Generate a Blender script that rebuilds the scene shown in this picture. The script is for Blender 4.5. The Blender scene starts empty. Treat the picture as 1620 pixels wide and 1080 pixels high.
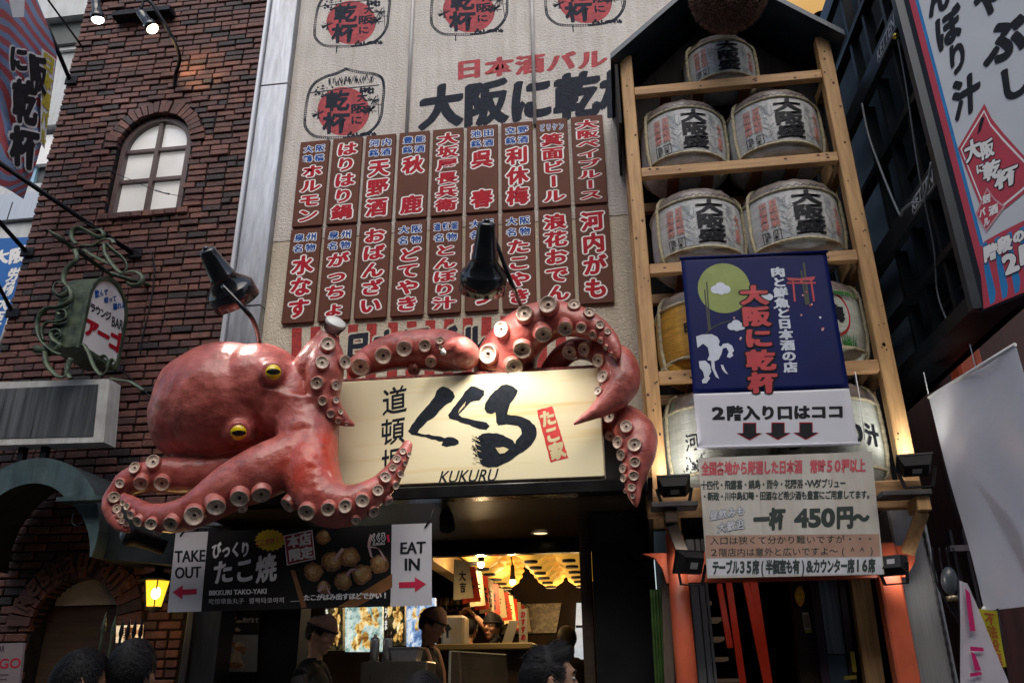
import bpy, math, random
from mathutils import Vector, Matrix, noise
from mathutils.bvhtree import BVHTree
random.seed(7)
SC = bpy.context.scene
COL = SC.collection
# ---------------------------------------------------------------- camera
FPX = 1300.0                      # focal length in photo pixels (photo 1620 wide)
YAW, PITCH, ROLL = -0.12706, 0.39958, -0.01096
EYE = Vector((0, 0, 1.5))
_cy, _sy = math.cos(YAW), math.sin(YAW)
_F0, _R0, _U0 = Vector((_sy, _cy, 0)), Vector((_cy, -_sy, 0)), Vector((0, 0, 1))
F = _F0*math.cos(PITCH) + _U0*math.sin(PITCH)
_U1 = _U0*math.cos(PITCH) - _F0*math.sin(PITCH)
R = _R0*math.cos(ROLL) + _U1*math.sin(ROLL)
U = _U1*math.cos(ROLL) - _R0*math.sin(ROLL)
cd = bpy.data.cameras.new('camera'); cam = bpy.data.objects.new('camera', cd); COL.objects.link(cam)
cd.sensor_width = 36; cd.lens = 36*FPX/1620; cd.clip_start = .05; cd.clip_end = 500
m = Matrix((R, U, -F)).transposed().to_4x4(); m.translation = EYE
cam.matrix_world = m
SC.camera = cam
# ---------------------------------------------------------------- sky, sun, exposure
SUN_EL, SUN_AZ = math.radians(50), math.radians(172)     # high soft light from behind the camera
w = bpy.data.worlds.new('World'); SC.world = w; w.use_nodes = True
nt = w.node_tree; bg = nt.nodes['Background']
sk = nt.nodes.new('ShaderNodeTexSky'); sk.sky_type = 'NISHITA'; sk.sun_disc = False
sk.sun_elevation = SUN_EL; sk.sun_rotation = SUN_AZ; sk.dust_density = 3; sk.air_density = 1.3
nt.links.new(sk.outputs[0], bg.inputs[0]); bg.inputs[1].default_value = .13
sd = bpy.data.lights.new('sun', 'SUN'); sd.energy = 1.3; sd.angle = math.radians(65); sd.color = (1, .96, .9)
sun = bpy.data.objects.new('sun', sd); COL.objects.link(sun)
_d = Vector((math.sin(SUN_AZ)*math.cos(SUN_EL), math.cos(SUN_AZ)*math.cos(SUN_EL), math.sin(SUN_EL)))
sun.rotation_euler = (-_d).to_track_quat('-Z', 'Y').to_euler(); sun.location = (0, 0, 20)
SC.view_settings.view_transform = 'Standard'; SC.view_settings.look = 'None'
SC.view_settings.exposure = 0.4; SC.view_settings.gamma = 1
# ---------------------------------------------------------------- measuring helpers
def ray(px, py): return (F + R*((px-810)/FPX) + U*((540-py)/FPX))
def at(px, py, Y):
    d = ray(px, py); return EYE + d*(Y/d.y)
def hit(px, py, p0, n):
    d = ray(px, py); return EYE + d*((p0-EYE).dot(n)/d.dot(n))
def mpp(p): return (p-EYE).dot(F)/FPX           # metres per photo pixel at a point
def quad(pts, Y): return [at(x, y, Y) for x, y in pts]
def lerp(a, b, t): return a+(b-a)*t
ZQ = .35          # print layers lie very close to their sheet
def qfn(q):
    a, b, c, d = q
    n = (b-a).cross(d-a).normalized()
    if n.dot(EYE-a) < 0: n = -n
    def f(u, v, z=0): return lerp(lerp(a, b, u), lerp(d, c, u), v) + n*(z*ZQ)
    return f
def sub(f, u0, v0, u1, v1):
    return lambda u, v, z=0: f(u0+(u1-u0)*u, v0+(v1-v0)*v, z)
def rectq(x0, x1, z1, z0, Y): return [Vector((x0, Y, z1)), Vector((x1, Y, z1)), Vector((x1, Y, z0)), Vector((x0, Y, z0))]
# ---------------------------------------------------------------- materials
MATS = {}
def lin(c): return tuple((v/255/12.92 if v/255 <= .04045 else ((v/255+.055)/1.055)**2.4) for v in c)
def mat(name, col, rough=.6, metal=0, var=.12, vs=6, bump=0, bs=50, coat=0, emit=0, ecol=None, rrough=.1, stretch=None, col2=None, spec=.5, trans=0, alpha=1, thr=(.35, .65), bd=.01, streak=0):
    if name in MATS: return MATS[name]
    if max(col) < .035 and spec == .5 and not coat: spec = .22
    m = bpy.data.materials.new(name); m.use_nodes = True; N = m.node_tree.nodes; L = m.node_tree.links
    b = N['Principled BSDF']; b.inputs['Metallic'].default_value = metal; b.inputs['Roughness'].default_value = rough
    b.inputs['Coat Weight'].default_value = coat; b.inputs['Coat Roughness'].default_value = .12
    b.inputs['Specular IOR Level'].default_value = spec
    if trans: b.inputs['Transmission Weight'].default_value = trans
    if alpha < 1: b.inputs['Alpha'].default_value = alpha
    tc = N.new('ShaderNodeTexCoord'); mp = N.new('ShaderNodeMapping'); L.new(tc.outputs['Object'], mp.inputs[0])
    if stretch: mp.inputs['Scale'].default_value = stretch
    no = N.new('ShaderNodeTexNoise'); no.inputs['Scale'].default_value = vs; no.inputs['Detail'].default_value = 6
    no.inputs['Roughness'].default_value = .6
    L.new(mp.outputs[0], no.inputs['Vector'])
    rp = N.new('ShaderNodeValToRGB'); L.new(no.outputs[0], rp.inputs[0])
    rp.color_ramp.elements[0].position = thr[0]; rp.color_ramp.elements[1].position = thr[1]
    c1 = tuple(max(0, v*(1-var)) for v in col); c2 = col2 or tuple(min(1, v*(1+var)) for v in col)
    rp.color_ramp.elements[0].color = (*c1, 1); rp.color_ramp.elements[1].color = (*c2, 1)
    out = rp.outputs[0]
    if streak:          # rain streaks and grime, running down the surface
        m2 = N.new('ShaderNodeMapping'); m2.inputs['Scale'].default_value = (9, 9, .7); L.new(tc.outputs['Object'], m2.inputs[0])
        ns = N.new('ShaderNodeTexNoise'); ns.inputs['Scale'].default_value = 1.3; ns.inputs['Detail'].default_value = 7; ns.inputs['Roughness'].default_value = .65; L.new(m2.outputs[0], ns.inputs['Vector'])
        rs = N.new('ShaderNodeValToRGB'); rs.color_ramp.elements[0].position = .36; rs.color_ramp.elements[1].position = .6; k = 1-streak
        rs.color_ramp.elements[0].color = (k, k*.97, k*.93, 1); rs.color_ramp.elements[1].color = (1, 1, 1, 1); L.new(ns.outputs[0], rs.inputs[0])
        mx = N.new('ShaderNodeMix'); mx.data_type = 'RGBA'; mx.blend_type = 'MULTIPLY'; mx.inputs[0].default_value = 1; L.new(out, mx.inputs[6]); L.new(rs.outputs[0], mx.inputs[7]); out = mx.outputs[2]
    L.new(out, b.inputs['Base Color'])
    if rrough:
        mr = N.new('ShaderNodeMapRange'); L.new(no.outputs[0], mr.inputs[0])
        mr.inputs[3].default_value = max(0.02, rough-rrough); mr.inputs[4].default_value = min(1, rough+rrough)
        L.new(mr.outputs[0], b.inputs['Roughness'])
    if bump:
        n2 = N.new('ShaderNodeTexNoise'); n2.inputs['Scale'].default_value = bs; n2.inputs['Detail'].default_value = 4
        L.new(mp.outputs[0], n2.inputs['Vector'])
        bp = N.new('ShaderNodeBump'); bp.inputs['Strength'].default_value = min(1, bump); bp.inputs['Distance'].default_value = bd
        L.new(n2.outputs[0], bp.inputs['Height']); L.new(bp.outputs[0], b.inputs['Normal'])
    if emit:
        b.inputs['Emission Color'].default_value = (*(ecol or col), 1); b.inputs['Emission Strength'].default_value = emit
    MATS[name] = m; return m
# ---------------------------------------------------------------- mesh builder
class MB:
    def __init__(s): s.v = []; s.f = []; s.mi = []; s.sm = []
    def add(s, vs, fs, mi=0, smooth=False):
        o = len(s.v); s.v += [Vector(p) for p in vs]
        for f in fs: s.f.append([i+o for i in f]); s.mi.append(mi); s.sm.append(smooth)
        return s
    def quad(s, q, mi=0): return s.add(q, [(0, 1, 2, 3)], mi)
    def hexa(s, p, mi=0):   # 8 points: front TL TR BR BL, back TL TR BR BL
        return s.add(p, [(0, 3, 2, 1), (4, 5, 6, 7), (0, 1, 5, 4), (1, 2, 6, 5), (2, 3, 7, 6), (3, 0, 4, 7)], mi)
    def box(s, x0, x1, y0, y1, z0, z1, mi=0, bev=0):
        if bev <= 0:
            return s.hexa([(x0, y0, z1), (x1, y0, z1), (x1, y0, z0), (x0, y0, z0), (x0, y1, z1), (x1, y1, z1), (x1, y1, z0), (x0, y1, z0)], mi)
        b = min(bev, (x1-x0)/2.2, (y1-y0)/2.2, (z1-z0)/2.2); vs = []; idx = {}
        X, Y, Z = (x0, x1), (y0, y1), (z0, z1)
        for i in (0, 1):
            for j in (0, 1):
                for k in (0, 1):
                    sx, sy, sz = (b if i == 0 else -b), (b if j == 0 else -b), (b if k == 0 else -b)
                    idx[i, j, k] = len(vs)
                    vs += [(X[i], Y[j]+sy, Z[k]+sz), (X[i]+sx, Y[j], Z[k]+sz), (X[i]+sx, Y[j]+sy, Z[k])]
        fs = []
        for i in (0, 1): fs.append([idx[i, j, k] for j, k in ((0, 0), (0, 1), (1, 1), (1, 0))])
        for j in (0, 1): fs.append([idx[i, j, k]+1 for i, k in ((0, 0), (0, 1), (1, 1), (1, 0))])
        for k in (0, 1): fs.append([idx[i, j, k]+2 for i, j in ((0, 0), (0, 1), (1, 1), (1, 0))])
        for a in (0, 1):
            for c in (0, 1):
                fs.append([idx[a, c, 0], idx[a, c, 1], idx[a, c, 1]+1, idx[a, c, 0]+1])
                fs.append([idx[a, 0, c], idx[a, 1, c], idx[a, 1, c]+2, idx[a, 0, c]+2])
                fs.append([idx[0, a, c]+1, idx[1, a, c]+1, idx[1, a, c]+2, idx[0, a, c]+2])
        for key in idx: fs.append([idx[key], idx[key]+1, idx[key]+2])
        return s.add(vs, fs, mi)
    def beam(s, p, q, w, h, up=(0, 0, 1), mi=0):
        p, q = Vector(p), Vector(q); d = (q-p).normalized(); up = Vector(up)
        if abs(d.dot(up)) > .98: up = Vector((0, 1, 0))
        a = d.cross(up).normalized()*(w/2); b = a.cross(d).normalized()*(h/2)
        return s.hexa([p-a+b, p+a+b, p+a-b, p-a-b, q-a+b, q+a+b, q+a-b, q-a-b], mi)
    def tube(s, pts, rad, n=12, mi=0, cap=True, smooth=True, flat=1):
        pts = [Vector(p) for p in pts]
        if not isinstance(rad, (list, tuple)): rad = [rad]*len(pts)
        T = [(pts[min(i+1, len(pts)-1)]-pts[max(i-1, 0)]).normalized() for i in range(len(pts))]
        a = T[0].orthogonal().normalized(); vs = []; fs = []
        for i, p in enumerate(pts):
            a = (a-T[i]*a.dot(T[i])).normalized(); b = T[i].cross(a)
            for k in range(n):
                t = 2*math.pi*k/n; vs.append(p+(a*math.cos(t)+b*math.sin(t)*flat)*rad[i])
        for i in range(len(pts)-1):
            for k in range(n):
                fs.append((i*n+k, i*n+(k+1) % n, (i+1)*n+(k+1) % n, (i+1)*n+k))
        s.add(vs, fs, mi, smooth)
        if cap:
            o = len(s.v)-len(vs)
            s.f.append([o+k for k in reversed(range(n))]); s.f.append([o+len(vs)-n+k for k in range(n)])
            s.mi += [mi, mi]; s.sm += [False, False]
        return s
    def lathe(s, prof, M=None, n=24, mi=0, smooth=True):   # prof: (r, z[, mi])
        M = M or Matrix.Identity(4); vs = []
        for r in prof:
            for k in range(n):
                t = 2*math.pi*k/n; vs.append(M @ Vector((r[0]*math.cos(t), r[0]*math.sin(t), r[1])))
        o = len(s.v); s.v += vs
        for i in range(len(prof)-1):
            g = prof[i+1][2] if len(prof[i+1]) > 2 else mi
            for k in range(n):
                s.f.append([o+i*n+k, o+i*n+(k+1) % n, o+(i+1)*n+(k+1) % n, o+(i+1)*n+k]); s.mi.append(g); s.sm.append(smooth)
        return s
    def ball(s, c, r, n=16, mi=0, M=None):
        c = Vector(c); r = r if isinstance(r, (tuple, list)) else (r, r, r)
        T = (Matrix.Translation(c) @ (M or Matrix.Identity(4)) @ Matrix.Diagonal((*r, 1)))
        k = max(6, n//2)
        return s.lathe([(max(1e-4, math.sin(math.pi*i/k)), -math.cos(math.pi*i/k)) for i in range(k+1)], T, n, mi)
    def poly(s, fn, pts, z=.004, mi=0):
        o = len(s.v); z = z*ZS; vs = [fn(u, v, z) for u, v in pts]
        from mathutils.geometry import tessellate_polygon
        s.add(vs, [t for t in tessellate_polygon([[Vector((u, v, 0)) for u, v in pts]])], mi); return s
    def prism(s, pts, off, mi=0, mis=None):       # planar polygon (world points) pulled along off
        pts = [Vector(p) for p in pts]; off = Vector(off); n = len(pts)
        from mathutils.geometry import tessellate_polygon
        tr = tessellate_polygon([pts])
        s.add(pts, tr, mi); s.add([p+off for p in pts], [t[::-1] for t in tr], mi)
        s.add(pts+[p+off for p in pts], [(i, (i+1) % n, n+(i+1) % n, n+i) for i in range(n)], mi if mis is None else mis); return s
def newmesh(name, mb, mats, loc=None):
    me = bpy.data.meshes.new(name); l = loc or Vector((0, 0, 0))
    me.from_pydata([v-l for v in mb.v], [], mb.f); me.polygons.foreach_set('material_index', mb.mi)
    me.polygons.foreach_set('use_smooth', mb.sm)
    for m in (mats if isinstance(mats, (list, tuple)) else [mats]): me.materials.append(m)
    me.update(); return me
def fixn(me):
    import bmesh
    b = bmesh.new(); b.from_mesh(me); bmesh.ops.recalc_face_normals(b, faces=b.faces); b.to_mesh(me); b.free()
ROOT = {}
def tag(o, label=None, cat=None, group=None, kind=None):
    if label: o['label'] = label
    if cat: o['category'] = cat
    if group: o['group'] = group
    if kind: o['kind'] = kind
    return o
def thing(name, loc, label, cat, group=None):
    o = bpy.data.objects.new(name, None); COL.objects.link(o); o.location = loc; o.empty_display_size = .1
    ROOT[o] = Vector(loc); return tag(o, label, cat, group)
def obj(name, mb, mats, parent=None, label=None, cat=None, group=None, kind=None, fix=True):
    l = ROOT[parent] if parent is not None else None
    if parent is None:            # single-mesh thing: origin at its base
        xs = [v.x for v in mb.v]; ys = [v.y for v in mb.v]; zs = [v.z for v in mb.v]
        l = Vector(((min(xs)+max(xs))/2, (min(ys)+max(ys))/2, min(zs)))
    me = newmesh(name, mb, mats, l)
    if fix: fixn(me)
    o = bpy.data.objects.new(name, me); COL.objects.link(o)
    if parent is not None: o.parent = parent
    else: o.location = l
    ROOT[o] = l
    return tag(o, label, cat, group, kind)
def copytree(o, delta=None, parent=None):
    c = o.copy(); COL.objects.link(c)
    if parent is not None: c.parent = parent
    if delta is not None: c.location = o.location+Vector(delta); ROOT[c] = ROOT[o]+Vector(delta)
    for ch in list(o.children): copytree(ch, None, c)
    return c
def light(name, kind, loc, energy, col, parent=None, target=None, size=.05, spot=60, blend=.5):
    d = bpy.data.lights.new(name, kind); d.energy = energy; d.color = col
    if kind == 'SPOT': d.spot_size = math.radians(spot); d.spot_blend = blend; d.shadow_soft_size = size
    elif kind == 'POINT': d.shadow_soft_size = size
    o = bpy.data.objects.new(name, d); COL.objects.link(o)
    l = Vector(loc); o.location = l-(ROOT[parent] if parent is not None else Vector((0, 0, 0)))
    if parent is not None: o.parent = parent
    if target is not None: o.rotation_euler = (Vector(target)-l).to_track_quat('-Z', 'Y').to_euler()
    return o
def spline(pts, k=6):
    pts = [tuple(p) for p in pts]; out = []
    for i in range(len(pts)-1):
        p0, p1, p2, p3 = pts[max(i-1, 0)], pts[i], pts[i+1], pts[min(i+2, len(pts)-1)]
        for j in range(k):
            t = j/k
            out.append(tuple(.5*((2*b)+(-a+c)*t+(2*a-5*b+4*c-d)*t*t+(-a+3*b-3*c+d)*t**3) for a, b, c, d in zip(p0, p1, p2, p3)))
    out.append(pts[-1]); return out
# ---------------------------------------------------------------- lettering
_cu = bpy.data.curves.new('lettering', 'FONT'); _to = bpy.data.objects.new('lettering', _cu); _cu.resolution_u = 3
GC = {}
def glyph(s, off=0):
    k = (s, off)
    if k not in GC:
        _cu.body = s; _cu.offset = off
        me = bpy.data.meshes.new_from_object(_to)
        GC[k] = ([(v.co.x, v.co.y) for v in me.vertices], [tuple(p.vertices) for p in me.polygons]); bpy.data.meshes.remove(me)
    return GC[k]
def nib(rx, ry, n=6, rot=.5):
    if rx <= 0: return [(0, 0)]
    c, s = math.cos(rot), math.sin(rot); o = [(0, 0)]
    for k in range(n):
        t = 2*math.pi*k/n; x, y = rx*math.cos(t), ry*math.sin(t); o.append((x*c-y*s, x*s+y*c))
    return o
def txt(mb, s, fn, mode='h', mi=0, z=.004, off=.012, nb=None, fill=.94, slant=0, jit=0):
    """h / v: one cell per character; l: the whole line stretched to the box"""
    nb = nb or [(0, 0)]; z = z*ZS; dz_ = .00012*max(.4, ZS)
    if mode == 'l':
        vs, fs = glyph(s, off)
        if not vs: return mb
        x0, x1 = min(v[0] for v in vs), max(v[0] for v in vs); y0, y1 = min(v[1] for v in vs), max(v[1] for v in vs)
        H = y1-y0; W = x1-x0
        for i, (dx, dy) in enumerate(nb):
            mb.add([fn((x+dx-x0)/W+slant*((y-y0)/H-.5), 1-(y+dy-y0)/H, z+i*dz_) for x, y in vs], fs, mi)
        return mb
    n = len(s)
    for c, ch in enumerate(s):
        if ch in ' \u3000': continue
        vs, fs = glyph(ch, off)
        if ord(ch) < 128 and vs:
            x0, x1 = min(v[0] for v in vs), max(v[0] for v in vs); k = (x0+x1)/2; w_ = 1.5 if ch.isalnum() or ch == '&' else 1; vs = [(.5+(x-k)*w_, y*1.1) for x, y in vs]
        if mode == 'v' and ch in 'ー～': vs = [(.5+(y-.38), .38-(x-.5)) for x, y in vs]
        a = random.uniform(-jit, jit)
        for i, (dx, dy) in enumerate(nb):
            q = []
            for x, y in vs:
                u, v = x+dx-.5, .38-(y+dy)
                u, v = u-v*a*.3, v-u*(slant+a)
                u, v = .5+u*fill, .5+v*fill
                q.append(fn((c+u)/n, v, z+i*dz_) if mode == 'h' else fn(u, (c+v)/n, z+i*dz_))
            mb.add(q, fs, mi)
    return mb
BR = nib(.035, .012, 6, .5)        # brush nib
BB = nib(.055, .022, 6, .5)        # heavy brush
ZS = 1
OUT = nib(.085, .075, 8, 0)        # outline round a brush glyph
BO = nib(.03, .03, 4, .4)          # bold gothic
# ================================================================ materials used in many places
M_BLACK = mat('black paint', (.012, .012, .014), .35, var=.3)
M_MBLACK = mat('matt black', (.012, .011, .012), .7, var=.3)
M_WHITE = mat('white paint', (.80, .80, .80), .55, var=.05, spec=.3)
M_INK = mat('black ink', (.010, .012, .018), .6, var=.3, vs=30)
M_NAVYINK = mat('faded dark ink', (.016, .020, .034), .8, var=.4, vs=25, bump=.6, bs=60)
M_REDINK = mat('red ink', (.37, .008, .022), .6, var=.12, vs=20, spec=.15)
M_FADERED = mat('faded red paint', (.36, .05, .06), .8, var=.25, vs=18, bump=.6, bs=60)
M_BLUEINK = mat('blue ink', (.008, .07, .30), .6, var=.1, spec=.15)
M_STEEL = mat('brushed steel', (.46, .47, .49), .33, .6, var=.12, vs=5, stretch=(30, 30, .6))
M_ALU = mat('weathered aluminium', (.33, .345, .38), .36, .75, var=.2, vs=4, stretch=(6, 6, .8), streak=.2)
M_DARKSTEEL = mat('dark steel', (.05, .052, .058), .45, .5, var=.3, vs=12)
M_WOOD = mat('pine timber', (.46, .25, .10), .6, var=.28, vs=3, stretch=(9, 9, .8), bump=.25, bs=20, col2=(.56, .34, .15))
M_WOODH = mat('pine timber rail', (.42, .23, .10), .6, var=.3, vs=3, stretch=(.8, 9, 9), bump=.25, bs=20, col2=(.52, .31, .14))
M_KNOT = mat('timber knots', (.07, .03, .015), .7)
M_DARKWOOD = mat('dark timber', (.05, .028, .016), .6, var=.35, vs=4, stretch=(1, 8, 8))
# ================================================================ street
WALL = 6.225
g = MB().quad([(-30, 40, 0), (30, 40, 0), (30, -20, 0), (-30, -20, 0)])
obj('ground', g, mat('paving', (.06, .058, .056), .8, var=.25, vs=2, bump=.3), kind='structure')
# unseen frontage added behind the camera to shade the lower storeys
ob_ = thing('unseen_shade_frontage', (0, -5, 0), 'dark plain frontage on the near side of the narrow street', 'building')
obj('wall', MB().box(-25, 25, -6, -5, 0, 11.3), mat('dim frontage', (.07, .065, .06), .7, var=.3, vs=1), ob_)
# ---------------------------------------------------------------- brick building
bk = thing('brick_building', (-4.5, 6.2, 0), 'dark red brick building with an arched window and arched doorway at left', 'building')
BY = 6.2
def arcblock(z, shapes):
    iv = []
    for cx, zs, hw, zb in shapes:      # centre x, springing z, half width, bottom z
        if zb < z <= zs: iv.append((cx-hw, cx+hw))
        elif zs < z < zs+hw: d = math.sqrt(hw*hw-(z-zs)**2); iv.append((cx-d, cx+d))
    return iv
WC, WS, WR, WB = -4.325, 6.46, .37, 5.70                      # window: centre, springing, inner radius, sill
D0 = at(120, 985, BY); DC, DS, DR = D0.x, D0.z-.02, .36
bm = MB(); rng = random.Random(3); ch = .0685; row = 0; z = .02
while z < 9.2:
    x = -5.44-(row % 2)*.1
    XR = -3.312 if z > 2.68 else -3.33
    while x < XR:
        bw = .192 if rng.random() > .08 else .1
        x0, x1 = max(x, -5.44), min(x+bw-.014, XR); x += bw
        segs = [(x0, x1)]
        for a, b in arcblock(z+ch/2, [(WC, WS, WR+.155, WS), (WC, 9, WR+.02, 9), (WC, WS, WR+.02, WB), (DC, DS, DR+.2, DS), (DC, DS, DR, 0)]):
            ns = []
            for s0, s1 in segs:
                if b <= s0 or a >= s1: ns.append((s0, s1)); continue
                if s0 < a: ns.append((s0, a))
                if s1 > b: ns.append((b, s1))
            segs = ns
        for s0, s1 in segs:
            if s1-s0 < .025: continue
            p = rng.uniform(-.006, .012)+(.012 if rng.random() < .04 else 0); j = lambda: rng.uniform(-.002, .002)
            bm.box(s0+j(), s1+j(), BY-.018-p, BY+.03, z+.006+j(), z+ch-.007+j(), bev=.006)
    z += ch; row += 1
def voussoir(bm, cx, zs, r0, r1, n, a0, a1):
    for i in range(n):
        t0, t1 = lerp(a0, a1, i/n)+.012, lerp(a0, a1, (i+1)/n)-.012; p = rng.uniform(.0, .02); rr = r1+rng.uniform(-.012, .012)
        q = [(cx+math.cos(t)*r, zs+math.sin(t)*r) for t, r in ((t0, rr), (t1, rr), (t1, r0), (t0, r0))]
        bm.hexa([(x, BY-.03-p, z) for x, z in q]+[(x, BY+.1, z) for x, z in q])
voussoir(bm, WC, WS, WR+.015, WR+.15, 22, .02, math.pi-.02)
voussoir(bm, DC, DS, DR, DR+.2, 17, .0, math.pi)
x = WC-.42
while x < WC+.40: bm.box(x, x+.105, BY-.05-rng.uniform(0, .015), BY+.05, WB-.075, WB-.01, bev=.008); x += .115   # brick sill
# brick material: every brick its own tone, some burnt black
mb_ = bpy.data.materials.new('old brick'); mb_.use_nodes = True; N = mb_.node_tree.nodes; L = mb_.node_tree.links; B = N['Principled BSDF']
ge = N.new('ShaderNodeNewGeometry'); rp = N.new('ShaderNodeValToRGB'); L.new(ge.outputs['Random Per Island'], rp.inputs[0])
e = rp.color_ramp.elements; e[0].color = (.022, .015, .018, 1); e[1].position = 1; e[1].color = (.21, .085, .065, 1)
for p_, c_ in ((.1, (.035, .02, .023)), (.17, (.085, .036, .034)), (.5, (.125, .046, .040)), (.8, (.165, .062, .048))):
    k = e.new(p_); k.color = (*c_, 1)
no = N.new('ShaderNodeTexNoise'); no.inputs['Scale'].default_value = 9; no.inputs['Detail'].default_value = 8
tc = N.new('ShaderNodeTexCoord'); L.new(tc.outputs['Object'], no.inputs['Vector'])
mx = N.new('ShaderNodeMix'); mx.data_type = 'RGBA'; mx.blend_type = 'MULTIPLY'; mx.inputs[0].default_value = .75
r2 = N.new('ShaderNodeValToRGB'); r2.color_ramp.elements[0].position = .32; r2.color_ramp.elements[0].color = (.34, .33, .34, 1); r2.color_ramp.elements[1].position = .62; r2.color_ramp.elements[1].color = (.90, .87, .83, 1)
L.new(no.outputs[0], r2.inputs[0]); L.new(rp.outputs[0], mx.inputs[6]); L.new(r2.outputs[0], mx.inputs[7]); L.new(mx.outputs[2], B.inputs['Base Color'])
n3 = N.new('ShaderNodeTexNoise'); n3.inputs['Scale'].default_value = 70; n3.inputs['Detail'].default_value = 5; L.new(tc.outputs['Object'], n3.inputs['Vector'])
bp = N.new('ShaderNodeBump'); bp.inputs['Strength'].default_value = .7; bp.inputs['Distance'].default_value = .012; L.new(n3.outputs[0], bp.inputs['Height']); L.new(bp.outputs[0], B.inputs['Normal'])
B.inputs['Roughness'].default_value = .62
M_BRICK = mb_
M_MORTAR = mat('dark mortar', (.018, .014, .014), .9, var=.4, vs=20, bump=.5)
obj('brickwork', bm, M_BRICK, bk, kind=None)
mo = MB()
# mortar sheet in strips round the two openings
def sheet(mo, x0, x1, z0, z1): mo.box(x0, x1, BY, BY+.25, z0, z1)
sheet(mo, -5.44, WC-WR-.02, WB, WS+.6); sheet(mo, WC+WR+.02, -3.31, WB, WS+.6); sheet(mo, -5.44, -3.31, WS+.6, 9.3)
sheet(mo, -5.44, -3.31, DS+DR+.1, WB); sheet(mo, -5.44, DC-DR, 0, DS+DR+.1); sheet(mo, DC+DR, -3.31, 0, DS+DR+.1)
for k in range(24):            # curved fill over both arches
    for cx, zs, r, top in ((WC, WS, WR+.02, WS+.6), (DC, DS, DR, DS+DR+.1)):
        t0, t1 = math.pi*k/24, math.pi*(k+1)/24; xa, xb = cx+r*math.cos(t1), cx+r*math.cos(t0); zz = zs+r*min(math.sin(t0), math.sin(t1))+.001
        mo.box(xa, xb, BY+.002, BY+.25, zz+(.012 if r < .5 else 0), top)
obj('mortar_wall', mo, M_MORTAR, bk)
# arched window
M_FRAME = mat('mauve brown window paint', (.085, .055, .055), .45, var=.15, vs=14)
def arch_ring(mb, cx, zs, zb, ro, ri, y0, y1, mi=0, n=20):
    P = [(ro, zb-zs)]; 
    out = [(cx-ro, zb)]+[(cx-ro*math.cos(math.pi*k/n), zs+ro*math.sin(math.pi*k/n)) for k in range(n+1)]+[(cx+ro, zb)]
    inn = [(cx-ri, zb)]+[(cx-ri*math.cos(math.pi*k/n), zs+ri*math.sin(math.pi*k/n)) for k in range(n+1)]+[(cx+ri, zb)]
    for a, b, c, d in zip(out, out[1:], inn[1:], inn):
        mb.hexa([(a[0], y0, a[1]), (b[0], y0, b[1]), (c[0], y0, c[1]), (d[0], y0, d[1]), (a[0], y1, a[1]), (b[0], y1, b[1]), (c[0], y1, c[1]), (d[0], y1, d[1])], mi)
wf = MB(); arch_ring(wf, WC, WS, WB, WR, WR-.05, BY+.03, BY+.12)
wf.box(WC-.02, WC+.02, BY+.045, BY+.11, WB+.05, WS+WR-.05)
for zz in (WS-.005, WS-.355): wf.box(WC-WR+.05, WC+WR-.05, BY+.05, BY+.108, zz-.018, zz+.018)
wf.box(WC-WR+.05, WC+WR-.05, BY+.04, BY+.12, WB-.01, WB+.05)
win = obj('window', wf, M_FRAME, bk)
pn = MB().box(WC-WR+.03, WC+WR-.03, BY+.09, BY+.1, WB, WS+WR-.03)
pp = [(WC-(WR-.02)*math.cos(math.pi*k/20), BY+.09, WS+(WR-.02)*math.sin(math.pi*k/20)) for k in range(21)]+[(WC+WR-.02, BY+.09, WB), (WC-WR+.02, BY+.09, WB)]
pn = MB().prism(pp, (0, .01, 0))
obj('pane', pn, mat('frosted pane', (.58, .58, .58), .16, var=.18, vs=1.3, emit=.17, ecol=(1, .97, .92), coat=1), win)
rm = MB().box(WC-.5, WC+.5, BY+.26, BY+.28, WB-.1, WS+.5); obj('window_backing', rm, M_MBLACK, bk)
# arched doorway below: white tympanum, dark door
dm = MB(); pp = [(DC-DR*math.cos(math.pi*k/20), BY+.12, DS+DR*math.sin(math.pi*k/20)) for k in range(21)]
# flattened arch: white fanlight panel and dark timber door
fz = at(120, 957, BY+.12).z
pp = [p for p in pp if p[2] > fz]; pp = [(pp[0][0], BY+.12, fz)]+pp+[(pp[-1][0], BY+.12, fz)]
obj('fanlight', MB().prism(pp, (0, .02, 0)), mat('fanlight plaster', (.34, .29, .25), .6, var=.2, vs=4), bk)
obj('door', MB().box(DC-DR, DC+DR, BY+.15, BY+.2, 0, fz, bev=.01), M_DARKWOOD, bk)
bd = MB().box(-5.44, -3.31, BY+.25, BY+2.2, 0, 9.3); obj('side_wall', bd, M_MORTAR, bk)
# raised iron letters over the doorway
le = MB(); word = 'Restaurant'
for i, chh in enumerate(word):
    t = math.radians(158-i*13.6); r0, r1 = DR+.05, DR+.17
    c = Vector((DC+(r0+r1)/2*math.cos(t), BY-.06, DS+(r0+r1)/2*math.sin(t))); ux = Vector((math.sin(t), 0, -math.cos(t))); uz = Vector((math.cos(t), 0, math.sin(t)))
    for dz in (0, .012): txt(le, chh, (lambda c, ux, uz: lambda u, v, z=0: c+ux*(u-.5)*.085+uz*(.5-v)*.14+Vector((0, dz-z, 0)))(c, ux, uz), 'l', off=.02, z=0)
obj('lettering', le, mat('rusted iron letters', (.10, .04, .025), .7, var=.3), bk)
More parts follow.
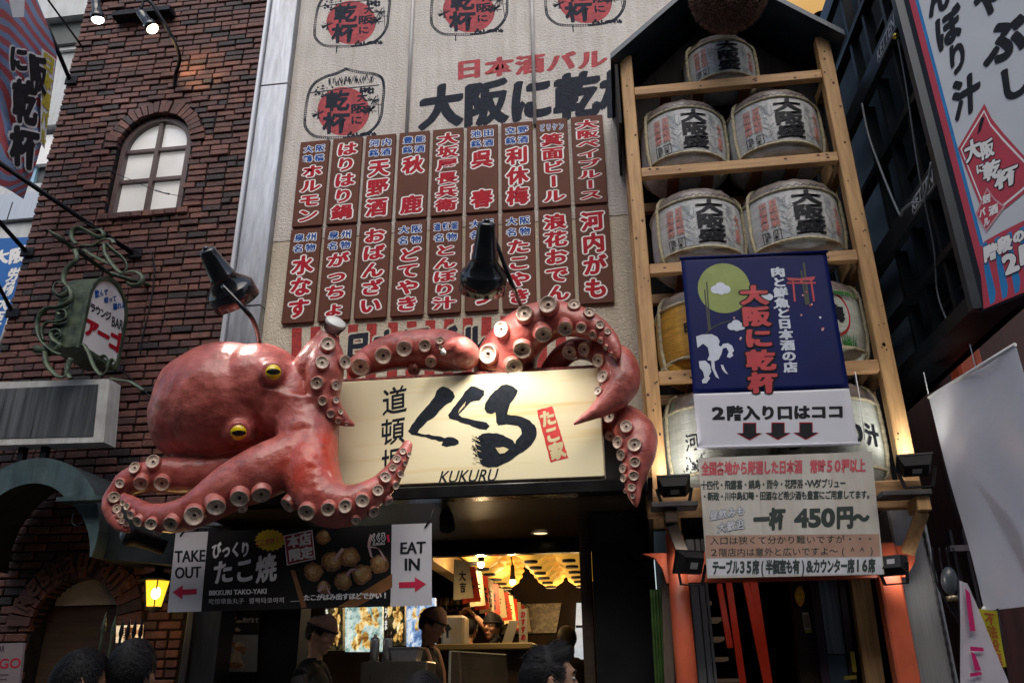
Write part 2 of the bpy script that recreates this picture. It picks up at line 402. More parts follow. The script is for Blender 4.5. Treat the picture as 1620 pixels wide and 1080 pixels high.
# ---------------------------------------------------------------- steel trim between the two buildings
tr = thing('steel_trim', (-3.15, 6.15, 0), 'tall pale metal corner trim between brick wall and stucco wall', 'trim')
s1 = MB()
for z0, z1 in ((2.7, 4.6), (4.606, 7.02), (7.026, 9.3)): s1.box(-3.268, -2.99, 6.14, 6.3, z0, z1, bev=.006)
obj('front_sheet', s1, M_ALU, tr)
obj('side_fold', MB().box(-3.308, -3.27, 6.10, 6.3, 2.7, 9.3, bev=.008), mat('pale aluminium', (.46, .47, .50), .45, .5, var=.1, vs=4, stretch=(4, 4, .6)), tr)
# ================================================================ shop building: stucco wall, canopy, ceiling, room
sh = thing('takoyaki_shop', (-1.3, 6.3, 0), 'takoyaki restaurant front with cream stucco wall above an open lit interior', 'building')
M_STUC = mat('grey stucco', (.56, .525, .495), .85, var=.08, vs=2.2, bump=.9, bs=55, bd=.016, streak=.13)
M_LAMPSTUC = mat('cream stucco', (.59, .53, .43), .85, var=.09, vs=2.2, bump=.9, bs=55, bd=.016, streak=.13)  # lower wall: warm light of the lamps put into the stucco colour
zc = at(452, 381, WALL).z
obj('stucco_wall', MB().box(-2.988, 1.5, WALL, WALL+.3, zc, 9.3), M_STUC, sh)
obj('lower_wall', MB().box(-2.988, 1.5, WALL+.006, WALL+.3, 2.9, zc), M_LAMPSTUC, sh)
for px, x in ((652, None), (842, None)):     # conduits down the wall
    p = at(px, 30, WALL-.02); q = at(px, 205 if px < 700 else 188, WALL-.02)
    c = MB().tube([(p.x, WALL-.02, 9.2), (p.x, WALL-.02, 6.3)], .017, 8); obj('conduit', c, mat('painted conduit', (.5, .49, .48), .5), sh)
pl = MB().box(-3.30, -3.1, WALL-.012, WALL+.02, 5.5, zc+.06)  # patch of old render at the corner
# paint on the wall -------------------------------------------------
pw = MB(); pr2 = MB(); ps = MB(); pl2 = MB(); fw = qfn(quad([(0, 0), (1, 0), (1, 1), (0, 1)], WALL))
def wq(pts): return qfn(quad(pts, WALL))
txt(pr2, '日本酒バル', wq([(718, 95), (962, 76), (962, 108), (718, 128)]), 'h', 1, z=.003, nb=BB, fill=.95, slant=.05)
txt(pw, '大阪に乾杯', wq([(664, 136), (1022, 104), (1024, 182), (662, 206)]), 'h', 0, z=.003, nb=nib(.06, .03, 8, .5), fill=.98, slant=.06)
# lower painted stripes and the half hidden black line
for k in range(15):
    x = 462+k*29.6+(k > 4)*4
    if x > 985: break
    y0 = 519-k*1.75; ps.quad([p-Vector((0, .0008, 0)) for p in quad([(x, y0), (x+15.5, y0-.8), (x+14, y0+85), (x-2, y0+85)], WALL)], 2)
txt(pl2, '日本酒バル', wq([(545, 524), (772, 508), (772, 563), (542, 575)]), 'h', 3, z=.005, nb=nib(.12, .11, 10, 0), fill=.9, slant=.05)
txt(pl2, '日本酒バル', wq([(545, 524), (772, 508), (772, 563), (542, 575)]), 'h', 0, z=.008, nb=nib(.06, .03, 8, .5), fill=.9, slant=.05)
for nm_, mb2 in (('painted_lettering', pw), ('painted_lettering', pr2), ('painted_stripes', ps), ('painted_lettering', pl2)): obj(nm_, mb2, [M_NAVYINK, M_FADERED, mat('stripe red', (.34, .028, .025), .8, var=.3, vs=30, bump=.6, bs=60), M_LAMPSTUC], sh)
# barrel emblems
def emblem():
    em = MB(); S = 7.71
    def P(x, y, z=.003): p = at(470+x/S, 90+y/S, WALL); return Vector((p.x, p.y-z*ZQ, p.z))
    rg = random.Random(5)
    def blob(x, y, r, n=9, z=.0035, mi=0, sq=1):
        em.add([P(x, y, z)]+[P(x+math.cos(6.283*k/n)*r*rg.uniform(.6, 1.2), y+math.sin(6.283*k/n)*r*sq*rg.uniform(.6, 1.2), z) for k in range(n)], [(0, k+1, (k+1) % n+1) for k in range(n)], mi)
    em.add([P(565, 665, .003)]+[P(565+318*math.cos(6.283*k/48), 665+295*math.sin(6.283*k/48), .003) for k in range(48)], [(0, k+1, (k+1) % 48+1) for k in range(48)], 1)
    path = spline([(600, 150), (760, 190), (930, 210), (1030, 260), (1060, 380), (1045, 560), (1020, 740), (930, 880), (800, 955), (600, 985), (380, 985), (210, 965), (110, 870), (95, 760), (115, 580), (150, 430), (220, 320), (350, 245), (480, 205), (600, 150)], 8)
    ln = 0
    for (x0, y0), (x1, y1) in zip(path, path[1:]):           # twisted rope: little loops
        d = math.hypot(x1-x0, y1-y0); a = math.atan2(y1-y0, x1-x0)
        for s in range(max(1, int(d/30))):
            t = s/max(1, int(d/30)); cx, cy = x0+(x1-x0)*t, y0+(y1-y0)*t; n = 10; ro, ri = 21, 13; o = len(em.v)
            if y0 > 700 and x0 > 560: ri = 3
            if x0 > 1000: ri = 7
            vs = []
            for rr in (ro, ri):
                for k in range(n):
                    q = 6.283*k/n; u, v = rr*1.15*math.cos(q), rr*.62*math.sin(q); b = a+.6
                    vs.append(P(cx+u*math.cos(b)-v*math.sin(b), cy+u*math.sin(b)+v*math.cos(b), .0032+.0001*(ln % 3)))
            em.add(vs, [(k, (k+1) % n, n+(k+1) % n, n+k) for k in range(n)], 0); ln += 1
    def stroke(pts, w, z=.004):
        for i, ((x0, y0), (x1, y1)) in enumerate(zip(pts, pts[1:])):
            d = math.hypot(x1-x0, y1-y0)+1e-6; nx, ny = -(y1-y0)/d*w/2, (x1-x0)/d*w/2
            em.quad([P(x0+nx, y0+ny, z), P(x1+nx, y1+ny, z), P(x1-nx*.7, y1-ny*.7, z), P(x0-nx*.7, y0-ny*.7, z)], 0)
    stroke([(160, 440), (400, 410), (650, 380), (1000, 345)], 14)
    for k in range(70):
        x = rg.uniform(390, 920); y = 330-(x-390)*.09+rg.uniform(-50, 10); stroke([(x, y+30), (x+rg.uniform(-22, 22), y-28)], rg.uniform(5, 13), .0034+.0001*(k % 4))
    for k in range(46): blob(rg.uniform(770, 930), rg.uniform(385, 440), rg.uniform(8, 22), z=.0036+.0001*(k % 5))
    for k in range(40): blob(rg.gauss(330, 50), rg.gauss(430, 45), rg.uniform(6, 17), z=.0036+.0001*(k % 5))
    for cx, cy, s in ((880, 660, 90), (930, 530, 75), (260, 700, 80), (900, 640, 70)):
        for k in range(13): q = rg.uniform(0, 6.28); stroke([(cx, cy), (cx+s*math.cos(q), cy+s*math.sin(q)*.8)], rg.uniform(7, 17), .0038+.0001*(k % 5))
    for k in range(40): blob(rg.uniform(610, 960), 960-rg.uniform(0, 1)*40, 16, z=.0036+.0001*(k % 5))
    stroke([(985, 460), (1000, 760)], 9); stroke([(940, 590), (1040, 585)], 8); stroke([(380, 985), (375, 1075)], 16)
    for s, q, k in (('乾', [(340, 430), (640, 400), (640, 655), (340, 670)], 0), ('杯', [(310, 680), (650, 670), (640, 935), (310, 945)], 0), ('大', [(730, 440), (860, 430), (860, 550), (730, 555)], 0), ('阪', [(650, 580), (850, 560), (850, 690), (650, 695)], 0), ('に', [(650, 725), (800, 715), (800, 825), (650, 830)], 0)):
        txt(em, s, qfn([P(x, y, 0) for x, y in q]), 'h', 0, z=.0045, nb=nib(.045, .02, 6, 1.2), fill=1)
    return em, at(470+565/S, 90+665/S, WALL)
em, ec = emblem(); first = None
for px, py in ((543.3, 176.2), (555.6, 36), (741.7, 17), (925, 2)):
    if first is None: first = obj('barrel_emblem', em, [M_NAVYINK, M_FADERED], sh)
    else:
        o = first.copy(); COL.objects.link(o); o.location = first.location+(at(px, py, WALL)-ec)
# menu plates --------------------------------------------------------
PX0, PW, PG, PZ0, PH, PGZ = -2.81118, .28916, .03438, 6.34116, .93886, .02873
M_PLATE = mat('brown menu board', (.115, .038, .023), .6, var=.12, vs=5, spec=.2, streak=.12)
M_PEDGE = mat('board edge', (.05, .02, .014), .6)
rows = [[('大阪/鶴橋', 'ホルモン'), ('', 'はりはり鍋'), ('河内/銘酒', '天野酒'), ('豊能/銘酒', '秋\u3000鹿'), ('', '大坂屋長兵衛'), ('池田/銘酒', '呉\u3000春'), ('交野/銘酒', '利休梅'), ('ビリケン', '箕面ビール'), ('', '大阪ベイブルース')],
        [('泉州/名物', '水なす'), ('泉州/名物', 'がっちょ'), ('', 'おばんざい'), ('大阪/名物', 'どてやき'), ('道頓堀/名物', 'とんぼり汁'), ('大阪/名物', '串かつ'), ('大阪/名物', 'たこやき'), ('', '浪花おでん'), ('', '河内がも')]]
ORD = ['first', 'second', 'third', 'fourth', 'fifth', 'sixth', 'seventh', 'eighth', 'ninth']
for r, rw in enumerate(rows):
    for i, (bl, rd) in enumerate(rw):
        x0 = PX0+i*(PW+PG); z1 = PZ0-r*(PH+PGZ); n = len(rd.replace('\u3000', ''))
        t = thing('menu_plate', (x0+PW/2, 6.21, z1-PH), f'{ORD[i]} brown plate from the left, {"upper" if r == 0 else "lower"} row, {n} red characters'+(' below blue writing' if bl else ''), 'menu plate', 'brown menu plates on the stucco wall')
        obj('board', MB().box(x0, x0+PW, 6.195, WALL-.001, z1-PH, z1, bev=.004), M_PLATE, t)
        f = qfn(rectq(x0, x0+PW, z1, z1-PH, 6.195)); lt = MB(); hl = MB(); v0 = .045
        if bl:
            ls = bl.split('/')
            for k, s in enumerate(ls):
                h = .105; g_ = sub(f, .10, v0, .90, v0+h) if len(s) > 1 else f
                txt(hl, s, g_, 'h', 1, z=.002, nb=nib(.10, .09, 8, 0), fill=.82); txt(hl, s, g_, 'h', 2, z=.005, nb=BR, fill=.82); v0 += h+.012
            v0 += .005
        g_ = sub(f, .12, v0, .88, .965)
        txt(lt, rd, g_, 'v', 1, z=.002, nb=nib(.105, .09, 10, 0), fill=.9, slant=.03)
        txt(lt, rd, g_, 'v', 0, z=.005, nb=nib(.045, .022, 8, .5), fill=.9, slant=.03)
        obj('lettering', lt, [M_REDINK, M_WHITE, M_BLUEINK], t, fix=False)
        if bl: obj('heading_lettering', hl, [M_REDINK, M_WHITE, M_BLUEINK], t, fix=False)
# ================================================================ shop sign, canopy
SY = 5.3
sq = rectq(-1.915, -.077, 3.524, 2.765, SY)
sg = thing('sign_board', (-1, 5.4, 2.76), 'large pale yellow shop sign board with bold black brush calligraphy beside the octopus', 'shop sign')
def sign_mat():
    m = mat('yellow sign board', (.80, .60, .25), .34, var=.02, vs=1.6, stretch=(.5, 1, 9), col2=(.86, .78, .52), thr=(.25, .48), coat=.15); return m
obj('board', MB().box(-1.915, -.077, SY, SY+.2, 2.765, 3.524, bev=.006), [sign_mat()], sg)
obj('side_box', MB().box(-.074, .06, SY+.16, SY+.5, 2.755, 3.1), mat('slate grey panel', (.06, .07, .09), .5), sg)
obj('top_ledge', MB().box(-1.95, -.06, SY+.03, SY+.4, 3.527, 3.56, bev=.01), mat('painted red ledge', (.16, .03, .025), .35, var=.5, vs=25, bump=.6), sg)
fs = qfn(sq)
def px2s(x, y):     # photo pixel on the sign face -> u, v
    p = at(x, y, SY); return ((p.x+1.915)/1.838, (3.524-p.z)/.759)
cal = MB(); rg = random.Random(9)
def rough(pts, amp=.8, step=5, k=None):
    out = []
    for (x0, y0), (x1, y1) in zip(pts, pts[1:]+pts[:1]):
        n = max(1, int(math.hypot(x1-x0, y1-y0)/step))
        for i in range(n): out.append((x0+(x1-x0)*i/n+rg.uniform(-amp, amp), y0+(y1-y0)*i/n+rg.uniform(-amp, amp)))
    return out
def C1(pts): return [(540+x/5.4, 580+y/5.4) for x, y in pts]
def C2(pts): return [(740+x/5.4, 580+y/5.4) for x, y in pts]
def C3(pts): return [(450+x/3.6, 470+y/3.6) for x, y in pts]
K1 = C1([(870, 168), (920, 180), (960, 215), (968, 260), (940, 300), (880, 335), (840, 380), (790, 430), (740, 465), (700, 500), (665, 540), (655, 565), (720, 575), (800, 590), (880, 605), (950, 600), (1000, 625), (1005, 655), (970, 675), (900, 680), (860, 670), (868, 640), (800, 625), (720, 600), (650, 592), (600, 575), (570, 550), (600, 500), (660, 420), (730, 340), (800, 250), (815, 205), (840, 178)])
K2 = C3([(1060, 508), (1100, 510), (1135, 530), (1140, 560), (1110, 585), (1060, 600), (1020, 640), (990, 670), (1010, 682), (1080, 702), (1150, 712), (1170, 735), (1150, 752), (1095, 745), (1050, 728), (985, 705), (940, 690), (935, 670), (960, 630), (1000, 580), (1030, 540)])
K3 = C2([(335, 150), (390, 165), (430, 200), (420, 235), (380, 285), (355, 340), (340, 408), (400, 412), (460, 425), (530, 460), (575, 500), (592, 560), (580, 620), (540, 665), (500, 700), (440, 745), (380, 790), (320, 825), (250, 855), (180, 862), (130, 845), (100, 800), (85, 740), (65, 690), (60, 640), (90, 600), (130, 570), (180, 560), (250, 570), (330, 595), (390, 632), (402, 655), (412, 630), (440, 595), (465, 570), (455, 530), (430, 505), (380, 495), (330, 490), (265, 500), (240, 470), (238, 390), (205, 402), (165, 395), (140, 360), (150, 310), (190, 250), (250, 190), (290, 160)])
for K in (K1, K2, K3): cal.poly(fs, [px2s(x, y) for x, y in rough(K)], .003, 0)
cal.poly(fs, [px2s(x, y) for x, y in rough(C2([(235, 690), (300, 683), (350, 706), (315, 735), (270, 742)]), .6)], .0055, 2)
for k in range(34):     # dry brush flecks at the left of the last letter
    x, y = 740+rg.uniform(50, 115)/5.4, 580+rg.uniform(590, 830)/5.4; a = rg.uniform(-.4, .8); l, t = rg.uniform(2, 5), rg.uniform(.4, 1.1)
    q = [(x-l, y-t), (x+l, y-t*.3), (x+l, y+t), (x-l, y+t*.4)]; q = [(x+(p-x)*math.cos(a)-(r-y)*math.sin(a), y+(p-x)*math.sin(a)+(r-y)*math.cos(a)) for p, r in q]
    cal.poly(fs, [px2s(*p) for p in q], .0058+.0002*(k % 5), 2 if k % 3 == 0 else 0)
for k in range(5): x = 725+k*2.1; cal.poly(fs, [px2s(*p) for p in ((x, 652-k*2.4), (x+3, 645-k*2.5), (x+3.6, 645.5-k*2.5), (x+1, 653-k*2.4))], .0056+.0002*k, 2)
def sqf(pts): return qfn([fs(*px2s(x, y)) for x, y in pts])
for c, q in (('道', [(604, 612), (645, 609), (645, 655), (604, 657)]), ('頓', [(602, 661), (642, 659), (641, 703), (601, 705)]), ('堀', [(603, 708), (642, 706), (641, 752), (602, 754)])):
    txt(cal, c, sqf(q), 'h', 0, z=.003, off=0, nb=nib(.018, .004, 6, 1.1), fill=1.0, slant=.12)
txt(cal, 'KUKURU', sqf([(697, 745), (787, 741), (786, 761), (696, 764)]), 'l', 0, z=.003, off=.012, slant=.05)
cal.poly(fs, [px2s(*p) for p in rough([(849, 649), (874, 642), (899, 724), (871, 731)], .5)], .003, 1)
txt(cal, 'たこ家', sqf([(851, 652), (875, 645), (897, 722), (873, 729)]), 'v', 2, z=.0055, nb=nib(.06, .03, 6, .7), fill=1.0)
obj('calligraphy', cal, [mat('sign ink', (.012, .016, .024), .38, var=.3, vs=30), mat('vermilion stamp', (.62, .05, .045), .4, var=.15, vs=14), mat('bare sign face', (.72, .62, .36), .35)], sg, fix=False)
# canopy fascia and soffit
M_FASC = mat('gloss black fascia', (.012, .012, .013), .25, var=.3)
obj('canopy_fascia', MB().box(-3.0, .19, SY-.02, SY+.12, 2.66, 2.745, bev=.008), M_FASC, sh)
M_SOFF = mat('dark soffit boards', (.035, .022, .014), .5, var=.4, vs=3, stretch=(.6, 6, 6))
obj('soffit', MB().box(-3.0, .19, SY+.12, 7.0, 2.67, 2.74), M_SOFF, sh)
obj('canopy_side', MB().prism([(.196, SY, 2.745), (.196, 6.2, 2.745), (.196, 6.2, 2.3), (.196, 5.95, 2.36)], (.03, 0, 0)), M_SOFF, sh)
# ================================================================ octopus
oc = thing('octopus_statue', at(375, 830, 5.2), 'giant glossy red octopus statue with yellow eyes draped over the shop sign', 'octopus')
raw = MB()
def R3(pts): return [(at(x, y, Y), r*mpp(at(x, y, Y))) for x, y, Y, r in pts]
def tent(mb, pts, n=32, k=8):
    sp = spline([(*p, r) for p, r in R3(pts)], k); mb.tube([s[:3] for s in sp], [max(.004, s[3]) for s in sp], n); return mb
def eball(mb, x, y, Y, rx, ry, rd):
    p = at(x, y, Y); s = mpp(p); mb.ball(p, (rx*s, rd, ry*s), 64)
HX, HY, HD = 355, 637, 5.22
eball(raw, HX, HY, HD, 111, 95, .44); eball(raw, 412, 618, HD-.02, 76, 74, .38); eball(raw, 462, 640, HD-.02, 52, 70, .30); eball(raw, 310, 660, HD, 70, 72, .34)
T6 = [(492, 668, 5.16, 44), (492, 705, 5.05, 42), (492, 745, 4.98, 45), (508, 785, 4.95, 41), (540, 800, 4.95, 35), (575, 789, 4.96, 27), (605, 768, 5.0, 20), (626, 743, 5.05, 15), (639, 717, 5.08, 11), (646, 697, 5.1, 7.5)]
T7 = [(492, 690, 5.1, 42), (470, 720, 5.02, 44), (425, 742, 4.95, 44), (371, 767, 4.9, 39), (335, 790, 4.88, 33), (299, 811, 4.88, 28), (262, 818, 4.9, 23), (230, 811, 4.92, 18), (205, 795, 4.95, 12), (192, 783, 4.97, 6)]
T8 = [(420, 735, 5.25, 34), (345, 748, 5.2, 32), (286, 751, 5.15, 29), (240, 752, 5.12, 26), (205, 764, 5.1, 23), (184, 783, 5.08, 18), (177, 803, 5.06, 15), (183, 823, 5.05, 12), (196, 835, 5.04, 8), (208, 841, 5.04, 3)]
T1 = [(474, 640, 5.2, 30), (497, 585, 5.1, 34), (513, 560, 5.06, 30), (514, 590, 5.02, 29), (513, 622, 5.02, 26), (524, 646, 5.04, 19), (543, 664, 5.08, 11), (563, 675, 5.12, 2.5)]
T1b = [(505, 600, 5.1, 20), (510, 565, 5.08, 25), (516, 542, 5.06, 21), (521, 529, 5.05, 19)]
web = [(480, 655, 5.12, 50), (487, 700, 5.06, 46)]
tent(raw, T6); tent(raw, T7); tent(raw, T8); tent(raw, T1); tent(raw, T1b); tent(raw, web)
tree0 = BVHTree.FromPolygons(raw.v, raw.f)
EY = []
for ex, ey in ((430, 591), (377, 680)):
    d = ray(ex, ey).normalized(); loc, nrm, _, _ = tree0.ray_cast(EYE, d); ax = (nrm.normalized()*.55-d*.75).normalized() if nrm.dot(d) < 0 else (-nrm.normalized()*.55-d*.75).normalized()
    EY.append((loc, ax))
for loc, ax in EY:
    raw.ball(loc-ax*.06, .122, 32); raw.ball(loc-ax*.01, .088, 32)
    q = ax.to_track_quat('Z', 'Y').to_matrix().to_4x4()
    T = Matrix.Translation(loc+ax*.055) @ q
    raw.lathe([(.066+.015*math.cos(t), .015*math.sin(t)) for t in [6.283*k/10 for k in range(11)]], T, 22)
    T = Matrix.Translation(loc-ax*.02) @ q
    raw.lathe([(.1+.02*math.cos(t), .02*math.sin(t)) for t in [6.283*k/10 for k in range(11)]], T, 22)
# wrinkled folds on the head
rg = random.Random(21)
for k in range(13):
    x, y = rg.uniform(395, 490), rg.uniform(612, 700); d = ray(x, y).normalized(); h = tree0.ray_cast(EYE, d)
    if h[0] is None: continue
    x2, y2 = x+rg.uniform(25, 60), y+rg.uniform(8, 30); h2 = tree0.ray_cast(EYE, ray(x2, y2).normalized())
    if h2[0] is None or (h2[0]-h[0]).length > .35: continue
    mid = tree0.find_nearest((h[0]+h2[0])/2)[0]
    raw.tube([h[0], mid, h2[0]], [.004, .012, .004], 8)
for k in range(26):
    x, y = rg.gauss(497, 14), rg.uniform(700, 790); h = tree0.ray_cast(EYE, ray(x, y).normalized())
    if h[0] is not None: raw.ball(h[0], rg.uniform(.008, .014), 8)
def remesh(mb, vox, it=3):
    me = newmesh('tmp', mb, []); o = bpy.data.objects.new('tmp', me); COL.objects.link(o)
    r = o.modifiers.new('r', 'REMESH'); r.mode = 'VOXEL'; r.voxel_size = vox
    s = o.modifiers.new('s', 'SMOOTH'); s.factor = .5; s.iterations = it
    dg = bpy.context.evaluated_depsgraph_get(); dg.update()
    e = o.evaluated_get(dg); me2 = bpy.data.meshes.new_from_object(e)
    out = MB(); out.add([v.co.copy() for v in me2.vertices], [tuple(p.vertices) for p in me2.polygons], 0, True)
    bpy.data.objects.remove(o); return out
def lumpy(mb, amp, sc):
    for i, v in enumerate(mb.v):
        mb.v[i] = v+noise.noise_vector(v*sc)*amp+noise.noise_vector(v*sc*3.1)*amp*.35
    return mb
body = lumpy(remesh(raw, .0125, 9), .010, 5)
def octo_mat():
    m = mat('octopus paint', (.42, .078, .062), .42, var=.28, vs=5, bump=.6, bs=13, coat=.32, rrough=.12, col2=(.56, .15, .125), bd=.022); N = m.node_tree.nodes; L = m.node_tree.links
    b = N['Principled BSDF']; ramp = next(n for n in N if n.type == 'VALTORGB')
    # orange red blended in over the web of the front arms
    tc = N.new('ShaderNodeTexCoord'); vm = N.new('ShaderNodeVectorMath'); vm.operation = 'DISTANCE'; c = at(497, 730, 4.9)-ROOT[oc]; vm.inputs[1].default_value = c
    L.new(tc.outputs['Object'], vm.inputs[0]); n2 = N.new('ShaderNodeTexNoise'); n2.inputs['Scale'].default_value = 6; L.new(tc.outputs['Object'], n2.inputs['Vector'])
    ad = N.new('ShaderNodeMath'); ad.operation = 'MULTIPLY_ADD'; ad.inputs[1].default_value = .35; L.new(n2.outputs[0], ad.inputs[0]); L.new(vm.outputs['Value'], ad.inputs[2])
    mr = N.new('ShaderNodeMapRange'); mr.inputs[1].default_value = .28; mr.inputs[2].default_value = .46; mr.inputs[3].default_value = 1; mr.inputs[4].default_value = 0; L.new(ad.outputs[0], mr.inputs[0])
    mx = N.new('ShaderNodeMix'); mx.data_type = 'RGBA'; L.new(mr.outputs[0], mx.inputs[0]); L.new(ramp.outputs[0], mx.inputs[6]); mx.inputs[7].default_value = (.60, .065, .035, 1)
    # grimy patches where paint has worn
    n3 = N.new('ShaderNodeTexNoise'); n3.inputs['Scale'].default_value = 5.5; n3.inputs['Detail'].default_value = 9; n3.inputs['Roughness'].default_value = .7; L.new(tc.outputs['Object'], n3.inputs['Vector'])
    m3 = N.new('ShaderNodeMapRange'); m3.inputs[1].default_value = .54; m3.inputs[2].default_value = .74; m3.inputs[3].default_value = 0; m3.inputs[4].default_value = .7; L.new(n3.outputs[0], m3.inputs[0])
    m4 = N.new('ShaderNodeMix'); m4.data_type = 'RGBA'; L.new(m3.outputs[0], m4.inputs[0]); L.new(mx.outputs[2], m4.inputs[6]); m4.inputs[7].default_value = (.10, .05, .045, 1)
    L.new(m4.outputs[2], b.inputs['Base Color']); return m
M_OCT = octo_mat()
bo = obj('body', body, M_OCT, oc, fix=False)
M_EYE = mat('yellow eye enamel', (.80, .60, .01), .22, var=.12, vs=20, coat=.6, rrough=.05)
for loc, ax in EY:
    eb = MB().ball(loc+ax*.035, .062, 32); e = obj('eye', eb, M_EYE, bo)
    pu = MB(); c0 = loc+ax*.035; up = (Vector((0, 0, 1))-ax*ax.z).normalized(); sx = up.cross(ax); up = (up+sx*-.12).normalized(); sx = up.cross(ax); n = 20; vs = [c0+ax*.0632]
    for q_, k in [(q_, k) for q_ in (.33, .66, 1) for k in range(n)]:
        t = 6.283*k/n; a_, b_ = .046*math.cos(t), .019*math.sin(t)*(abs(math.sin(t))**.35); v = (sx*a_+up*b_)*q_; vs.append(c0+(v+ax*math.sqrt(.062**2-v.length_squared)).normalized()*.0632)
    pu.add(vs, [(0, k+1, (k+1) % n+1) for k in range(n)]+[(1+r_*n+k, 1+(r_+1)*n+k, 1+(r_+1)*n+(k+1) % n, 1+r_*n+(k+1) % n) for r_ in (0, 1) for k in range(n)]); obj('pupil', pu, M_BLACK, bo, fix=False)
# sucker: stalk, pale cup, dark hole
sk_ = MB().lathe([(1.22, -.7, 0), (1.1, .0, 0), (1.03, .5, 0), (1.0, .6, 0), (.96, .69, 0), (.90, .71, 1), (.84, .66, 1), (.72, .52, 1), (.5, .44, 1), (.33, .45, 1), (.29, .50, 1), (.23, .50, 1), (.18, .45, 3), (.12, .36, 2), (.001, .36, 2)], n=22)
M_CUP = mat('sucker cup cream', (.70, .57, .47), .3, var=.3, vs=1.6, coat=.4, rrough=.12, bump=.3, bs=120); M_HOLE = mat('sucker hole', (.05, .03, .03), .5)
M_STALK = mat('sucker stalk pink', (.46, .14, .115), .35, var=.25, vs=3, coat=.3)
_n = M_CUP.node_tree; _oi = _n.nodes.new('ShaderNodeObjectInfo'); _r = _n.nodes.new('ShaderNodeValToRGB'); _r.color_ramp.elements[0].color = (.70, .62, .57, 1); _r.color_ramp.elements[1].color = (1.05, 1.02, 1.0, 1); _r.color_ramp.elements[1].position = .7
_m = _n.nodes.new('ShaderNodeMix'); _m.data_type = 'RGBA'; _m.blend_type = 'MULTIPLY'; _m.inputs[0].default_value = 1; _b = _n.nodes['Principled BSDF']; _src = _b.inputs['Base Color'].links[0].from_socket
_n.links.new(_oi.outputs['Random'], _r.inputs[0]); _n.links.new(_src, _m.inputs[6]); _n.links.new(_r.outputs[0], _m.inputs[7]); _n.links.new(_m.outputs[2], _b.inputs['Base Color'])
SKM = newmesh('sucker', sk_, [M_STALK, M_CUP, M_HOLE, mat('sucker inner brown', (.24, .13, .10), .4)]); fixn(SKM)
nsk = [0]
def suckers(parent, mb, lst):
    tr = BVHTree.FromPolygons(mb.v, mb.f)
    for x, y, r in lst:
        d = ray(x, y).normalized(); loc, nr, _, _ = tr.ray_cast(EYE, d)
        if loc is None:
            for k in range(1, 14):      # slide the ray toward the part if it just misses
                c = min(mb.v, key=lambda v: ((v-EYE).normalized()-d).length); d = lerp(d, (c-EYE).normalized(), .3).normalized()
                loc, nr, _, _ = tr.ray_cast(EYE, d)
                if loc is not None: break
            if loc is None: continue
        if nr.dot(d) > 0: nr = -nr
        ax = (nr*.75-d*.4+Vector((random.uniform(-.12, .12), random.uniform(-.12, .12), -.08+random.uniform(-.12, .12)))).normalized(); s = r*mpp(loc)*1.18*random.uniform(.94, 1.06); s = max(s, .008)
        o = bpy.data.objects.new('sucker', SKM); COL.objects.link(o); o.parent = parent
        o.matrix_local = Matrix.Translation(loc-ROOT[oc]+ax*.12*s) @ ax.to_track_quat('Z', 'Y').to_matrix().to_4x4() @ Matrix.Rotation(random.uniform(0, 6.28), 4, 'Z') @ Matrix.Diagonal((s, s*random.uniform(.9, 1.06), s*random.uniform(.8, 1.1), 1)); ROOT[o] = ROOT[oc]; nsk[0] += 1
suckers(bo, body, [(518, 547, 10), (546, 543, 7), (510, 575, 9), (541, 573, 10), (503, 606, 9), (529, 609, 7), (511, 633, 7), (530, 633, 5), (523, 653, 6), (538, 651, 4), (535, 664, 5), (548, 669, 3),
    (244, 733, 9.5), (215.5, 741, 8.5), (191, 764, 7), (225, 762, 10), (258, 762, 10), (180, 787, 7.5), (184, 805, 6), (188, 816, 5), (193, 825, 4), (199, 830.5, 4),
    (413, 777, 13), (380, 783, 12), (341, 797, 13), (309, 813, 12.5), (274, 825, 10), (242, 827, 9), (222, 822, 7.5), (209.5, 813, 6), (203, 801, 5), (196, 795, 4), (350, 822, 8), (383, 801, 7), (250, 840, 5),
    (459, 795, 12), (488, 807, 11.5), (520, 803, 9.5), (547, 800, 9), (573, 791, 9.5), (597, 776, 8), (608, 757, 8), (621, 741, 5.5), (628, 727, 6), (637, 715, 4.5), (589, 807, 8), (612, 789, 7), (624, 767, 6), (632, 750, 5), (640, 732, 4), (646, 719, 3.5), (562, 820, 7)])
T2 = [(552, 588, 5.46, 14), (585, 570, 5.44, 23), (630, 555, 5.44, 30), (680, 553, 5.44, 33), (712, 556, 5.4, 33), (735, 562, 5.3, 25), (728, 553, 5.2, 22), (714, 549, 5.16, 14), (703, 556, 5.14, 7)]
T3 = [(794, 606, 5.56, 44), (800, 578, 5.52, 50), (814, 545, 5.42, 44), (838, 521, 5.3, 38), (870, 507, 5.27, 32), (900, 506, 5.24, 27), (938, 517, 5.2, 21), (962, 535, 5.16, 15), (974, 555, 5.12, 10), (978, 569, 5.1, 4)]
T4 = [(868, 590, 5.5, 16), (885, 568, 5.46, 18), (905, 554, 5.43, 18), (930, 552, 5.38, 19), (955, 560, 5.34, 24), (975, 575, 5.3, 30), (983, 598, 5.26, 31), (974, 621, 5.22, 26), (957, 640, 5.18, 18), (935, 655, 5.14, 10), (908, 671, 5.1, 2.5)]
T5 = [(955, 672, 5.5, 22), (985, 667, 5.42, 28), (1006, 687, 5.34, 32), (1010, 713, 5.28, 28), (1007, 740, 5.24, 22), (1003, 767, 5.22, 15), (1005, 790, 5.2, 8), (1007, 803, 5.2, 2)]
def c4(l): return [(700+x/3, 460+y/3, r/3) for x, y, r in l]
S2 = [(572, 577, 13), (607, 562, 12), (641, 550, 11), (673, 547, 9), (697, 540, 6), (620, 590, 9), (656, 581, 9), (683, 570, 8), (699, 550, 3.5)]
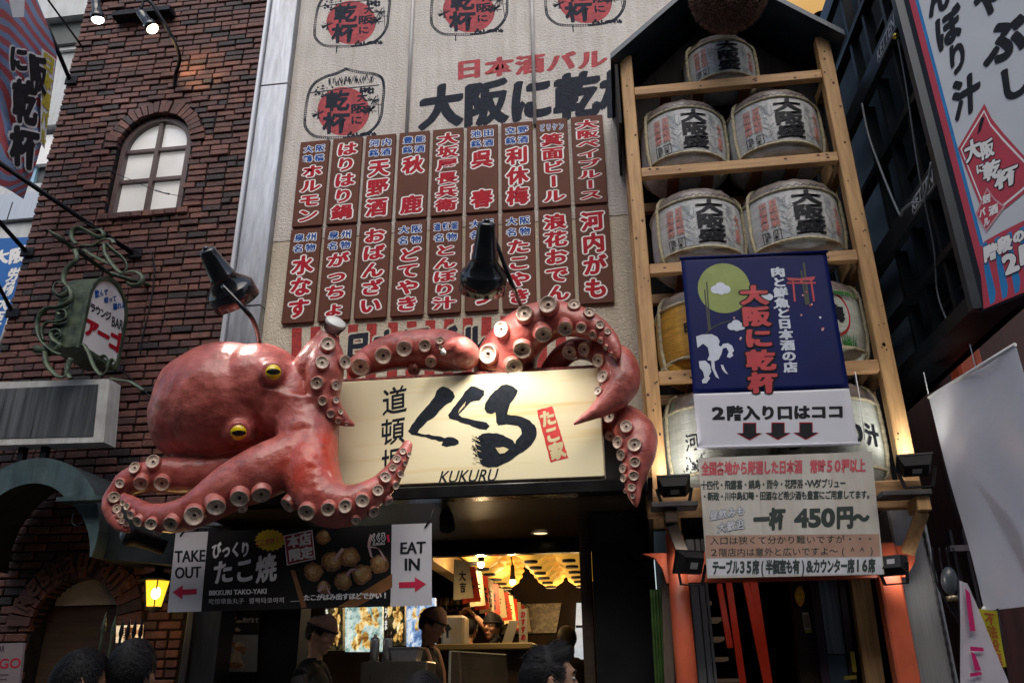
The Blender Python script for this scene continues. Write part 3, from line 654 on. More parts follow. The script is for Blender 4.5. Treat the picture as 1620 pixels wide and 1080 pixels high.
S3 = c4([(225, 300, 38), (335, 355, 37), (383, 268, 36), (290, 187, 35), (393, 118, 36), (473, 197, 35), (507, 78, 36), (584, 170, 31), (624, 75, 26), (660, 173, 22), (696, 110, 23), (716, 206, 17), (749, 164, 18), (753, 234, 13), (784, 197, 13), (779, 265, 11), (802, 298, 8)])
S4 = c4([(608, 287, 32), (683, 277, 28), (750, 330, 28), (732, 385, 20), (772, 411, 26), (737, 435, 14), (746, 479, 21), (714, 485, 12), (705, 518, 16), (680, 522, 10), (669, 549, 11), (656, 560, 7), (645, 582, 10), (629, 608, 6)])
S5 = c4([(803, 600, 27), (803, 680, 24), (877, 650, 29), (845, 720, 27), (912, 733, 29), (858, 778, 24), (915, 813, 22), (865, 842, 20), (907, 876, 21), (868, 890, 16), (900, 935, 17), (870, 948, 9), (905, 973, 11), (884, 982, 9)])
for T, S in ((T2, S2), (T3, S3), (T4, S4), (T5, S5)):
    mb = MB(); tent(mb, T, 32, 8); mb = lumpy(remesh(mb, .009, 3), .006, 6)
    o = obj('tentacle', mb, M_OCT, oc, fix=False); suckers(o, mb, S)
    if T is T2:
        p = at(702, 556, 5.13); obj('chipped_tip', lumpy(MB().ball(p, (.022, .02, .026), 14), .006, 30), mat('bare plaster', (.68, .68, .66), .6, bump=.5), o)
    if T is T3:
        p = at(973, 552, 5.1); obj('chipped_tip', lumpy(MB().ball(p, (.022, .015, .055), 14), .008, 30), mat('flaked grey paint', (.22, .27, .27), .6, var=.5, vs=40, bump=.8), o)
# ================================================================ gooseneck spotlights
M_LAMP = mat('gloss black enamel', (.01, .011, .014), .16, var=.2, coat=.5, rrough=.04)
M_BULB = lambda n, e, c: mat(n, (.8, .8, .78), .4, emit=e, ecol=c, rrough=0)
def goose(x0, y0, x1, y1, Y0, Y1, arm, rs, label, tgt, en, spot):
    a, b = at(x0, y0, Y0), at(x1, y1, Y1); t = thing('gooseneck_spotlight', arm[-1], label, 'spotlight', 'black spotlights aimed at the octopus and sign')
    L_ = (b-a).length; M = Matrix.Translation(a) @ (b-a).to_track_quat('Z', 'Y').to_matrix().to_4x4(); s = mpp(a)
    pr = [(.001, 0), (rs[0]*.7*s, 0), (rs[0]*s, .02*L_), (rs[0]*1.02*s, .06*L_), (rs[1]*s, .47*L_), (rs[1]*1.06*s, .48*L_), (rs[1]*1.06*s, .52*L_), (rs[1]*1.02*s, .53*L_), (rs[2]*.98*s, .72*L_), (rs[2]*1.02*s, .735*L_), (rs[2]*1.02*s, L_), (rs[2]*.96*s, L_), (rs[2]*.92*s, .76*L_), (rs[1]*.8*s, .55*L_), (.001, .53*L_)]
    sd_ = obj('shade', MB().lathe(pr, M, 32), M_LAMP, t)
    obj('bulb', MB().ball(lerp(a, b, .70), rs[2]*.42*s, 18), M_BULB('lamp bulb', 3, (1, .93, .82)), t)
    kn = MB(); kn.ball(lerp(a, b, .0), rs[0]*.42*s, 10); obj('cap_knob', kn, M_LAMP, t)
    obj('arm', MB().tube(spline(arm, 6), 3.7*s, 10), M_LAMP, t)
    light('lamp_light', 'SPOT', lerp(a, b, .95), en, (1, .93, .84), t, tgt, rs[2]*.75*s, spot, .8)
    return t
goose(326, 394, 376, 478, 4.62, 4.95, [at(352, 452, 4.70), at(385, 487, 4.74), at(402, 510, 4.85), at(411, 545, 5.1), at(412, 580, 5.3)], (13, 20, 38), 'black spotlight tilted right, above the round octopus head', at(475, 665, 5.0), 20, 85)
goose(770, 351, 763, 462, 4.60, 4.92, [at(780, 372, 4.80), at(793, 405, 4.84), at(812, 455, 4.95), at(826, 490, 5.3), at(829, 520, 5.45)], (14, 20, 38), 'upright black spotlight in front of the brown menu plates above the sign', at(790, 640, 5.2), 56, 105)
# led bulb in the broken tentacle end
lb = thing('led_bulb', at(524, 532, 5.05), 'pale grey finned lamp bulb stuck in the broken upright tentacle end', 'light bulb')
a, b = at(521, 531, 5.05), at(532, 508, 4.98); M = Matrix.Translation(a) @ (b-a).to_track_quat('Z', 'Y').to_matrix().to_4x4(); l = (b-a).length; r = 17*mpp(a)
obj('collar', MB().lathe([(r*.55, -.1*l), (r*.6, 0), (r*.66, .3*l), (r*.95, .8*l), (r, .95*l), (r*.96, l)], M, 28), mat('grey bulb ceramic', (.50, .53, .53), .35), lb)
obj('lens', MB().lathe([(r*.94, .99*l), (r*.7, 1.08*l), (r*.35, 1.12*l), (.001, 1.13*l)], M, 28), mat('bulb lens', (.7, .71, .68), .3), lb)
fn = MB()
for k in range(26):
    t = 6.283*k/26; v = lambda q, z: M @ Vector((q*math.cos(t), q*math.sin(t), z)); fn.beam(v(r*.72, .36*l), v(r*1.0, .84*l), .0025, .008, M.to_3x3() @ Vector((math.cos(t), math.sin(t), 0)))
obj('cooling_fins', fn, mat('dark fin grey', (.10, .11, .11), .5), lb)  # fins a darker grey than the collar
# small dark spotlight under the soffit
sp = thing('soffit_spotlight', at(704, 800, 5.7), 'small dark spotlight hanging from the brown soffit below the sign', 'spotlight')
p = at(704, 818, 5.7); obj('lamp_head', MB().lathe([(.001, 0), (.035, 0), (.05, .05), (.055, .15), (.05, .15), (.001, .1)], Matrix.Translation(p+Vector((0, .02, .05))) @ Vector((.2, -.4, -1)).to_track_quat('Z', 'Y').to_matrix().to_4x4(), 20), M_MBLACK, sp)
obj('bracket', MB().beam(p+Vector((0, .02, .04)), p+Vector((0, .02, .13)), .02, .02), M_MBLACK, sp)
# ================================================================ sake barrel rack
RY = 5.55
rk = thing('barrel_rack', (1.1, 5.85, 0), 'tall pine timber rack with gabled black roof holding sake barrels', 'rack')
LX0, LX1, RX0, RX1 = .232, .335, 1.838, 1.945
M_BACK = mat('dark stained boards', (.022, .019, .018), .8, var=.4, vs=4, stretch=(6, 6, .7))
for x0, x1, y0 in ((LX0, LX1, RY), (RX0, RX1, RY)): obj('front_post', MB().box(x0, x1, y0, y0+.10, 2.55, 6.42, bev=.006), M_WOOD, rk)
for x0, x1 in ((LX0-.0, LX1), (RX0, RX1)): obj('rear_post', MB().box(x0, x1, 6.08, 6.18, 2.55, 6.3, bev=.006), M_WOOD, rk)
RZ = []
for (xl, yt, yb) in ((1005, 136, 155), (1015, 264, 282), (1030, 416, 434), (1044, 586, 605)):
    zt, zb = at(xl, yt, RY).z, at(xl, yb, RY).z; zb = zt-.085; RZ.append(zt)
    obj('rail', MB().box(LX1+.001, RX0-.001, RY+.012, RY+.075, zb, zt, bev=.005), M_WOODH, rk)
    obj('rear_rail', MB().box(LX1+.001, RX0-.001, 6.09, 6.15, zb, zt, bev=.005), M_WOODH, rk)
    for x in (.55, .82, 1.2, 1.48): obj('shelf_slat', MB().box(x, x+.09, RY+.076, 6.089, zt-.05, zt-.006), mat('red brown slats', (.16, .06, .025), .6, var=.3), rk)
    for xx in (LX0+.02, RX0+.02): obj('side_rail', MB().box(xx, xx+.06, RY+.101, 6.079, zb, zt, bev=.004), M_WOODH, rk)
zt = at(1050, 776, RY).z
obj('bottom_beam', MB().box(LX0-.05, RX1-.02, RY-.06, RY-.002, zt-.185, zt, bev=.008), M_WOODH, rk); RZ.append(zt)
kn = MB(); rg = random.Random(4)
for k in range(46):     # knots
    x0, x1 = ((LX0, LX1), (RX0, RX1))[k % 2]; x, z, r = rg.uniform(x0+.015, x1-.015), rg.uniform(2.8, 6.3), rg.uniform(.004, .011)
    kn.add([(x, RY-.0012, z)]+[(x+r*math.cos(6.283*j/9), RY-.0012, z+r*1.35*math.sin(6.283*j/9)) for j in range(9)], [(0, j+1, (j+1) % 9+1) for j in range(9)])
for z in RZ[:4]:
    for k in range(7): x, r = rg.uniform(.4, 1.8), rg.uniform(.004, .01); zz = z-rg.uniform(.02, .065); kn.add([(x, RY+.0108, zz)]+[(x+r*1.4*math.cos(6.283*j/9), RY+.0108, zz+r*math.sin(6.283*j/9)) for j in range(9)], [(0, j+1, (j+1) % 9+1) for j in range(9)])
obj('knots', kn, M_KNOT, rk, kind='stuff', fix=False)
obj('back_panel', MB().box(LX1+.02, RX0-.02, 6.185, 6.205, 2.55, 6.9), M_BACK, rk)
# roof
M_ROOF = mat('blue black sheet metal', (.018, .032, .052), .4, .3, var=.3, vs=6, bump=.25, bs=14)
a, b = at(966, 94, RY-.14), at(1337, 55, RY-.14); apx = Vector(((a.x+b.x)/2, RY-.14, (a.z+b.z)/2+.86)); ez = (a.z+b.z)/2
for e_ in (Vector((a.x, RY-.14, ez)), Vector((b.x, RY-.14, ez))):
    t = Vector((0, 0, .055)); obj('roof_slope', MB().hexa([apx+t, e_+t, e_, apx, apx+t+Vector((0, .8, 0)), e_+t+Vector((0, .8, 0)), e_+Vector((0, .8, 0)), apx+Vector((0, .8, 0))]), M_ROOF, rk)
g0 = apx-Vector((0, -.5, .09)); obj('gable', MB().prism([g0, (a.x+.12, g0.y, ez-.02), (a.x+.12, g0.y, ez-.5), (b.x-.12, g0.y, ez-.5), (b.x-.12, g0.y, ez-.02)], (0, .03, 0)), M_BACK, rk)
obj('side_board', MB().box(a.x+.03, a.x+.055, RY-.1, 6.2, ez-.62, ez-.03), M_MBLACK, rk)
obj('eave_beam', MB().box(LX0-.02, LX0+.06, RY+.12, 6.15, ez-.12, ez-.02), M_DARKWOOD, rk)
# cedar ball
cb = thing('cedar_ball', at(1155, 44, 5.3), 'dark brown bristly cedar ball hanging under the rack roof', 'cedar ball')
c = at(1152, -10, 5.2); r = 62*mpp(c); ball = MB().ball(c, r*.93, 24); rg = random.Random(8); br_ = MB()
for k in range(9000):
    v = Vector((rg.gauss(0, 1), rg.gauss(0, 1), rg.gauss(0, 1))).normalized(); t = v.orthogonal().normalized(); t = Matrix.Rotation(rg.uniform(0, 6.28), 3, v) @ t
    p = c+v*r*.9; q = c+(v+t*rg.uniform(-.12, .12)).normalized()*r*rg.uniform(.97, 1.05); s_ = v.cross(t)*.0035; br_.add([p+s_, p-s_, q], [(0, 1, 2)])
obj('core', ball, mat('cedar core', (.035, .018, .013), .9), cb); obj('cedar_sprigs', br_, mat('dried cedar', (.19, .115, .09), .9, var=.45, vs=14), cb, fix=False)
obj('cord', MB().tube([c+Vector((0, 0, r)), c+Vector((0, 0, r+.5))], .01, 6), M_DARKWOOD, cb)
# ---------------------------------------------------------------- sake barrels
M_ROPE = mat('straw rope', (.40, .36, .25), .85, var=.3, vs=40, bump=.6, bs=90)
M_WRAP = mat('crinkled barrel wrap', (.15, .125, .115), .45, var=.4, vs=9, bump=.9, bs=14, coat=.4)
M_STRAW = mat('straw bottom', (.16, .15, .11), .9, var=.5, vs=20, bump=.8)
def bodymat(n, c, s=.1): return mat(n, c, .62, var=s, vs=3, stretch=(2, 2, 14), bump=.5, bs=11, coat=.1, streak=.25)
M_BW, M_BYEL, M_BGRN = bodymat('greyish barrel sheet', (.50, .52, .54), .12), bodymat('ochre barrel sheet', (.50, .27, .03), .2), bodymat('white barrel sheet', (.46, .50, .47), .1)
M_FADEINK = mat('pale grey print', (.31, .34, .37), .6, var=.3, vs=30)
def prof(t):        # relative radius against relative height
    P = [(0, .70), (.06, .86), (.14, .95), (.35, 1.0), (.6, 1.0), (.79, .985), (.88, .95), (.95, .88), (1, .74)]
    for (a_, x), (b_, y) in zip(P, P[1:]):
        if t <= b_: return x+(y-x)*(t-a_)/(b_-a_)
    return .74
def barrel(cx, cy, z, r, h, label, body, rot=0, art=None, group='sake barrels stacked on the timber rack'):
    t_ = thing('sake_barrel', (cx, cy, z), label, 'barrel', group); M = Matrix.Translation((cx, cy, z))
    obj('body', MB().lathe([(.001, .0), (r*.6, .0)]+[(r*prof(k/20), h*k/20) for k in range(0, 17)], M, 40), body, t_)
    wr = MB(); rg = random.Random(int(cx*100)+int(z*10)); n = 40; vs = []
    for k in range(16, 21):
        for j in range(n): q = 6.283*j/n; rr = r*(prof(k/20)+.012+rg.uniform(-.012, .014)); vs.append((cx+rr*math.cos(q), cy+rr*math.sin(q), z+h*k/20+rg.uniform(-.006, .006)+(.0 if k < 20 else .0)))
    wr.add(vs+[(cx, cy, z+h*1.0)], [(i*n+j, i*n+(j+1) % n, (i+1)*n+(j+1) % n, (i+1)*n+j) for i in range(4) for j in range(n)]+[(4*n+j, 4*n+(j+1) % n, 5*n) for j in range(n)], 0, True)
    obj('top_wrap', wr, M_WRAP, t_)
    for tz, rr in ((.80, .010), (.15, .012)):
        obj('band', MB().tube([(cx+(r*prof(tz)+.006)*math.cos(6.283*k/36), cy+(r*prof(tz)+.006)*math.sin(6.283*k/36), z+h*tz) for k in range(37)], rr, 6, cap=False), M_ROPE, t_)
    for dq in (-1.15, 1.15, 0.12+math.pi):
        q = -math.pi/2+dq+rot; rp_ = MB()
        pts = [Vector((cx+(r*prof(s/24)+.014)*math.cos(q), cy+(r*prof(s/24)+.014)*math.sin(q), z+h*s/24)) for s in range(25)]
        rp_.tube(pts, [.013+.003*(k % 2) for k in range(25)], 8); obj('rope', rp_, M_ROPE, t_)
    def fn(u, v, zz=0):
        q = rot+(u-.5)*2.4; tz = 1-v; R_ = r*prof(tz)+zz+.002
        return Vector((cx+R_*math.sin(q), cy-R_*math.cos(q), z+h*tz))
    if art: art(fn, t_)
    return t_
def osaka(fn, t_):
    a = MB(); sb = nib(.04, .018, 8, .5)
    txt(a, '大阪盛', sub(fn, .40, .235, .665, .80), 'v', 0, z=.005, off=.006, nb=sb, fill=1.0, slant=.06)
    txt(a, '百姓昭明', sub(fn, .215, .29, .295, .66), 'v', 1, z=.004, nb=BR); txt(a, '伝和萬邦', sub(fn, .125, .29, .205, .66), 'v', 1, z=.004, nb=BR)
    for s, u in (('日', .21), ('本', .21), ('盛', .14), ('醸', .14)): txt(a, s, sub(fn, u, .70 if s in '日盛' else .755, u+.065, .755 if s in '日盛' else .81), 'v', 0, z=.004)
    for u0, v0, u1, v1 in ((.125, .69, .29, .697), (.125, .815, .29, .822), (.125, .69, .131, .822), (.284, .69, .29, .822)): a.quad([sub(fn, u0, v0, u1, v1)(u, v, .004) for u, v in ((0, 0), (1, 0), (1, 1), (0, 1))])
    txt(a, '大阪', sub(fn, .78, .35, .86, .75), 'v', 1, z=.004, nb=BR)
    rg = random.Random(2)
    for side, c0 in ((0, .345), (1, .72)):        # pale feather pattern
        for k in range(22):
            u, v = c0+rg.uniform(-.03, .03), .82-k*.024; du = (.05+.03*math.sin(k))*(-1 if k % 2 else 1); a.add([fn(u, v, .003), fn(u+.004, v-.02, .003), fn(u+du, v-.085, .003)], [(0, 1, 2)], 2)
        for k in range(10): u = c0+rg.uniform(-.05, .05); a.quad([fn(u, .82, .0032), fn(u+.012, .82, .0032), fn(u+.006, .32, .0032), fn(u, .32, .0032)], 2)
    x = .25
    for k in range(9):      # zigzag under the wrap
        a.add([fn(x, .185, .02), fn(x+.03, .155, .02), fn(x+.034, .165, .02), fn(x+.006, .195, .02)], [(0, 1, 2, 3)], 0); a.add([fn(x+.03, .155, .021), fn(x+.062, .19, .021), fn(x+.056, .197, .021), fn(x+.027, .165, .021)], [(0, 1, 2, 3)], 0); x += .06
    obj('lettering', a, [M_INK, mat('faded vermilion', (.42, .17, .15), .6, var=.2), M_FADEINK], t_, fix=False)
BCY = 5.885; sc = lambda px, py: at(px, py, BCY)
def bar(px, pw, zi, label, body, rot, art, h=.66):
    p = sc(px, 200 if zi < 2 else 330); x = sc(px, {0: 110, 1: 215, 2: 360, 3: 515, 4: 700}[zi]); r = pw/2*mpp(x)
    return barrel(x.x, BCY, RZ[zi]+.004, r*.985, h, label, body, rot, art)
bar(1137, 112, 0, 'single grey sake barrel on the top shelf, black brush lettering', M_BW, .05, osaka, .53)
bar(1078, 132, 1, 'grey sake barrel at left of the second shelf below the roof', M_BW, .13, osaka)
bar(1221, 144, 1, 'grey sake barrel at right of the second shelf below the roof', M_BW, .10, osaka)
bar(1101, 142, 2, 'grey sake barrel at left of the shelf just above the navy banner', M_BW, .13, osaka)
bar(1249, 154, 2, 'grey sake barrel at right of the shelf just above the navy banner', M_BW, .10, osaka)
def yel(fn, t_):
    a = MB(); txt(a, 'O', sub(fn, .36, .30, .44, .42), 'l', 0, z=.005, off=.02); txt(a, 'BAR', sub(fn, .29, .46, .50, .57), 'l', 0, z=.005, off=.02)
    for k in range(5): a.quad([fn(u, .66+k*.045+dv, .003) for u, dv in ((.05, 0), (.95, 0), (.95, .006), (.05, .006))], 0)
    obj('lettering', a, [M_INK], t_, fix=False)
bar(1112, 150, 3, 'ochre yellow sake barrel half hidden behind left edge of the navy banner', M_BYEL, .0, yel)
def ume(fn, t_):
    a = MB(); n = 30; c0 = (.60, .47)
    for rr, mi, z in ((.175, 1, .003), (.155, 2, .0045)):
        a.add([fn(*c0, z)]+[fn(c0[0]+rr*.9*math.cos(6.283*k/n), c0[1]+rr*1.5*math.sin(6.283*k/n), z) for k in range(n)], [(0, k+1, (k+1) % n+1) for k in range(n)], mi)
    txt(a, '梅', sub(fn, .55, .36, .70, .58), 'h', 0, z=.006, nb=BB)
    rg = random.Random(1)
    for k in range(60):
        u, v = rg.uniform(.35, .8), .82+rg.uniform(-.04, .04); a.add([fn(u, v, .004+.0001*(k % 4)), fn(u+.012, v, .004), fn(u+rg.uniform(-.04, .04), v-.13, .004)], [(0, 1, 2)], 3)
        u, v = rg.uniform(.3, .85), .2; a.add([fn(u, v, .018), fn(u+.02, v, .018), fn(u+.01, v+.06, .018)], [(0, 1, 2)], 3)
    obj('emblem', a, [M_INK, M_REDINK, M_BGRN, mat('leaf green print', (.02, .15, .03), .6)], t_, fix=False)
bar(1285, 150, 3, 'white sake barrel with red ring and green leaves behind the navy banner', M_BGRN, -.05, ume)
def kawachi(fn, t_):
    a = MB(); txt(a, '河内ワイン', sub(fn, .20, .46, .80, .64), 'h', 0, z=.004, off=0, fill=1)
    for k in range(6): a.quad([fn(u, .11+k*.018+dv, .02) for u, dv in ((.1, 0), (.9, 0), (.9, .008), (.1, .008))], 1)
    rg = random.Random(6)
    for k in range(70): u, v = rg.gauss(.28, .06), rg.gauss(.78, .04); a.add([fn(u, v, .004+.0001*(k % 5)), fn(u+.014, v+.01, .004), fn(u+.006, v-.02, .004)], [(0, 1, 2)], 0)
    obj('lettering', a, [M_INK, mat('green print', (.05, .16, .08), .6)], t_, fix=False)
bar(1135, 170, 4, 'large white sake barrel with thin black writing behind the bottom left of the banner', M_BGRN, .0, kawachi, .72)
def tonbori(fn, t_):
    a = MB(); txt(a, 'とんぼり汁', sub(fn, .12, .44, .88, .66), 'h', 0, z=.004, nb=BB, fill=1)
    for k in range(5): a.quad([fn(u, .11+k*.018+dv, .02) for u, dv in ((.1, 0), (.9, 0), (.9, .008), (.1, .008))], 1)
    obj('lettering', a, [M_INK, mat('violet print', (.10, .07, .13), .6)], t_, fix=False)
bar(1305, 172, 4, 'large white sake barrel with bold brush writing behind the bottom right of the banner', M_BGRN, -.05, tonbori, .72)
# ---------------------------------------------------------------- navy hanging banner
nb_ = thing('hanging_banner', at(1230, 708, 5.4), 'navy blue hanging banner with green moon and red vertical lettering, white strip below', 'banner')
NQ = quad([(1077, 408), (1307, 397), (1358, 704), (1105, 711)], 5.4); nf = qfn(NQ)
def cloth(mb, f, u0, v0, u1, v1, mi=0, n=28, amp=.013, th=.01):
    vs = []
    for s in (0, -th):
        for j in range(n+1):
            for i in range(n+1):
                u, v = u0+(u1-u0)*i/n, v0+(v1-v0)*j/n; vs.append(f(u, v, s+wav(u, v, amp)))
    k = n+1; o = k*k; fs = []
    for j in range(n):
        for i in range(n): a = j*k+i; fs += [(a, a+1, a+k+1, a+k), (o+a+k, o+a+k+1, o+a+1, o+a)]
    for i in range(n):
        fs += [(i, i+1, o+i+1, o+i), (n*k+i, n*k+i+1, o+n*k+i+1, o+n*k+i), (i*k, (i+1)*k, o+(i+1)*k, o+i*k), (i*k+n, (i+1)*k+n, o+(i+1)*k+n, o+i*k+n)]
    mb.add(vs, fs, mi, True); return mb
def wav(u, v, a): return a*(math.sin(u*5+v*3)*.6+math.sin(u*11-v*5+1)*.4)
VN = .727
nfw = lambda u, v, z=0: nf(u, v, z+wav(u, v, .013))
M_NAVY = mat('navy banner cloth', (.002, .008, .085), .5, var=.15, vs=3, bump=.3, bs=5, spec=.2)
M_BWHITE = mat('white banner cloth', (.60, .62, .70), .5, var=.05, vs=3, bump=.1, bs=7)
obj('navy_cloth', cloth(MB(), nf, 0, 0, 1, VN), M_NAVY, nb_); obj('white_cloth', cloth(MB(), nf, 0, VN+.002, 1, 1), M_BWHITE, nb_)
for v in (.004, .992): obj('rod', MB().tube([nf(-.01, v, .006), nf(1.01, v, .006)], .011, 8), M_NAVY if v < .5 else M_BWHITE, nb_)
def N8(x, y):    # crop pixel -> uv on the banner
    p = at(1070+x/4.5, 390+y/4.5, 5.4); a, b, c, d = NQ; v = (a.z-p.z)/(a.z-d.z); xl = a.x+(d.x-a.x)*v; xr = b.x+(c.x-b.x)*v; return ((p.x-xl)/(xr-xl), v)
def nq(pts):
    q = [N8(x, y) for x, y in pts]
    return lambda u, v, z=0: nfw(*((q[0][k]*(1-u)+q[1][k]*u)*(1-v)+(q[3][k]*(1-u)+q[2][k]*u)*v for k in (0, 1)), z)
ar = MB()
def disc(mb, x, y, rx, ry, mi, z, n=40): mb.add([nfw(*N8(x, y), z)]+[nfw(*N8(x+rx*math.cos(6.283*k/n), y+ry*math.sin(6.283*k/n)), z) for k in range(n)], [(0, k+1, (k+1) % n+1) for k in range(n)], mi)
def npoly(mb, pts, mi, z): mb.poly(lambda u, v, zz: nfw(u, v, zz), [N8(*p) for p in pts], z, mi)
disc(ar, 338, 292, 186, 178, 0, .004, 60)
for cx, cy, s in ((313, 295, 1), (625, 342, .85), (425, 556, .9)):
    for k, (dx, dy, r) in enumerate(((-35, 8, 34), (0, -14, 36), (38, 5, 34), (5, 16, 32), (-10, -22, 24))): disc(ar, cx+dx*s, cy+dy*s, r*s, r*s*.85, 1, .0055+.0002*k, 24)
for (x0, y0, x1, y1, wd) in ((215, 250, 240, 595, 5), (200, 305, 230, 595, 5), (905, 95, 940, 395, 7), (885, 150, 922, 398, 6), (900, 95, 930, 395, 4)): npoly(ar, [(x0-wd, y0), (x0+wd, y0), (x1+wd, y1), (x1-wd, y1)], 2, .006+x0*1e-6)
npoly(ar, spline([(205, 615), (260, 570), (320, 540), (390, 518)], 4)+spline([(390, 524), (320, 547), (262, 577), (210, 620)], 4), 2, .0062)
npoly(ar, [(140, 640), (180, 625), (250, 622), (290, 640), (308, 670), (300, 700), (318, 710), (330, 690), (365, 683), (395, 700), (410, 735), (395, 755), (405, 770), (380, 788), (358, 780), (372, 745), (355, 715), (330, 722), (320, 760), (300, 800), (270, 815), (275, 870), (305, 938), (280, 925), (250, 860), (248, 812), (220, 805), (235, 770), (222, 715), (190, 690), (150, 720)], 1, .0065)
npoly(ar, [(160, 815), (205, 810), (238, 840), (248, 890), (230, 920), (240, 935), (215, 970), (185, 972), (182, 950), (200, 930), (190, 890), (165, 860)], 1, .0066); npoly(ar, [(315, 838), (332, 838), (345, 870), (368, 905), (345, 895), (325, 870)], 1, .0067)
npoly(ar, [(778, 205), (880, 207), (985, 190), (978, 212), (960, 222), (800, 228)], 3, .007)
for q in ([(785, 238), (990, 232), (990, 243), (785, 250)], [(820, 228), (834, 228), (848, 375), (834, 375)], [(950, 222), (964, 222), (984, 370), (970, 372)], [(876, 215), (892, 215), (894, 240), (878, 240)]): npoly(ar, q, 3, .0073)
rg = random.Random(12)
for k in range(16):
    x, y = rg.choice([(405, 500), (450, 645), (700, 415), (785, 435), (895, 330), (955, 395), (985, 413), (890, 470), (1027, 482), (1037, 570), (925, 300)]); disc(ar, x+rg.uniform(-8, 8), y+rg.uniform(-8, 8), 7, 7, rg.choice([3, 4, 4, 1]), .0075+.0002*k, 10)
R5 = [(438, 262), (650, 258), (738, 1038), (508, 1044)]
txt(ar, '大阪に乾杯', nq(R5), 'v', 5, z=.008, nb=nib(.11, .09, 10, .3), fill=.92, slant=.02); txt(ar, '大阪に乾杯', nq(R5), 'v', 6, z=.0105, nb=nib(.055, .03, 8, .5), fill=.92, slant=.02)
R6 = [(662, 133), (768, 130), (868, 880), (764, 884)]
txt(ar, '肉と鮮魚と日本酒の店', nq(R6), 'v', 1, z=.008, nb=nib(.05, .03, 6, .5), fill=.98)
M_OLIVE = mat('olive moon print', (.22, .28, .07), .5)
obj('artwork', ar, [M_OLIVE, mat('cloud print', (.56, .62, .74), .5), mat('dark stalk print', (.035, .045, .03), .6), mat('torii print', (.40, .03, .05), .5), mat('blossom print', (.6, .3, .32), .5), M_BLACK, mat('red brush print', (.46, .035, .05), .5, var=.15)], nb_, fix=False)
wt = MB(); nb2 = lambda x, y: (1040+x/3.6, 540+y/3.6)
def nfq(pts):
    P = []
    for x, y in pts: X, Y = nb2(x, y); P.append(N8((X-1070)*4.5, (Y-390)*4.5))
    return lambda u, v, z=0: nfw(*((P[0][k]*(1-u)+P[1][k]*u)*(1-v)+(P[3][k]*(1-u)+P[2][k]*u)*v for k in (0, 1)), z)
txt(wt, '2階入り口はココ', nfq([(298, 365), (1060, 342), (1062, 425), (302, 450)]), 'h', 0, z=.004, nb=nib(.05, .04, 8, 0), fill=1.0)
for cx, cy in ((525, 510), (686, 506), (845, 502)):
    for s, mi, z in ((1.12, 1, .004), (1, 0, .0055)):
        P = [(-34, -46), (34, -46), (34, 8), (66, 8), (0, 44), (-66, 8), (-34, 8)]; Q = nfq([(cx-100, cy-100), (cx+100, cy-103), (cx+100, cy+97), (cx-100, cy+100)]); wt.poly(lambda u, v, zz: Q(u, v, zz), [(.5+x*s/200, .5+y*s/200) for x, y in P], z, mi)
obj('arrow_lettering', wt, [M_INK, M_REDINK], nb_, fix=False)
obj('string', MB().tube([at(1353, 588, 5.45), at(1362, 640, 5.42), at(1368, 695, 5.4)], .003, 5), M_WHITE, nb_)
# ---------------------------------------------------------------- notice board
no_ = thing('notice_board', at(1255, 912, 5.38), 'white paper notice board with red, black and brown lines of writing above the torii', 'notice board')
KQ = quad([(1105, 724), (1379, 714), (1399, 908), (1119, 914)], 5.38); kf = qfn(KQ)
def K3c(x, y): return at(1020+x/3.6, 720+y/3.6, 5.38)
def kq(x0, y0, x1, y1, sk=0): return qfn([K3c(x0, y0+sk), K3c(x1, y0-sk), K3c(x1, y1-sk), K3c(x0, y1+sk)])
bk_ = MB(); bk_.hexa([*[p for p in KQ], *[p+Vector((0, .03, 0)) for p in KQ]]); obj('board', bk_, mat('notice paper', (.56, .545, .51), .45, var=.08, vs=2.2, bump=.2, bs=6, streak=.12), no_)
kt = MB()
def kpan(x0, y0, x1, y1, mi, z): f = qfn([K3c(x0, y0), K3c(x1, y0-8), K3c(x1+8, y1-8), K3c(x0+5, y1)]); kt.quad([f(0, 0, z), f(1, 0, z), f(1, 1, z), f(0, 1, z)], mi)
kpan(345, 455, 1334, 584, 3, .002); kpan(356, 587, 1348, 683, 4, .002)
for p in ((640, 20, 690), (880, 10, 930)): kt.quad([K3c(x, y)-Vector((0, .0011, 0)) for x, y in ((p[0], p[1]), (p[0]+2, p[1]), (p[2]+2, 680), (p[2], 680))], 5)
kt.quad([K3c(x, y)-Vector((0, .0012, 0)) for x, y in ((335, 236), (1330, 226), (1330, 228), (335, 239))], 5)
txt(kt, '全国各地から厳選した日本酒', kq(323, 30, 897, 110, 6), 'h', 1, z=.004, nb=nib(.05, .03, 6, 0), fill=1); txt(kt, '常時50種以上', kq(940, 20, 1257, 100, 4), 'h', 1, z=.004, nb=nib(.05, .03, 6, 0), fill=1)
txt(kt, '十四代・飛露喜・鍋島・而今・花陽浴・Wダブリュー', kq(320, 138, 1145, 190, 6), 'h', 0, z=.004, nb=nib(.03, .02, 4, 0), fill=1.04)
txt(kt, '・新政・川中島幻舞・田酒など希少酒も豊富にご用意してます。', kq(325, 203, 1300, 253, 6), 'h', 0, z=.004, nb=nib(.03, .02, 4, 0), fill=1.04)
txt(kt, '昼飲みも', kq(368, 300, 572, 358, 18), 'h', 2, z=.004, nb=nib(.07, .07, 8, 0)); txt(kt, '昼飲みも', kq(368, 300, 572, 358, 18), 'h', 4, z=.0065, nb=nib(.02, .02, 4, 0))
txt(kt, '大歓迎', kq(412, 370, 572, 432, 14), 'h', 2, z=.004, nb=nib(.07, .07, 8, 0)); txt(kt, '大歓迎', kq(412, 370, 572, 432, 14), 'h', 4, z=.0065, nb=nib(.02, .02, 4, 0))
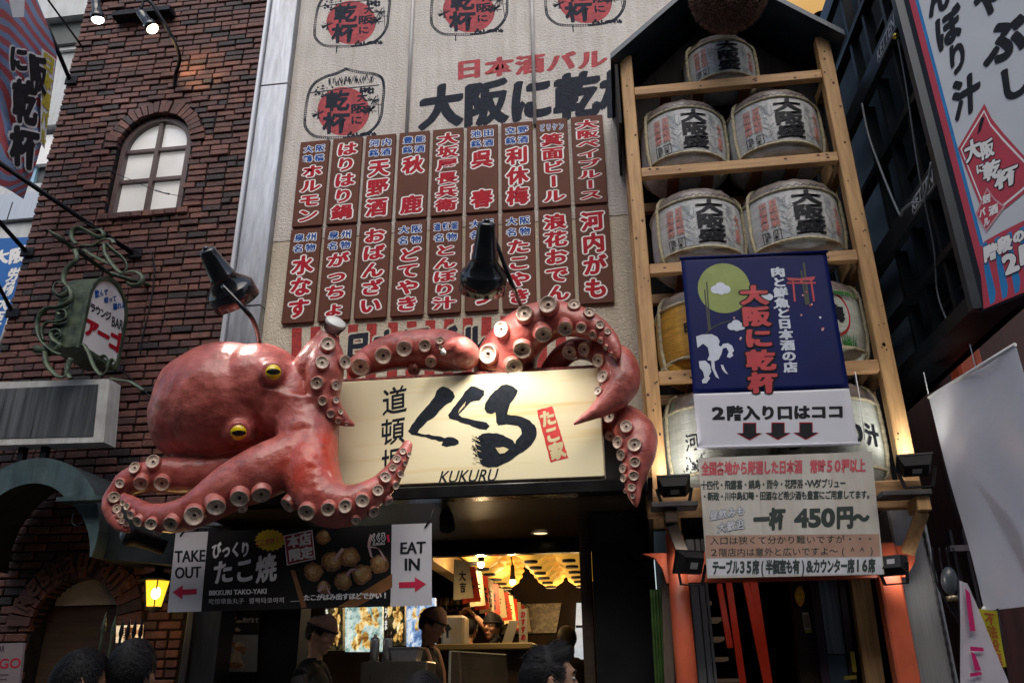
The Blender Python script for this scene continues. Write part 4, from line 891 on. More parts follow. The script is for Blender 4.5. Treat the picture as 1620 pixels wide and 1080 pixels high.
txt(kt, '一杯', kq(620, 300, 800, 425, 4), 'h', 0, z=.004, nb=nib(.06, .05, 8, 0), fill=1); txt(kt, '450', kq(850, 300, 1085, 412, 3), 'l', 0, z=.004, off=.05); txt(kt, '円', kq(1090, 285, 1190, 415, 2), 'h', 0, z=.004, nb=nib(.05, .05, 8, 0), fill=1); txt(kt, '～', kq(1185, 300, 1278, 410), 'h', 0, z=.004, nb=nib(.06, .06, 8, 0), fill=1)
txt(kt, '入口は狭くて分かり難いですが・・・', kq(370, 456, 1310, 504, 6), 'h', 0, z=.005, off=.006, fill=1); txt(kt, '2階店内は意外と広いですよ～(^^)', kq(368, 522, 1318, 572, 6), 'h', 0, z=.005, off=.006, fill=1)
txt(kt, 'テーブル35席(半個室も有)&カウンター席16席', kq(385, 593, 1312, 672, 6), 'h', 0, z=.005, nb=nib(.045, .04, 6, 0), fill=1.05)
obj('lettering', kt, [mat('green black print', (.03, .045, .042), .5), mat('pinkish red print', (.52, .09, .12), .5), mat('slate blue print', (.10, .15, .22), .5), mat('peach paper', (.40, .25, .19), .5), mat('white paper strip', (.55, .57, .62), .5), mat('fold line', (.35, .36, .36), .6)], no_, fix=False)
# ---------------------------------------------------------------- torii gate and stair entrance
M_TORII = mat('vermilion lacquer', (.52, .10, .045), .42, var=.14, vs=6, bump=.15, bs=10)
to = thing('torii_gate', (1.02, 5.6, 0), 'red torii gate framing the dark stair entrance under the notice', 'gate')
p = at(1072, 900, 5.55); q = at(1407, 905, 5.55)
obj('post', MB().tube([(p.x+.005, 5.58, 0), (p.x+.0, 5.58, 1.7), (p.x, 5.58, 2.42)], [.070, .066, .060], 20), M_TORII, to)
obj('post', MB().box(q.x-.066, q.x+.066, 5.54, 5.66, 0, 2.33, bev=.012), M_TORII, to)
z1, z0 = at(1100, 872, 5.55).z, at(1100, 920, 5.55).z
obj('beam', MB().prism([(p.x-.215, 5.57, z1), (q.x+.19, 5.57, z1), (q.x+.17, 5.57, z1-.1), (q.x+.1, 5.57, z0), (p.x-.075, 5.57, z0), (p.x-.095, 5.57, z0+.09), (p.x-.14, 5.57, z0+.16)], (0, .07, 0)), M_TORII, to)
obj('upper_stub', MB().box(p.x-.05, p.x+.05, 5.6, 5.68, 2.4, 2.62), M_WOOD, to)
# entrance room
en = thing('stair_entrance', (1.0, 7, 0), 'dark stair entrance behind the torii with steel wall strips', 'entrance')
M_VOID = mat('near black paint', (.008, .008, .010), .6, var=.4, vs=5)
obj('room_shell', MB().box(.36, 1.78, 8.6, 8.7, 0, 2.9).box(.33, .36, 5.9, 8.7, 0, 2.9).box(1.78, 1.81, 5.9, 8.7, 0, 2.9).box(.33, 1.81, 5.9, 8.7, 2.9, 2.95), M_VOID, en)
for (x0, x1) in ((1098, 1112), (1113, 1122), (1123, 1128)):
    a, b = at(x0, 1000, 5.95), at(x1, 1000, 5.95); obj('steel_strip', MB().box(a.x, b.x-.003, 5.94, 6.0, 0, 2.45, bev=.004), M_STEEL, en)
for k, (y, x0, x1) in enumerate(((951, 1118, 1126), (977, 1119, 1141), (1008, 1123, 1145), (1040, 1126, 1151), (1074, 1130, 1168))):
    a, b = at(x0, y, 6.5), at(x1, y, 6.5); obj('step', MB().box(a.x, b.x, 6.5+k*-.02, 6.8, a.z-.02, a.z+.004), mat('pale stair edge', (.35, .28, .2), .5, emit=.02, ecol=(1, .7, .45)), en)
hr = thing('red_handrail', at(1200, 1080, 6.2), 'slanting bright red wooden handrails inside the dark stair entrance', 'handrail')
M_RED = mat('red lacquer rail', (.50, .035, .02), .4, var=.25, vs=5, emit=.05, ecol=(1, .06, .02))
for (x0, y0, x1, y1, wd) in ((1138, 925, 1155, 1022, 8), (1152, 915, 1176, 1085, 9), (1178, 912, 1214, 1085, 8), (1190, 905, 1216, 1085, 11)): obj('rail', MB().beam(at(x0, y0, 6.3), at(x1, y1, 6.1), wd*.0046, .04, (0, 1, 0)), M_RED, hr)
# side door with glass, notices, yellow cloth
dr = thing('side_door', at(1300, 1080, 5.95), 'dark framed glass door with brass handle right inside the stair entrance', 'door')
def pbox(mb, x0, y0, x1, y1, Y, th, mi=0, bev=0):
    a, b, c, d = at(x0, y0, Y), at(x1, y0, Y), at(x1, y1, Y), at(x0, y1, Y); return mb.hexa([a, b, c, d]+[p+Vector((0, th, 0)) for p in (a, b, c, d)], mi)
def pslab(pts, Y, th=.03): return MB().prism(quad(pts, Y), (0, th, 0))
obj('frame', pslab([(1281, 912), (1292, 912), (1316, 1090), (1302, 1090)], 5.9, .06), mat('purple black frame', (.03, .02, .03), .4), dr)
obj('frame', pslab([(1326, 912), (1336, 912), (1358, 1090), (1347, 1090)], 5.9, .06), mat('purple black frame', (.03, .02, .03), .4), dr)
obj('glass', pslab([(1293, 912), (1325, 912), (1338, 1034), (1310, 1034)], 5.93, .015), mat('grey blue glass', (.09, .12, .15), .12, var=.5, vs=2, stretch=(14, 1, .4), coat=.5), dr)
obj('lower_panel', pslab([(1300, 1036), (1338, 1036), (1346, 1090), (1308, 1090)], 5.92, .03), mat('blue grey panel', (.03, .05, .075), .35), dr)
obj('handle', MB().beam(at(1335, 1072, 5.86), at(1354, 1070, 5.86), .022, .022).beam(at(1348, 1030, 5.87), at(1352, 1062, 5.87), .026, .012), mat('brass', (.45, .36, .06), .3, .7), dr)
ct = thing('yellow_cloth', at(1266, 962, 5.95), 'small bright yellow cloth hanging on the dark entrance post', 'cloth')
cm = MB()
for k in range(7): cm.tube([at(1265+(k-3)*.8, 927, 5.93), at(1265+(k-3)*1.9, 940, 5.92), at(1266+(k-3)*1.5, 955+abs(k-3)*-2+4, 5.93)], [.006, .010, .006], 6)
obj('folds', cm, mat('yellow orange cloth', (.70, .36, .03), .7, var=.3, vs=30), ct)
pc = thing('entrance_post', at(1262, 1080, 6), 'dark brown post carrying a small paper notice inside the entrance', 'post')
obj('shaft', pslab([(1251, 908), (1279, 908), (1303, 1090), (1268, 1090)], 5.96, .1), mat('dark brown post paint', (.03, .02, .014), .6), pc)
nt_ = obj('paper_notice', pslab([(1269, 968), (1279, 968), (1284, 995), (1273, 996)], 5.95, .006), mat('cream paper', (.42, .36, .28), .6), pc)
obj('green_label', pslab([(1274, 996), (1284, 995), (1285, 1000), (1275, 1001)], 5.951, .006), mat('green label', (.25, .30, .03), .6), pc)
tl = MB()
for k in range(6): x = 1270.5+k*1.4; tl.quad([p-Vector((0, .002, 0)) for p in quad([(x, 972), (x+.6, 972), (x+3.6, 992), (x+3, 992)], 5.95)])
obj('lettering', tl, M_INK, pc, fix=False)
wp = thing('timber_upright', at(1370, 1080, 5.9), 'bare pine upright just left of the right red torii post', 'post'); obj('shaft', pslab([(1346, 912), (1376, 910), (1402, 1090), (1372, 1090)], 5.85, .09), M_WOOD, wp)
ib = thing('scaffold_post', at(1049, 1080, 5.7), 'weathered timber upright just left of the left red torii post', 'post'); obj('shaft', pslab([(1046, 905), (1060, 905), (1068, 1090), (1052, 1090)], 5.66, .06), mat('grey brown timber', (.12, .09, .07), .7, var=.4, vs=4, stretch=(6, 6, .6)), ib)
bb_ = thing('bamboo_screen', at(1038, 1080, 5.7), 'strip of green bamboo canes beside the dark wall left of the torii', 'screen')
for k in range(5):
    x = 1030+k*4.6; a, b = at(x, 932, 5.72), at(x+9, 1090, 5.72); pts = [lerp(a, b, s/12) for s in range(13)]
    obj('cane', MB().tube(pts, [.0095+(.0018 if s % 4 == 0 else 0) for s in range(13)], 8), mat('green bamboo', (.045, .10, .02), .45, var=.35, vs=9), bb_)
dw = thing('dark_pier', (.1, 6, 0), 'black wall pier between the shop opening and the torii gate', 'wall')
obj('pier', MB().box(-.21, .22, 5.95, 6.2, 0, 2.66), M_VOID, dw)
obj('timber_frame', MB().box(-.30, -.22, 6.0, 6.16, 0, 2.64, bev=.006), M_DARKWOOD, dw)
# ---------------------------------------------------------------- floodlights on the rack
M_HOUS = mat('black cast housing', (.014, .014, .016), .5, var=.3)
def flood(px, py, Y, aim, label, en, s=1, lo=False):
    c = at(px, py, Y); t = thing('floodlight', c-Vector((0, 0, .08)), label, 'floodlight', 'black floodlights fixed to the barrel rack and torii')
    ax = (Vector(aim)-c).normalized(); M = Matrix.Translation(c) @ ax.to_track_quat('Z', 'Y').to_matrix().to_4x4(); w_, h_, d_ = .1*s, .075*s, .05*s
    b = MB(); P = [M @ Vector(v) for v in ((-w_, h_, d_*.2), (w_, h_, d_*.2), (w_, -h_, d_*.2), (-w_, -h_, d_*.2), (-w_*.72, h_*.7, -d_), (w_*.72, h_*.7, -d_), (w_*.72, -h_*.7, -d_), (-w_*.72, -h_*.7, -d_))]
    b.hexa(P); Q = [M @ Vector(v) for v in ((-w_*1.06, h_*1.06, d_*.5), (w_*1.06, h_*1.06, d_*.5), (w_*1.06, -h_*1.06, d_*.5), (-w_*1.06, -h_*1.06, d_*.5), (-w_*1.06, h_*1.06, d_*.21), (w_*1.06, h_*1.06, d_*.21), (w_*1.06, -h_*1.06, d_*.21), (-w_*1.06, -h_*1.06, d_*.21))]; b.hexa(Q)
    obj('housing', b, M_HOUS, t)
    G = [M @ Vector(v) for v in ((-w_*.9, h_*.88, d_*.53), (w_*.9, h_*.88, d_*.53), (w_*.9, -h_*.88, d_*.53), (-w_*.9, -h_*.88, d_*.53))]; obj('lens', MB().prism(G, ax*.004), mat('lit floodlight glass', (.9, .9, .88), .3, emit=4, ecol=(1, .96, .88), rrough=0), t)
    S = [M @ Vector(v) for v in ((-w_*.3, h_*.25, -d_*1.02), (w_*.25, h_*.25, -d_*1.02), (w_*.25, -h_*.3, -d_*1.02), (-w_*.3, -h_*.3, -d_*1.02))]; obj('rating_label', MB().prism(S, -ax*.002), mat('grey label', (.33, .33, .33), .5), t)
    b = MB(); e = M @ Vector((0, 0, -.02)); dn = c-Vector((0, 0, .14*s)); sx = M.to_3x3() @ Vector((1, 0, 0))
    for k in (-1, 1): b.beam(e+sx*w_*1.12*k, dn+sx*w_*.8*k, .008, .02)
    b.beam(dn-sx*w_*.85, dn+sx*w_*.85, .02, .008); obj('yoke', b, M_HOUS, t)
    light('floodlight_light', 'SPOT', c+ax*d_*.9, en, (1, .95, .86), t, aim, .05, 120, .8); return t
flood(1066, 768, 5.36, at(1052, 640, 5.75), 'black floodlight aimed up at the left rack post, beside the notice', 10)
flood(1447, 735, 5.36, at(1400, 600, 5.75), 'black floodlight aimed up at the right rack post on a timber bracket', 10)
flood(1091, 890, 5.40, at(1058, 870, 5.60), 'black floodlight low beside the left red torii post', 1.8, .95)
flood(1412, 893, 5.40, at(1435, 930, 5.62), 'grey backed floodlight beside the lower right corner of the notice', 1.8, .8)
for s, label in ((-1, 'timber bracket under the left rack floodlight'), (1, 'timber bracket under the right rack floodlight')):
    px, py = (1070, 800) if s < 0 else (1432, 782); c = at(px, py, 5.36); t = thing('lamp_bracket', c-Vector((0, 0, .2)), label+' with a diagonal brace', 'bracket')
    obj('shelf', MB().box(c.x-.16, c.x+.13, 5.27, 5.44, c.z-.02, c.z+.012, bev=.004), mat('grey weathered board', (.07, .065, .065), .7, var=.4, vs=6), t)
    obj('arm', MB().box(c.x-.02+.06*s, c.x+.06+.06*s, 5.3, RY-.062, c.z-.11, c.z-.022, bev=.004), M_WOOD if s > 0 else M_DARKWOOD, t)
    obj('brace', MB().beam((c.x+.02+.06*s, 5.36, c.z-.11), (c.x+.02-.02*s, RY-.03, c.z-.33), .07, .05, (0, 1, 0)), M_WOOD if s > 0 else M_DARKWOOD, t)
# ================================================================ shop interior
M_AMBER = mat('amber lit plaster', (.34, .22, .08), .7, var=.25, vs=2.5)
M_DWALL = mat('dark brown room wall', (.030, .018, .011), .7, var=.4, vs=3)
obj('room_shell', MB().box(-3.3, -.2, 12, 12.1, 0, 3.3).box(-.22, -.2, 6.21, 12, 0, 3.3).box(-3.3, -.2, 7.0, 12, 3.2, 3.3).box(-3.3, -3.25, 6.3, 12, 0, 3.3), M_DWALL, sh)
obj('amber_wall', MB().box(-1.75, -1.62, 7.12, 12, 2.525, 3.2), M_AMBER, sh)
obj('kitchen_wall', MB().box(-3.2, -2.05, 8.3, 8.36, 0, 3.2), M_DWALL, sh)
obj('lintel', MB().box(-3.0, -.22, 7.0, 7.1, 2.545, 3.2, bev=.006), M_FASC, sh)
obj('left_pier', MB().box(-3.05, -2.35, 6.05, 6.25, 0, 2.67), M_VOID, sh)
dl = at(855, 848, 6.72); dl.z = 2.668
dn = thing('downlight', dl-Vector((0, 0, .02)), 'small round lit downlight set in the dark canopy ceiling', 'ceiling light')
obj('ring', MB().lathe([(.05, .0), (.075, -.012), (.08, .0)], Matrix.Translation(dl-Vector((0, 0, .003))), 24), M_STEEL, dn); obj('diffuser', MB().lathe([(.001, -.005), (.055, -.005), (.055, 0)], Matrix.Translation(dl-Vector((0, 0, .004))), 24), mat('warm diffuser', (.8, .7, .5), .4, emit=1.2, ecol=(1, .75, .4), rrough=0), dn); light('downlight_light', 'SPOT', dl-Vector((0, 0, .03)), 22, (1, .74, .42), dn, dl-Vector((.5, -.2, 2)), .05, 130, .8)
# paper lanterns
M_PAPER = mat('lit paper lantern', (.62, .36, .06), .7, var=.15, vs=3, emit=.30, ecol=(1, .50, .07))
LG = 'lit paper lanterns under the shop ceiling'
for row, (px, n0) in enumerate(((765, 6), (852, 6), (918, 6))):
    for k in range(n0):
        Y = 7.75+k*.42; p0 = at((px, 848, 908)[row] if row == 0 else (848 if row == 1 else 905), 895, 8.2); x = p0.x+.0; zb = 2.60
        c = Vector((x, Y, zb+.24)); t = thing('paper_lantern', c-Vector((0, 0, .28)), f'{ORD[k]} glowing amber paper lantern from the front in the {("left", "middle", "right")[row]} ceiling row', 'lantern', LG)
        pr = [(.001, -.25)]+[(.21*math.sqrt(max(.05, 1-(z_/.262)**2))*(1+.05*math.cos(z_*95)), z_) for z_ in [-.25+.5*i/60 for i in range(61)]]
        obj('shade', MB().lathe(pr, Matrix.Translation(c), 26), M_PAPER, t)
        obj('cap', MB().lathe([(.001, -.27), (.062, -.27), (.062, -.245), (.05, -.244)], Matrix.Translation(c), 20), M_MBLACK, t)
    light('lantern_glow', 'POINT', (x, 9.9, 2.5), 16, (1, .62, .22), None, size=.2)
def bulb(px, py, Y, label, e):
    p = at(px, py, Y); t = thing('bulb_lamp', p-Vector((0, 0, .05)), label, 'lamp')
    obj('socket', MB().lathe([(.001, .15), (.02, .15), (.024, .05), (.03, .04), (.03, .0), (.001, .0)], Matrix.Translation(p), 14), M_MBLACK, t)
    obj('bulb', MB().ball(p-Vector((0, 0, .015)), .035, 14), M_BULB('warm bulb', 6, (1, .72, .38)), t); light('bulb_light', 'POINT', p-Vector((0, 0, .07)), e, (1, .7, .36), t, size=.04)
    a = p+Vector((0, 0, .15)); obj('bracket', MB().tube([a, a+Vector((-.02, .02, .12)), a+Vector((-.15, .1, .14))], .008, 6), M_MBLACK, t)
bulb(761, 889, 7.6, 'upper warm bulb lamp on the amber wall, nearer the street', 16); bulb(811, 917, 8.8, 'lower warm bulb lamp on the amber wall, farther inside', 14)
# hanging cloths
CG = 'cloths hanging in a row along the amber wall'; rg = random.Random(3)
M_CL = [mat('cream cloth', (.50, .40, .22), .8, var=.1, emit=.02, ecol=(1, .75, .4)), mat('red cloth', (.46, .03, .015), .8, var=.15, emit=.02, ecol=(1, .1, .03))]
for k in range(14):
    Y = 7.05+k*.33+k*k*.004; x = -1.37; zt_ = 2.515; w_, h_ = (.26, .33) if k < 13 else (.2, .3); red = k in (1, 3, 5, 7, 9, 11, 13)
    t = thing('hanging_cloth', (x, Y, zt_-h_), f'{("red" if red else "cream")} cloth, number {("one two three four five six seven eight nine ten eleven twelve thirteen fourteen".split())[k]} from the street end of the hanging row', 'cloth', CG)
    a = Vector((x-.04, Y-.05, zt_)); d = Vector((.12, .20, 0)); fn_ = lambda u, v, z=0, a=a, d=d, h_=h_, k=k: a+d*(u*(.8+.2*v))+Vector((.02*math.sin(u*7+k)*v+z*.8, -z*.5, -h_*v*(1-.1*u)))
    cm = MB(); n = 8
    for s in (0, .004):
        cm.add([fn_(i/n, j/n, s) for j in range(n+1) for i in range(n+1)], [(j*(n+1)+i, j*(n+1)+i+1, (j+1)*(n+1)+i+1, (j+1)*(n+1)+i) for j in range(n) for i in range(n)], 0, True)
    obj('cloth', cm, M_CL[red], t, fix=False)
    if k < 9:
        lm = MB(); txt(lm, ('大吉' if k % 4 == 0 else '祭' if k % 4 == 1 else 'たこ' if k % 4 == 2 else '味'), sub(fn_, .2, .25, .8, .85), 'v', 0, z=.008, nb=BR); obj('lettering', lm, M_INK, t, fix=False)
ln = thing('clothes_line', (-1.37, 9, 2.53), 'thin dark line carrying the row of hanging cloths', 'line'); obj('cord', MB().tube([(-1.36, 6.9, 2.53), (-1.33, 9, 2.52), (-1.30, 11.8, 2.53)], .006, 6), M_MBLACK, ln)
# bottle shelf
sf = at(745, 963, 11.7); st = thing('bottle_shelf', (sf.x, 11.7, sf.z-.03), 'dark shelf with rows of sake bottles below the hanging cloths', 'shelf')
obj('plank', MB().box(at(684, 963, 11.7).x, at(829, 963, 11.7).x, 11.6, 11.95, sf.z-.04, sf.z), M_DARKWOOD, st)
M_BOT = [mat('dark green bottle', (.01, .02, .012), .1, var=.3, coat=.6), mat('brown bottle', (.05, .02, .008), .1, var=.3, coat=.6), mat('clear pale bottle', (.35, .36, .33), .12, var=.1, coat=.6)]; M_LAB = [mat('cream bottle label', (.5, .42, .28), .6, var=.2, vs=30), mat('gold bottle label', (.4, .25, .06), .5, var=.3, vs=30)]
names = ('dark green', 'brown', 'pale clear')
for k in range(15):
    x = at(689+k*8.6, 950, 11.72).x; mi = (0, 0, 1, 0, 0, 1, 2, 1, 2, 1, 0, 1, 0, 1, 0)[k]; h_ = rg.uniform(.27, .33); t = thing('bottle', (x, 11.72+.06*(k % 2), sf.z), f'{names[mi]} bottle, number {k+1} from the left on the shelf under the cloths', 'bottle', 'bottles on the dark shelf')
    M = Matrix.Translation((x, 11.72+.06*(k % 2), sf.z)); obj('glass', MB().lathe([(.001, 0), (.036, 0), (.038, .02), (.038, h_*.6), (.03, h_*.7), (.014, h_*.8), (.013, h_*.97), (.016, h_), (.001, h_)], M, 14), M_BOT[mi], t)
    obj('label', MB().lathe([(.0388, h_*.2), (.0392, h_*.2), (.0392, h_*.55), (.0388, h_*.55)], M, 14), M_LAB[k % 2], t)
# lit menu panels
def foodmat(n, c1, c2, c3, e):
    m = bpy.data.materials.new(n); m.use_nodes = True; N = m.node_tree.nodes; L = m.node_tree.links; b = N['Principled BSDF']; tc = N.new('ShaderNodeTexCoord')
    no = N.new('ShaderNodeTexNoise'); no.inputs['Scale'].default_value = 16; no.inputs['Detail'].default_value = 5; no.inputs['Distortion'].default_value = 1.2; L.new(tc.outputs['Object'], no.inputs['Vector'])
    r = N.new('ShaderNodeValToRGB'); el = r.color_ramp.elements; el[0].position = .36; el[0].color = (*c1, 1); el[1].position = .66; el[1].color = (*c3, 1); k = el.new(.5); k.color = (*c2, 1); L.new(no.outputs[0], r.inputs[0])
    L.new(r.outputs[0], b.inputs['Base Color']); b.inputs['Roughness'].default_value = .35
    if e: L.new(r.outputs[0], b.inputs['Emission Color']); b.inputs['Emission Strength'].default_value = e
    return m
M_FRY = foodmat('lit fried food print', (.16, .06, .01), (.62, .38, .10), (.9, .8, .5), .9)
M_PDK = foodmat('lit dark poster ground', (.01, .01, .01), (.06, .05, .02), (.25, .2, .1), .3); M_PGR = foodmat('lit pale green poster ground', (.14, .25, .22), (.4, .55, .5), (.75, .85, .8), .7); M_PBL = foodmat('lit blue print', (.08, .16, .35), (.3, .45, .7), (.8, .85, .9), .7)
M_LETW = mat('white lettering', (.72, .72, .68), .4, emit=.5, ecol=(1, 1, .92), rrough=0)
PY = 7.15
for i, (x0, x1, y0, y1, gm, lab, s_) in enumerate(((514, 542, 945, 1028, M_PDK, 'narrow backlit menu panel of golden fritters behind the left cook', 'あつあつ'), (546, 604, 945, 1030, M_PGR, 'widest backlit menu panel with tall pale skewers on a green ground', 'から揚げ'), (607, 640, 945, 1020, M_PDK, 'backlit menu panel of crisp yellow fries, dark ground', 'うまい'), (643, 688, 945, 1022, M_PBL, 'backlit menu panel with a pale blue shaved ice print beside the right cook', 'かき氷'))):
    q = quad([(x0, y0), (x1, y0), (x1, y1), (x0, y1)], PY); f = qfn(q); t = thing('backlit_menu', (q[0]+q[1])/2*.5+q[2]*.5, lab, 'lit sign', 'backlit menu panels inside the shop')
    obj('light_box', MB().hexa(q+[p+Vector((0, .06, 0)) for p in q]), gm, t); am = MB(); rr = random.Random(i)
    for k in range(16):
        u, v = rr.uniform(.25, .85), rr.uniform(.2, .9); a_, b_, an = rr.uniform(.07, .13), rr.uniform(.09, .2), rr.uniform(-.6, .6); n = 14
        am.add([f(u, v, .003+.0006*k)]+[f(u+(a_*math.cos(6.283*j/n)*math.cos(an)-b_*math.sin(6.283*j/n)*math.sin(an))*rr.uniform(.8, 1.1), v+(a_*math.cos(6.283*j/n)*math.sin(an)+b_*math.sin(6.283*j/n)*math.cos(an))*.8*rr.uniform(.8, 1.1), .003+.0006*k) for j in range(n)], [(0, j+1, (j+1) % n+1) for j in range(n)], 1 if (i == 3 and k % 2) else 0)
    txt(am, s_, sub(f, .03 if i != 1 else .04, .2, .2, .95), 'v', 2, z=.016, nb=BB)
    obj('picture', am, [M_FRY, M_PBL, M_LETW], t, fix=False)
# steel pier, food posters left of the opening
sp_ = thing('steel_pier', at(318, 1080, 5.75), 'brushed steel pier left of the food posters below the takeout banner', 'pier'); a, b = at(292, 1000, 5.75), at(346, 1000, 5.75)
obj('sheet', MB().box(a.x, b.x, 5.75, 6.0, 0, 2.62, bev=.008), mat('dull steel sheet', (.10, .10, .105), .38, .8, var=.2, vs=3, stretch=(5, 5, .5)), sp_); obj('conduit', MB().tube([(a.x+.06, 5.735, 0), (a.x+.06, 5.735, 2.6)], .012, 8), M_MBLACK, sp_)
for i, (x0, x1, y0, y1, lab) in enumerate(((358, 412, 966, 1000, 'dark food poster with orange fried rolls, above the pale poster'), (350, 408, 1003, 1062, 'pale food poster with tall pancake stack, below the dark poster'))):
    q = quad([(x0, y0), (x1, y0), (x1-2, y1), (x0-4, y1)], 5.98); f = qfn(q); t = thing('food_poster', (q[2]+q[3])/2, lab, 'poster'); obj('sheet', MB().hexa(q+[p+Vector((0, .012, 0)) for p in q]), mat('dark poster', (.02, .016, .014), .4) if i == 0 else mat('grey poster', (.16, .15, .14), .45, var=.15, vs=3), t)
    am = MB(); rr = random.Random(i+30)
    for k in range(14):
        u, v = (rr.uniform(.02, .42), rr.uniform(.1, .9)) if i == 0 else (.5+rr.gauss(0, .09), rr.uniform(.2, .95)); a_ = rr.uniform(.06, .13)+(.12*v if i else 0); n = 14
        am.add([f(u, v, .002+.0005*k)]+[f(u+a_*math.cos(6.283*j/n)*rr.uniform(.8, 1.1), v+.07*math.sin(6.283*j/n)*rr.uniform(.8, 1.2), .002+.0005*k) for j in range(n)], [(0, j+1, (j+1) % n+1) for j in range(n)], k % 2)
    if i == 0: txt(am, '揚げたて', sub(f, .5, .3, .98, .55), 'h', 2, z=.01, nb=BB)
    obj('picture', am, [mat('fried brown print', (.20, .085, .03), .5, var=.4, vs=40), mat('cream batter print', (.34, .24, .15), .5, var=.3, vs=40), mat('pale poster print', (.4, .38, .35), .5)], t, fix=False)
# counters and kit
ctr = thing('serving_counter', (-1.0, 7, 0), 'long wooden serving counter with a pale lit top inside the shop', 'counter'); z = at(770, 1017, 7.0).z
obj('counter_top', MB().box(at(688, 1020, 7).x, -.75, 6.95, 7.4, z-.05, z, bev=.008), mat('pale counter board', (.42, .30, .13), .4, var=.2, vs=3, stretch=(.6, 6, 6)), ctr); obj('front', MB().box(at(690, 1020, 7).x, -.78, 7.0, 7.35, 0, z-.052), M_DARKWOOD, ctr)
gc = thing('glass_case', at(770, 1080, 6.2), 'clear glass sneeze guard case on the kitchen counter behind the quiff haired man', 'display case'); M_GLASS = mat('clear case glass', (.8, .8, .75), .05, var=0, trans=.9, alpha=.35, rrough=0)
a, b = at(712, 1030, 6.15), at(800, 1022, 6.9); zt_ = a.z
obj('pane', MB().beam((a.x, 6.15, zt_-.2), (b.x, 7.0, zt_-.2), .008, .4), M_GLASS, gc)
obj('edge_strip', MB().beam((a.x, 6.15, zt_+.004), (b.x, 7.0, zt_+.004), .014, .008).beam((a.x, 6.15, zt_), (a.x, 6.15, zt_-.4), .014, .014), mat('glass edge', (.5, .5, .4), .2), gc)
obj('base', MB().beam((a.x+.03, 6.15, zt_-.47), (b.x+.03, 7.0, zt_-.47), .06, .1), M_DARKWOOD, gc)
sc_ = thing('steel_counter', at(625, 1080, 6.0), 'stainless steel worktop in front of the menu panels', 'worktop'); a, b = at(570, 1046, 5.95), at(676, 1040, 5.95)
obj('cabinet', MB().box(a.x, b.x, 5.95, 6.25, .2, a.z, bev=.01), mat('warm steel', (.34, .30, .24), .3, .85, var=.2, vs=4), sc_)
for k, (px, py, r_, h_) in enumerate(((592, 1042, .033, .155), (612, 1042, .033, .155))):
    p = at(px, py, 6.02); p.z = a.z; t = thing('steel_canister', p, ('left' if k == 0 else 'right')+' tall steel canister of the pair on the worktop', 'canister'); obj('tin', MB().lathe([(.001, 0), (r_, 0), (r_, h_*.93), (r_*.9, h_), (.001, h_)], Matrix.Translation(p), 20), M_STEEL, t)
    if k: obj('lid', MB().lathe([(r_*.8, h_), (r_*.8, h_+.05), (.001, h_+.055)], Matrix.Translation(p), 18), mat('dark sauce lid', (.06, .02, .01), .4), t)
    else: obj('lid', MB().lathe([(r_*.9, h_), (.012, h_+.012), (.012, h_+.025), (.001, h_+.03)], Matrix.Translation(p), 18), M_STEEL, t)
p = at(642, 1040, 6.05); p.z = a.z; pt = thing('steel_pan', p, 'rectangular steel tray beside the canisters on the worktop', 'tray'); obj('tray', MB().hexa([(p.x-.1, 5.98, p.z+.085), (p.x+.1, 5.98, p.z+.085), (p.x+.085, 6.0, p.z), (p.x-.085, 6.0, p.z), (p.x-.1, 6.16, p.z+.085), (p.x+.1, 6.16, p.z+.085), (p.x+.085, 6.14, p.z), (p.x-.085, 6.14, p.z)]), M_STEEL, pt); obj('rim', MB().box(p.x-.108, p.x+.108, 5.97, 6.17, p.z+.086, p.z+.094), M_STEEL, pt)
bd_ = thing('beer_dispenser', at(716, 1018, 7.2), 'cream drinks dispenser with black taps behind the right cook', 'dispenser'); a, b = at(698, 973, 7.5), at(734, 1018, 7.5)
obj('cabinet', MB().box(a.x, b.x, 7.5, 7.75, z+.0, a.z, bev=.02), mat('cream enamel', (.34, .29, .2), .35, var=.1), bd_); obj('tap', MB().beam(at(704, 996, 7.42), at(712, 990, 7.42), .02, .05).beam(at(708, 990, 7.42), at(708, 1008, 7.42), .018, .018), M_MBLACK, bd_)
for k, (px, lab) in enumerate(((828, 'white vertical menu card with red print on the counter'), (797, 'pale folded menu leaning on the counter'))):
    q = at(px, 1015, 7.0); q.z = z; t = thing('menu_card', q, lab, 'menu card'); f_ = rectq(q.x-.035+.02*k, q.x+.035+.03*k, z+.26-.09*k, z, 7.0); obj('card', MB().hexa([p+Vector((.06*k if i < 2 else 0, 0, 0)) for i, p in enumerate(f_)]+[p+Vector((.06*k if i < 2 else 0, .006, 0)) for i, p in enumerate(f_)]), mat('cream card', (.42, .36, .26), .6), t)
    if k == 0: lm = MB(); txt(lm, 'おすすめ', sub(qfn(f_), .2, .05, .8, .95), 'v', 0, z=.003, nb=BB); obj('lettering', lm, M_REDINK, t, fix=False)
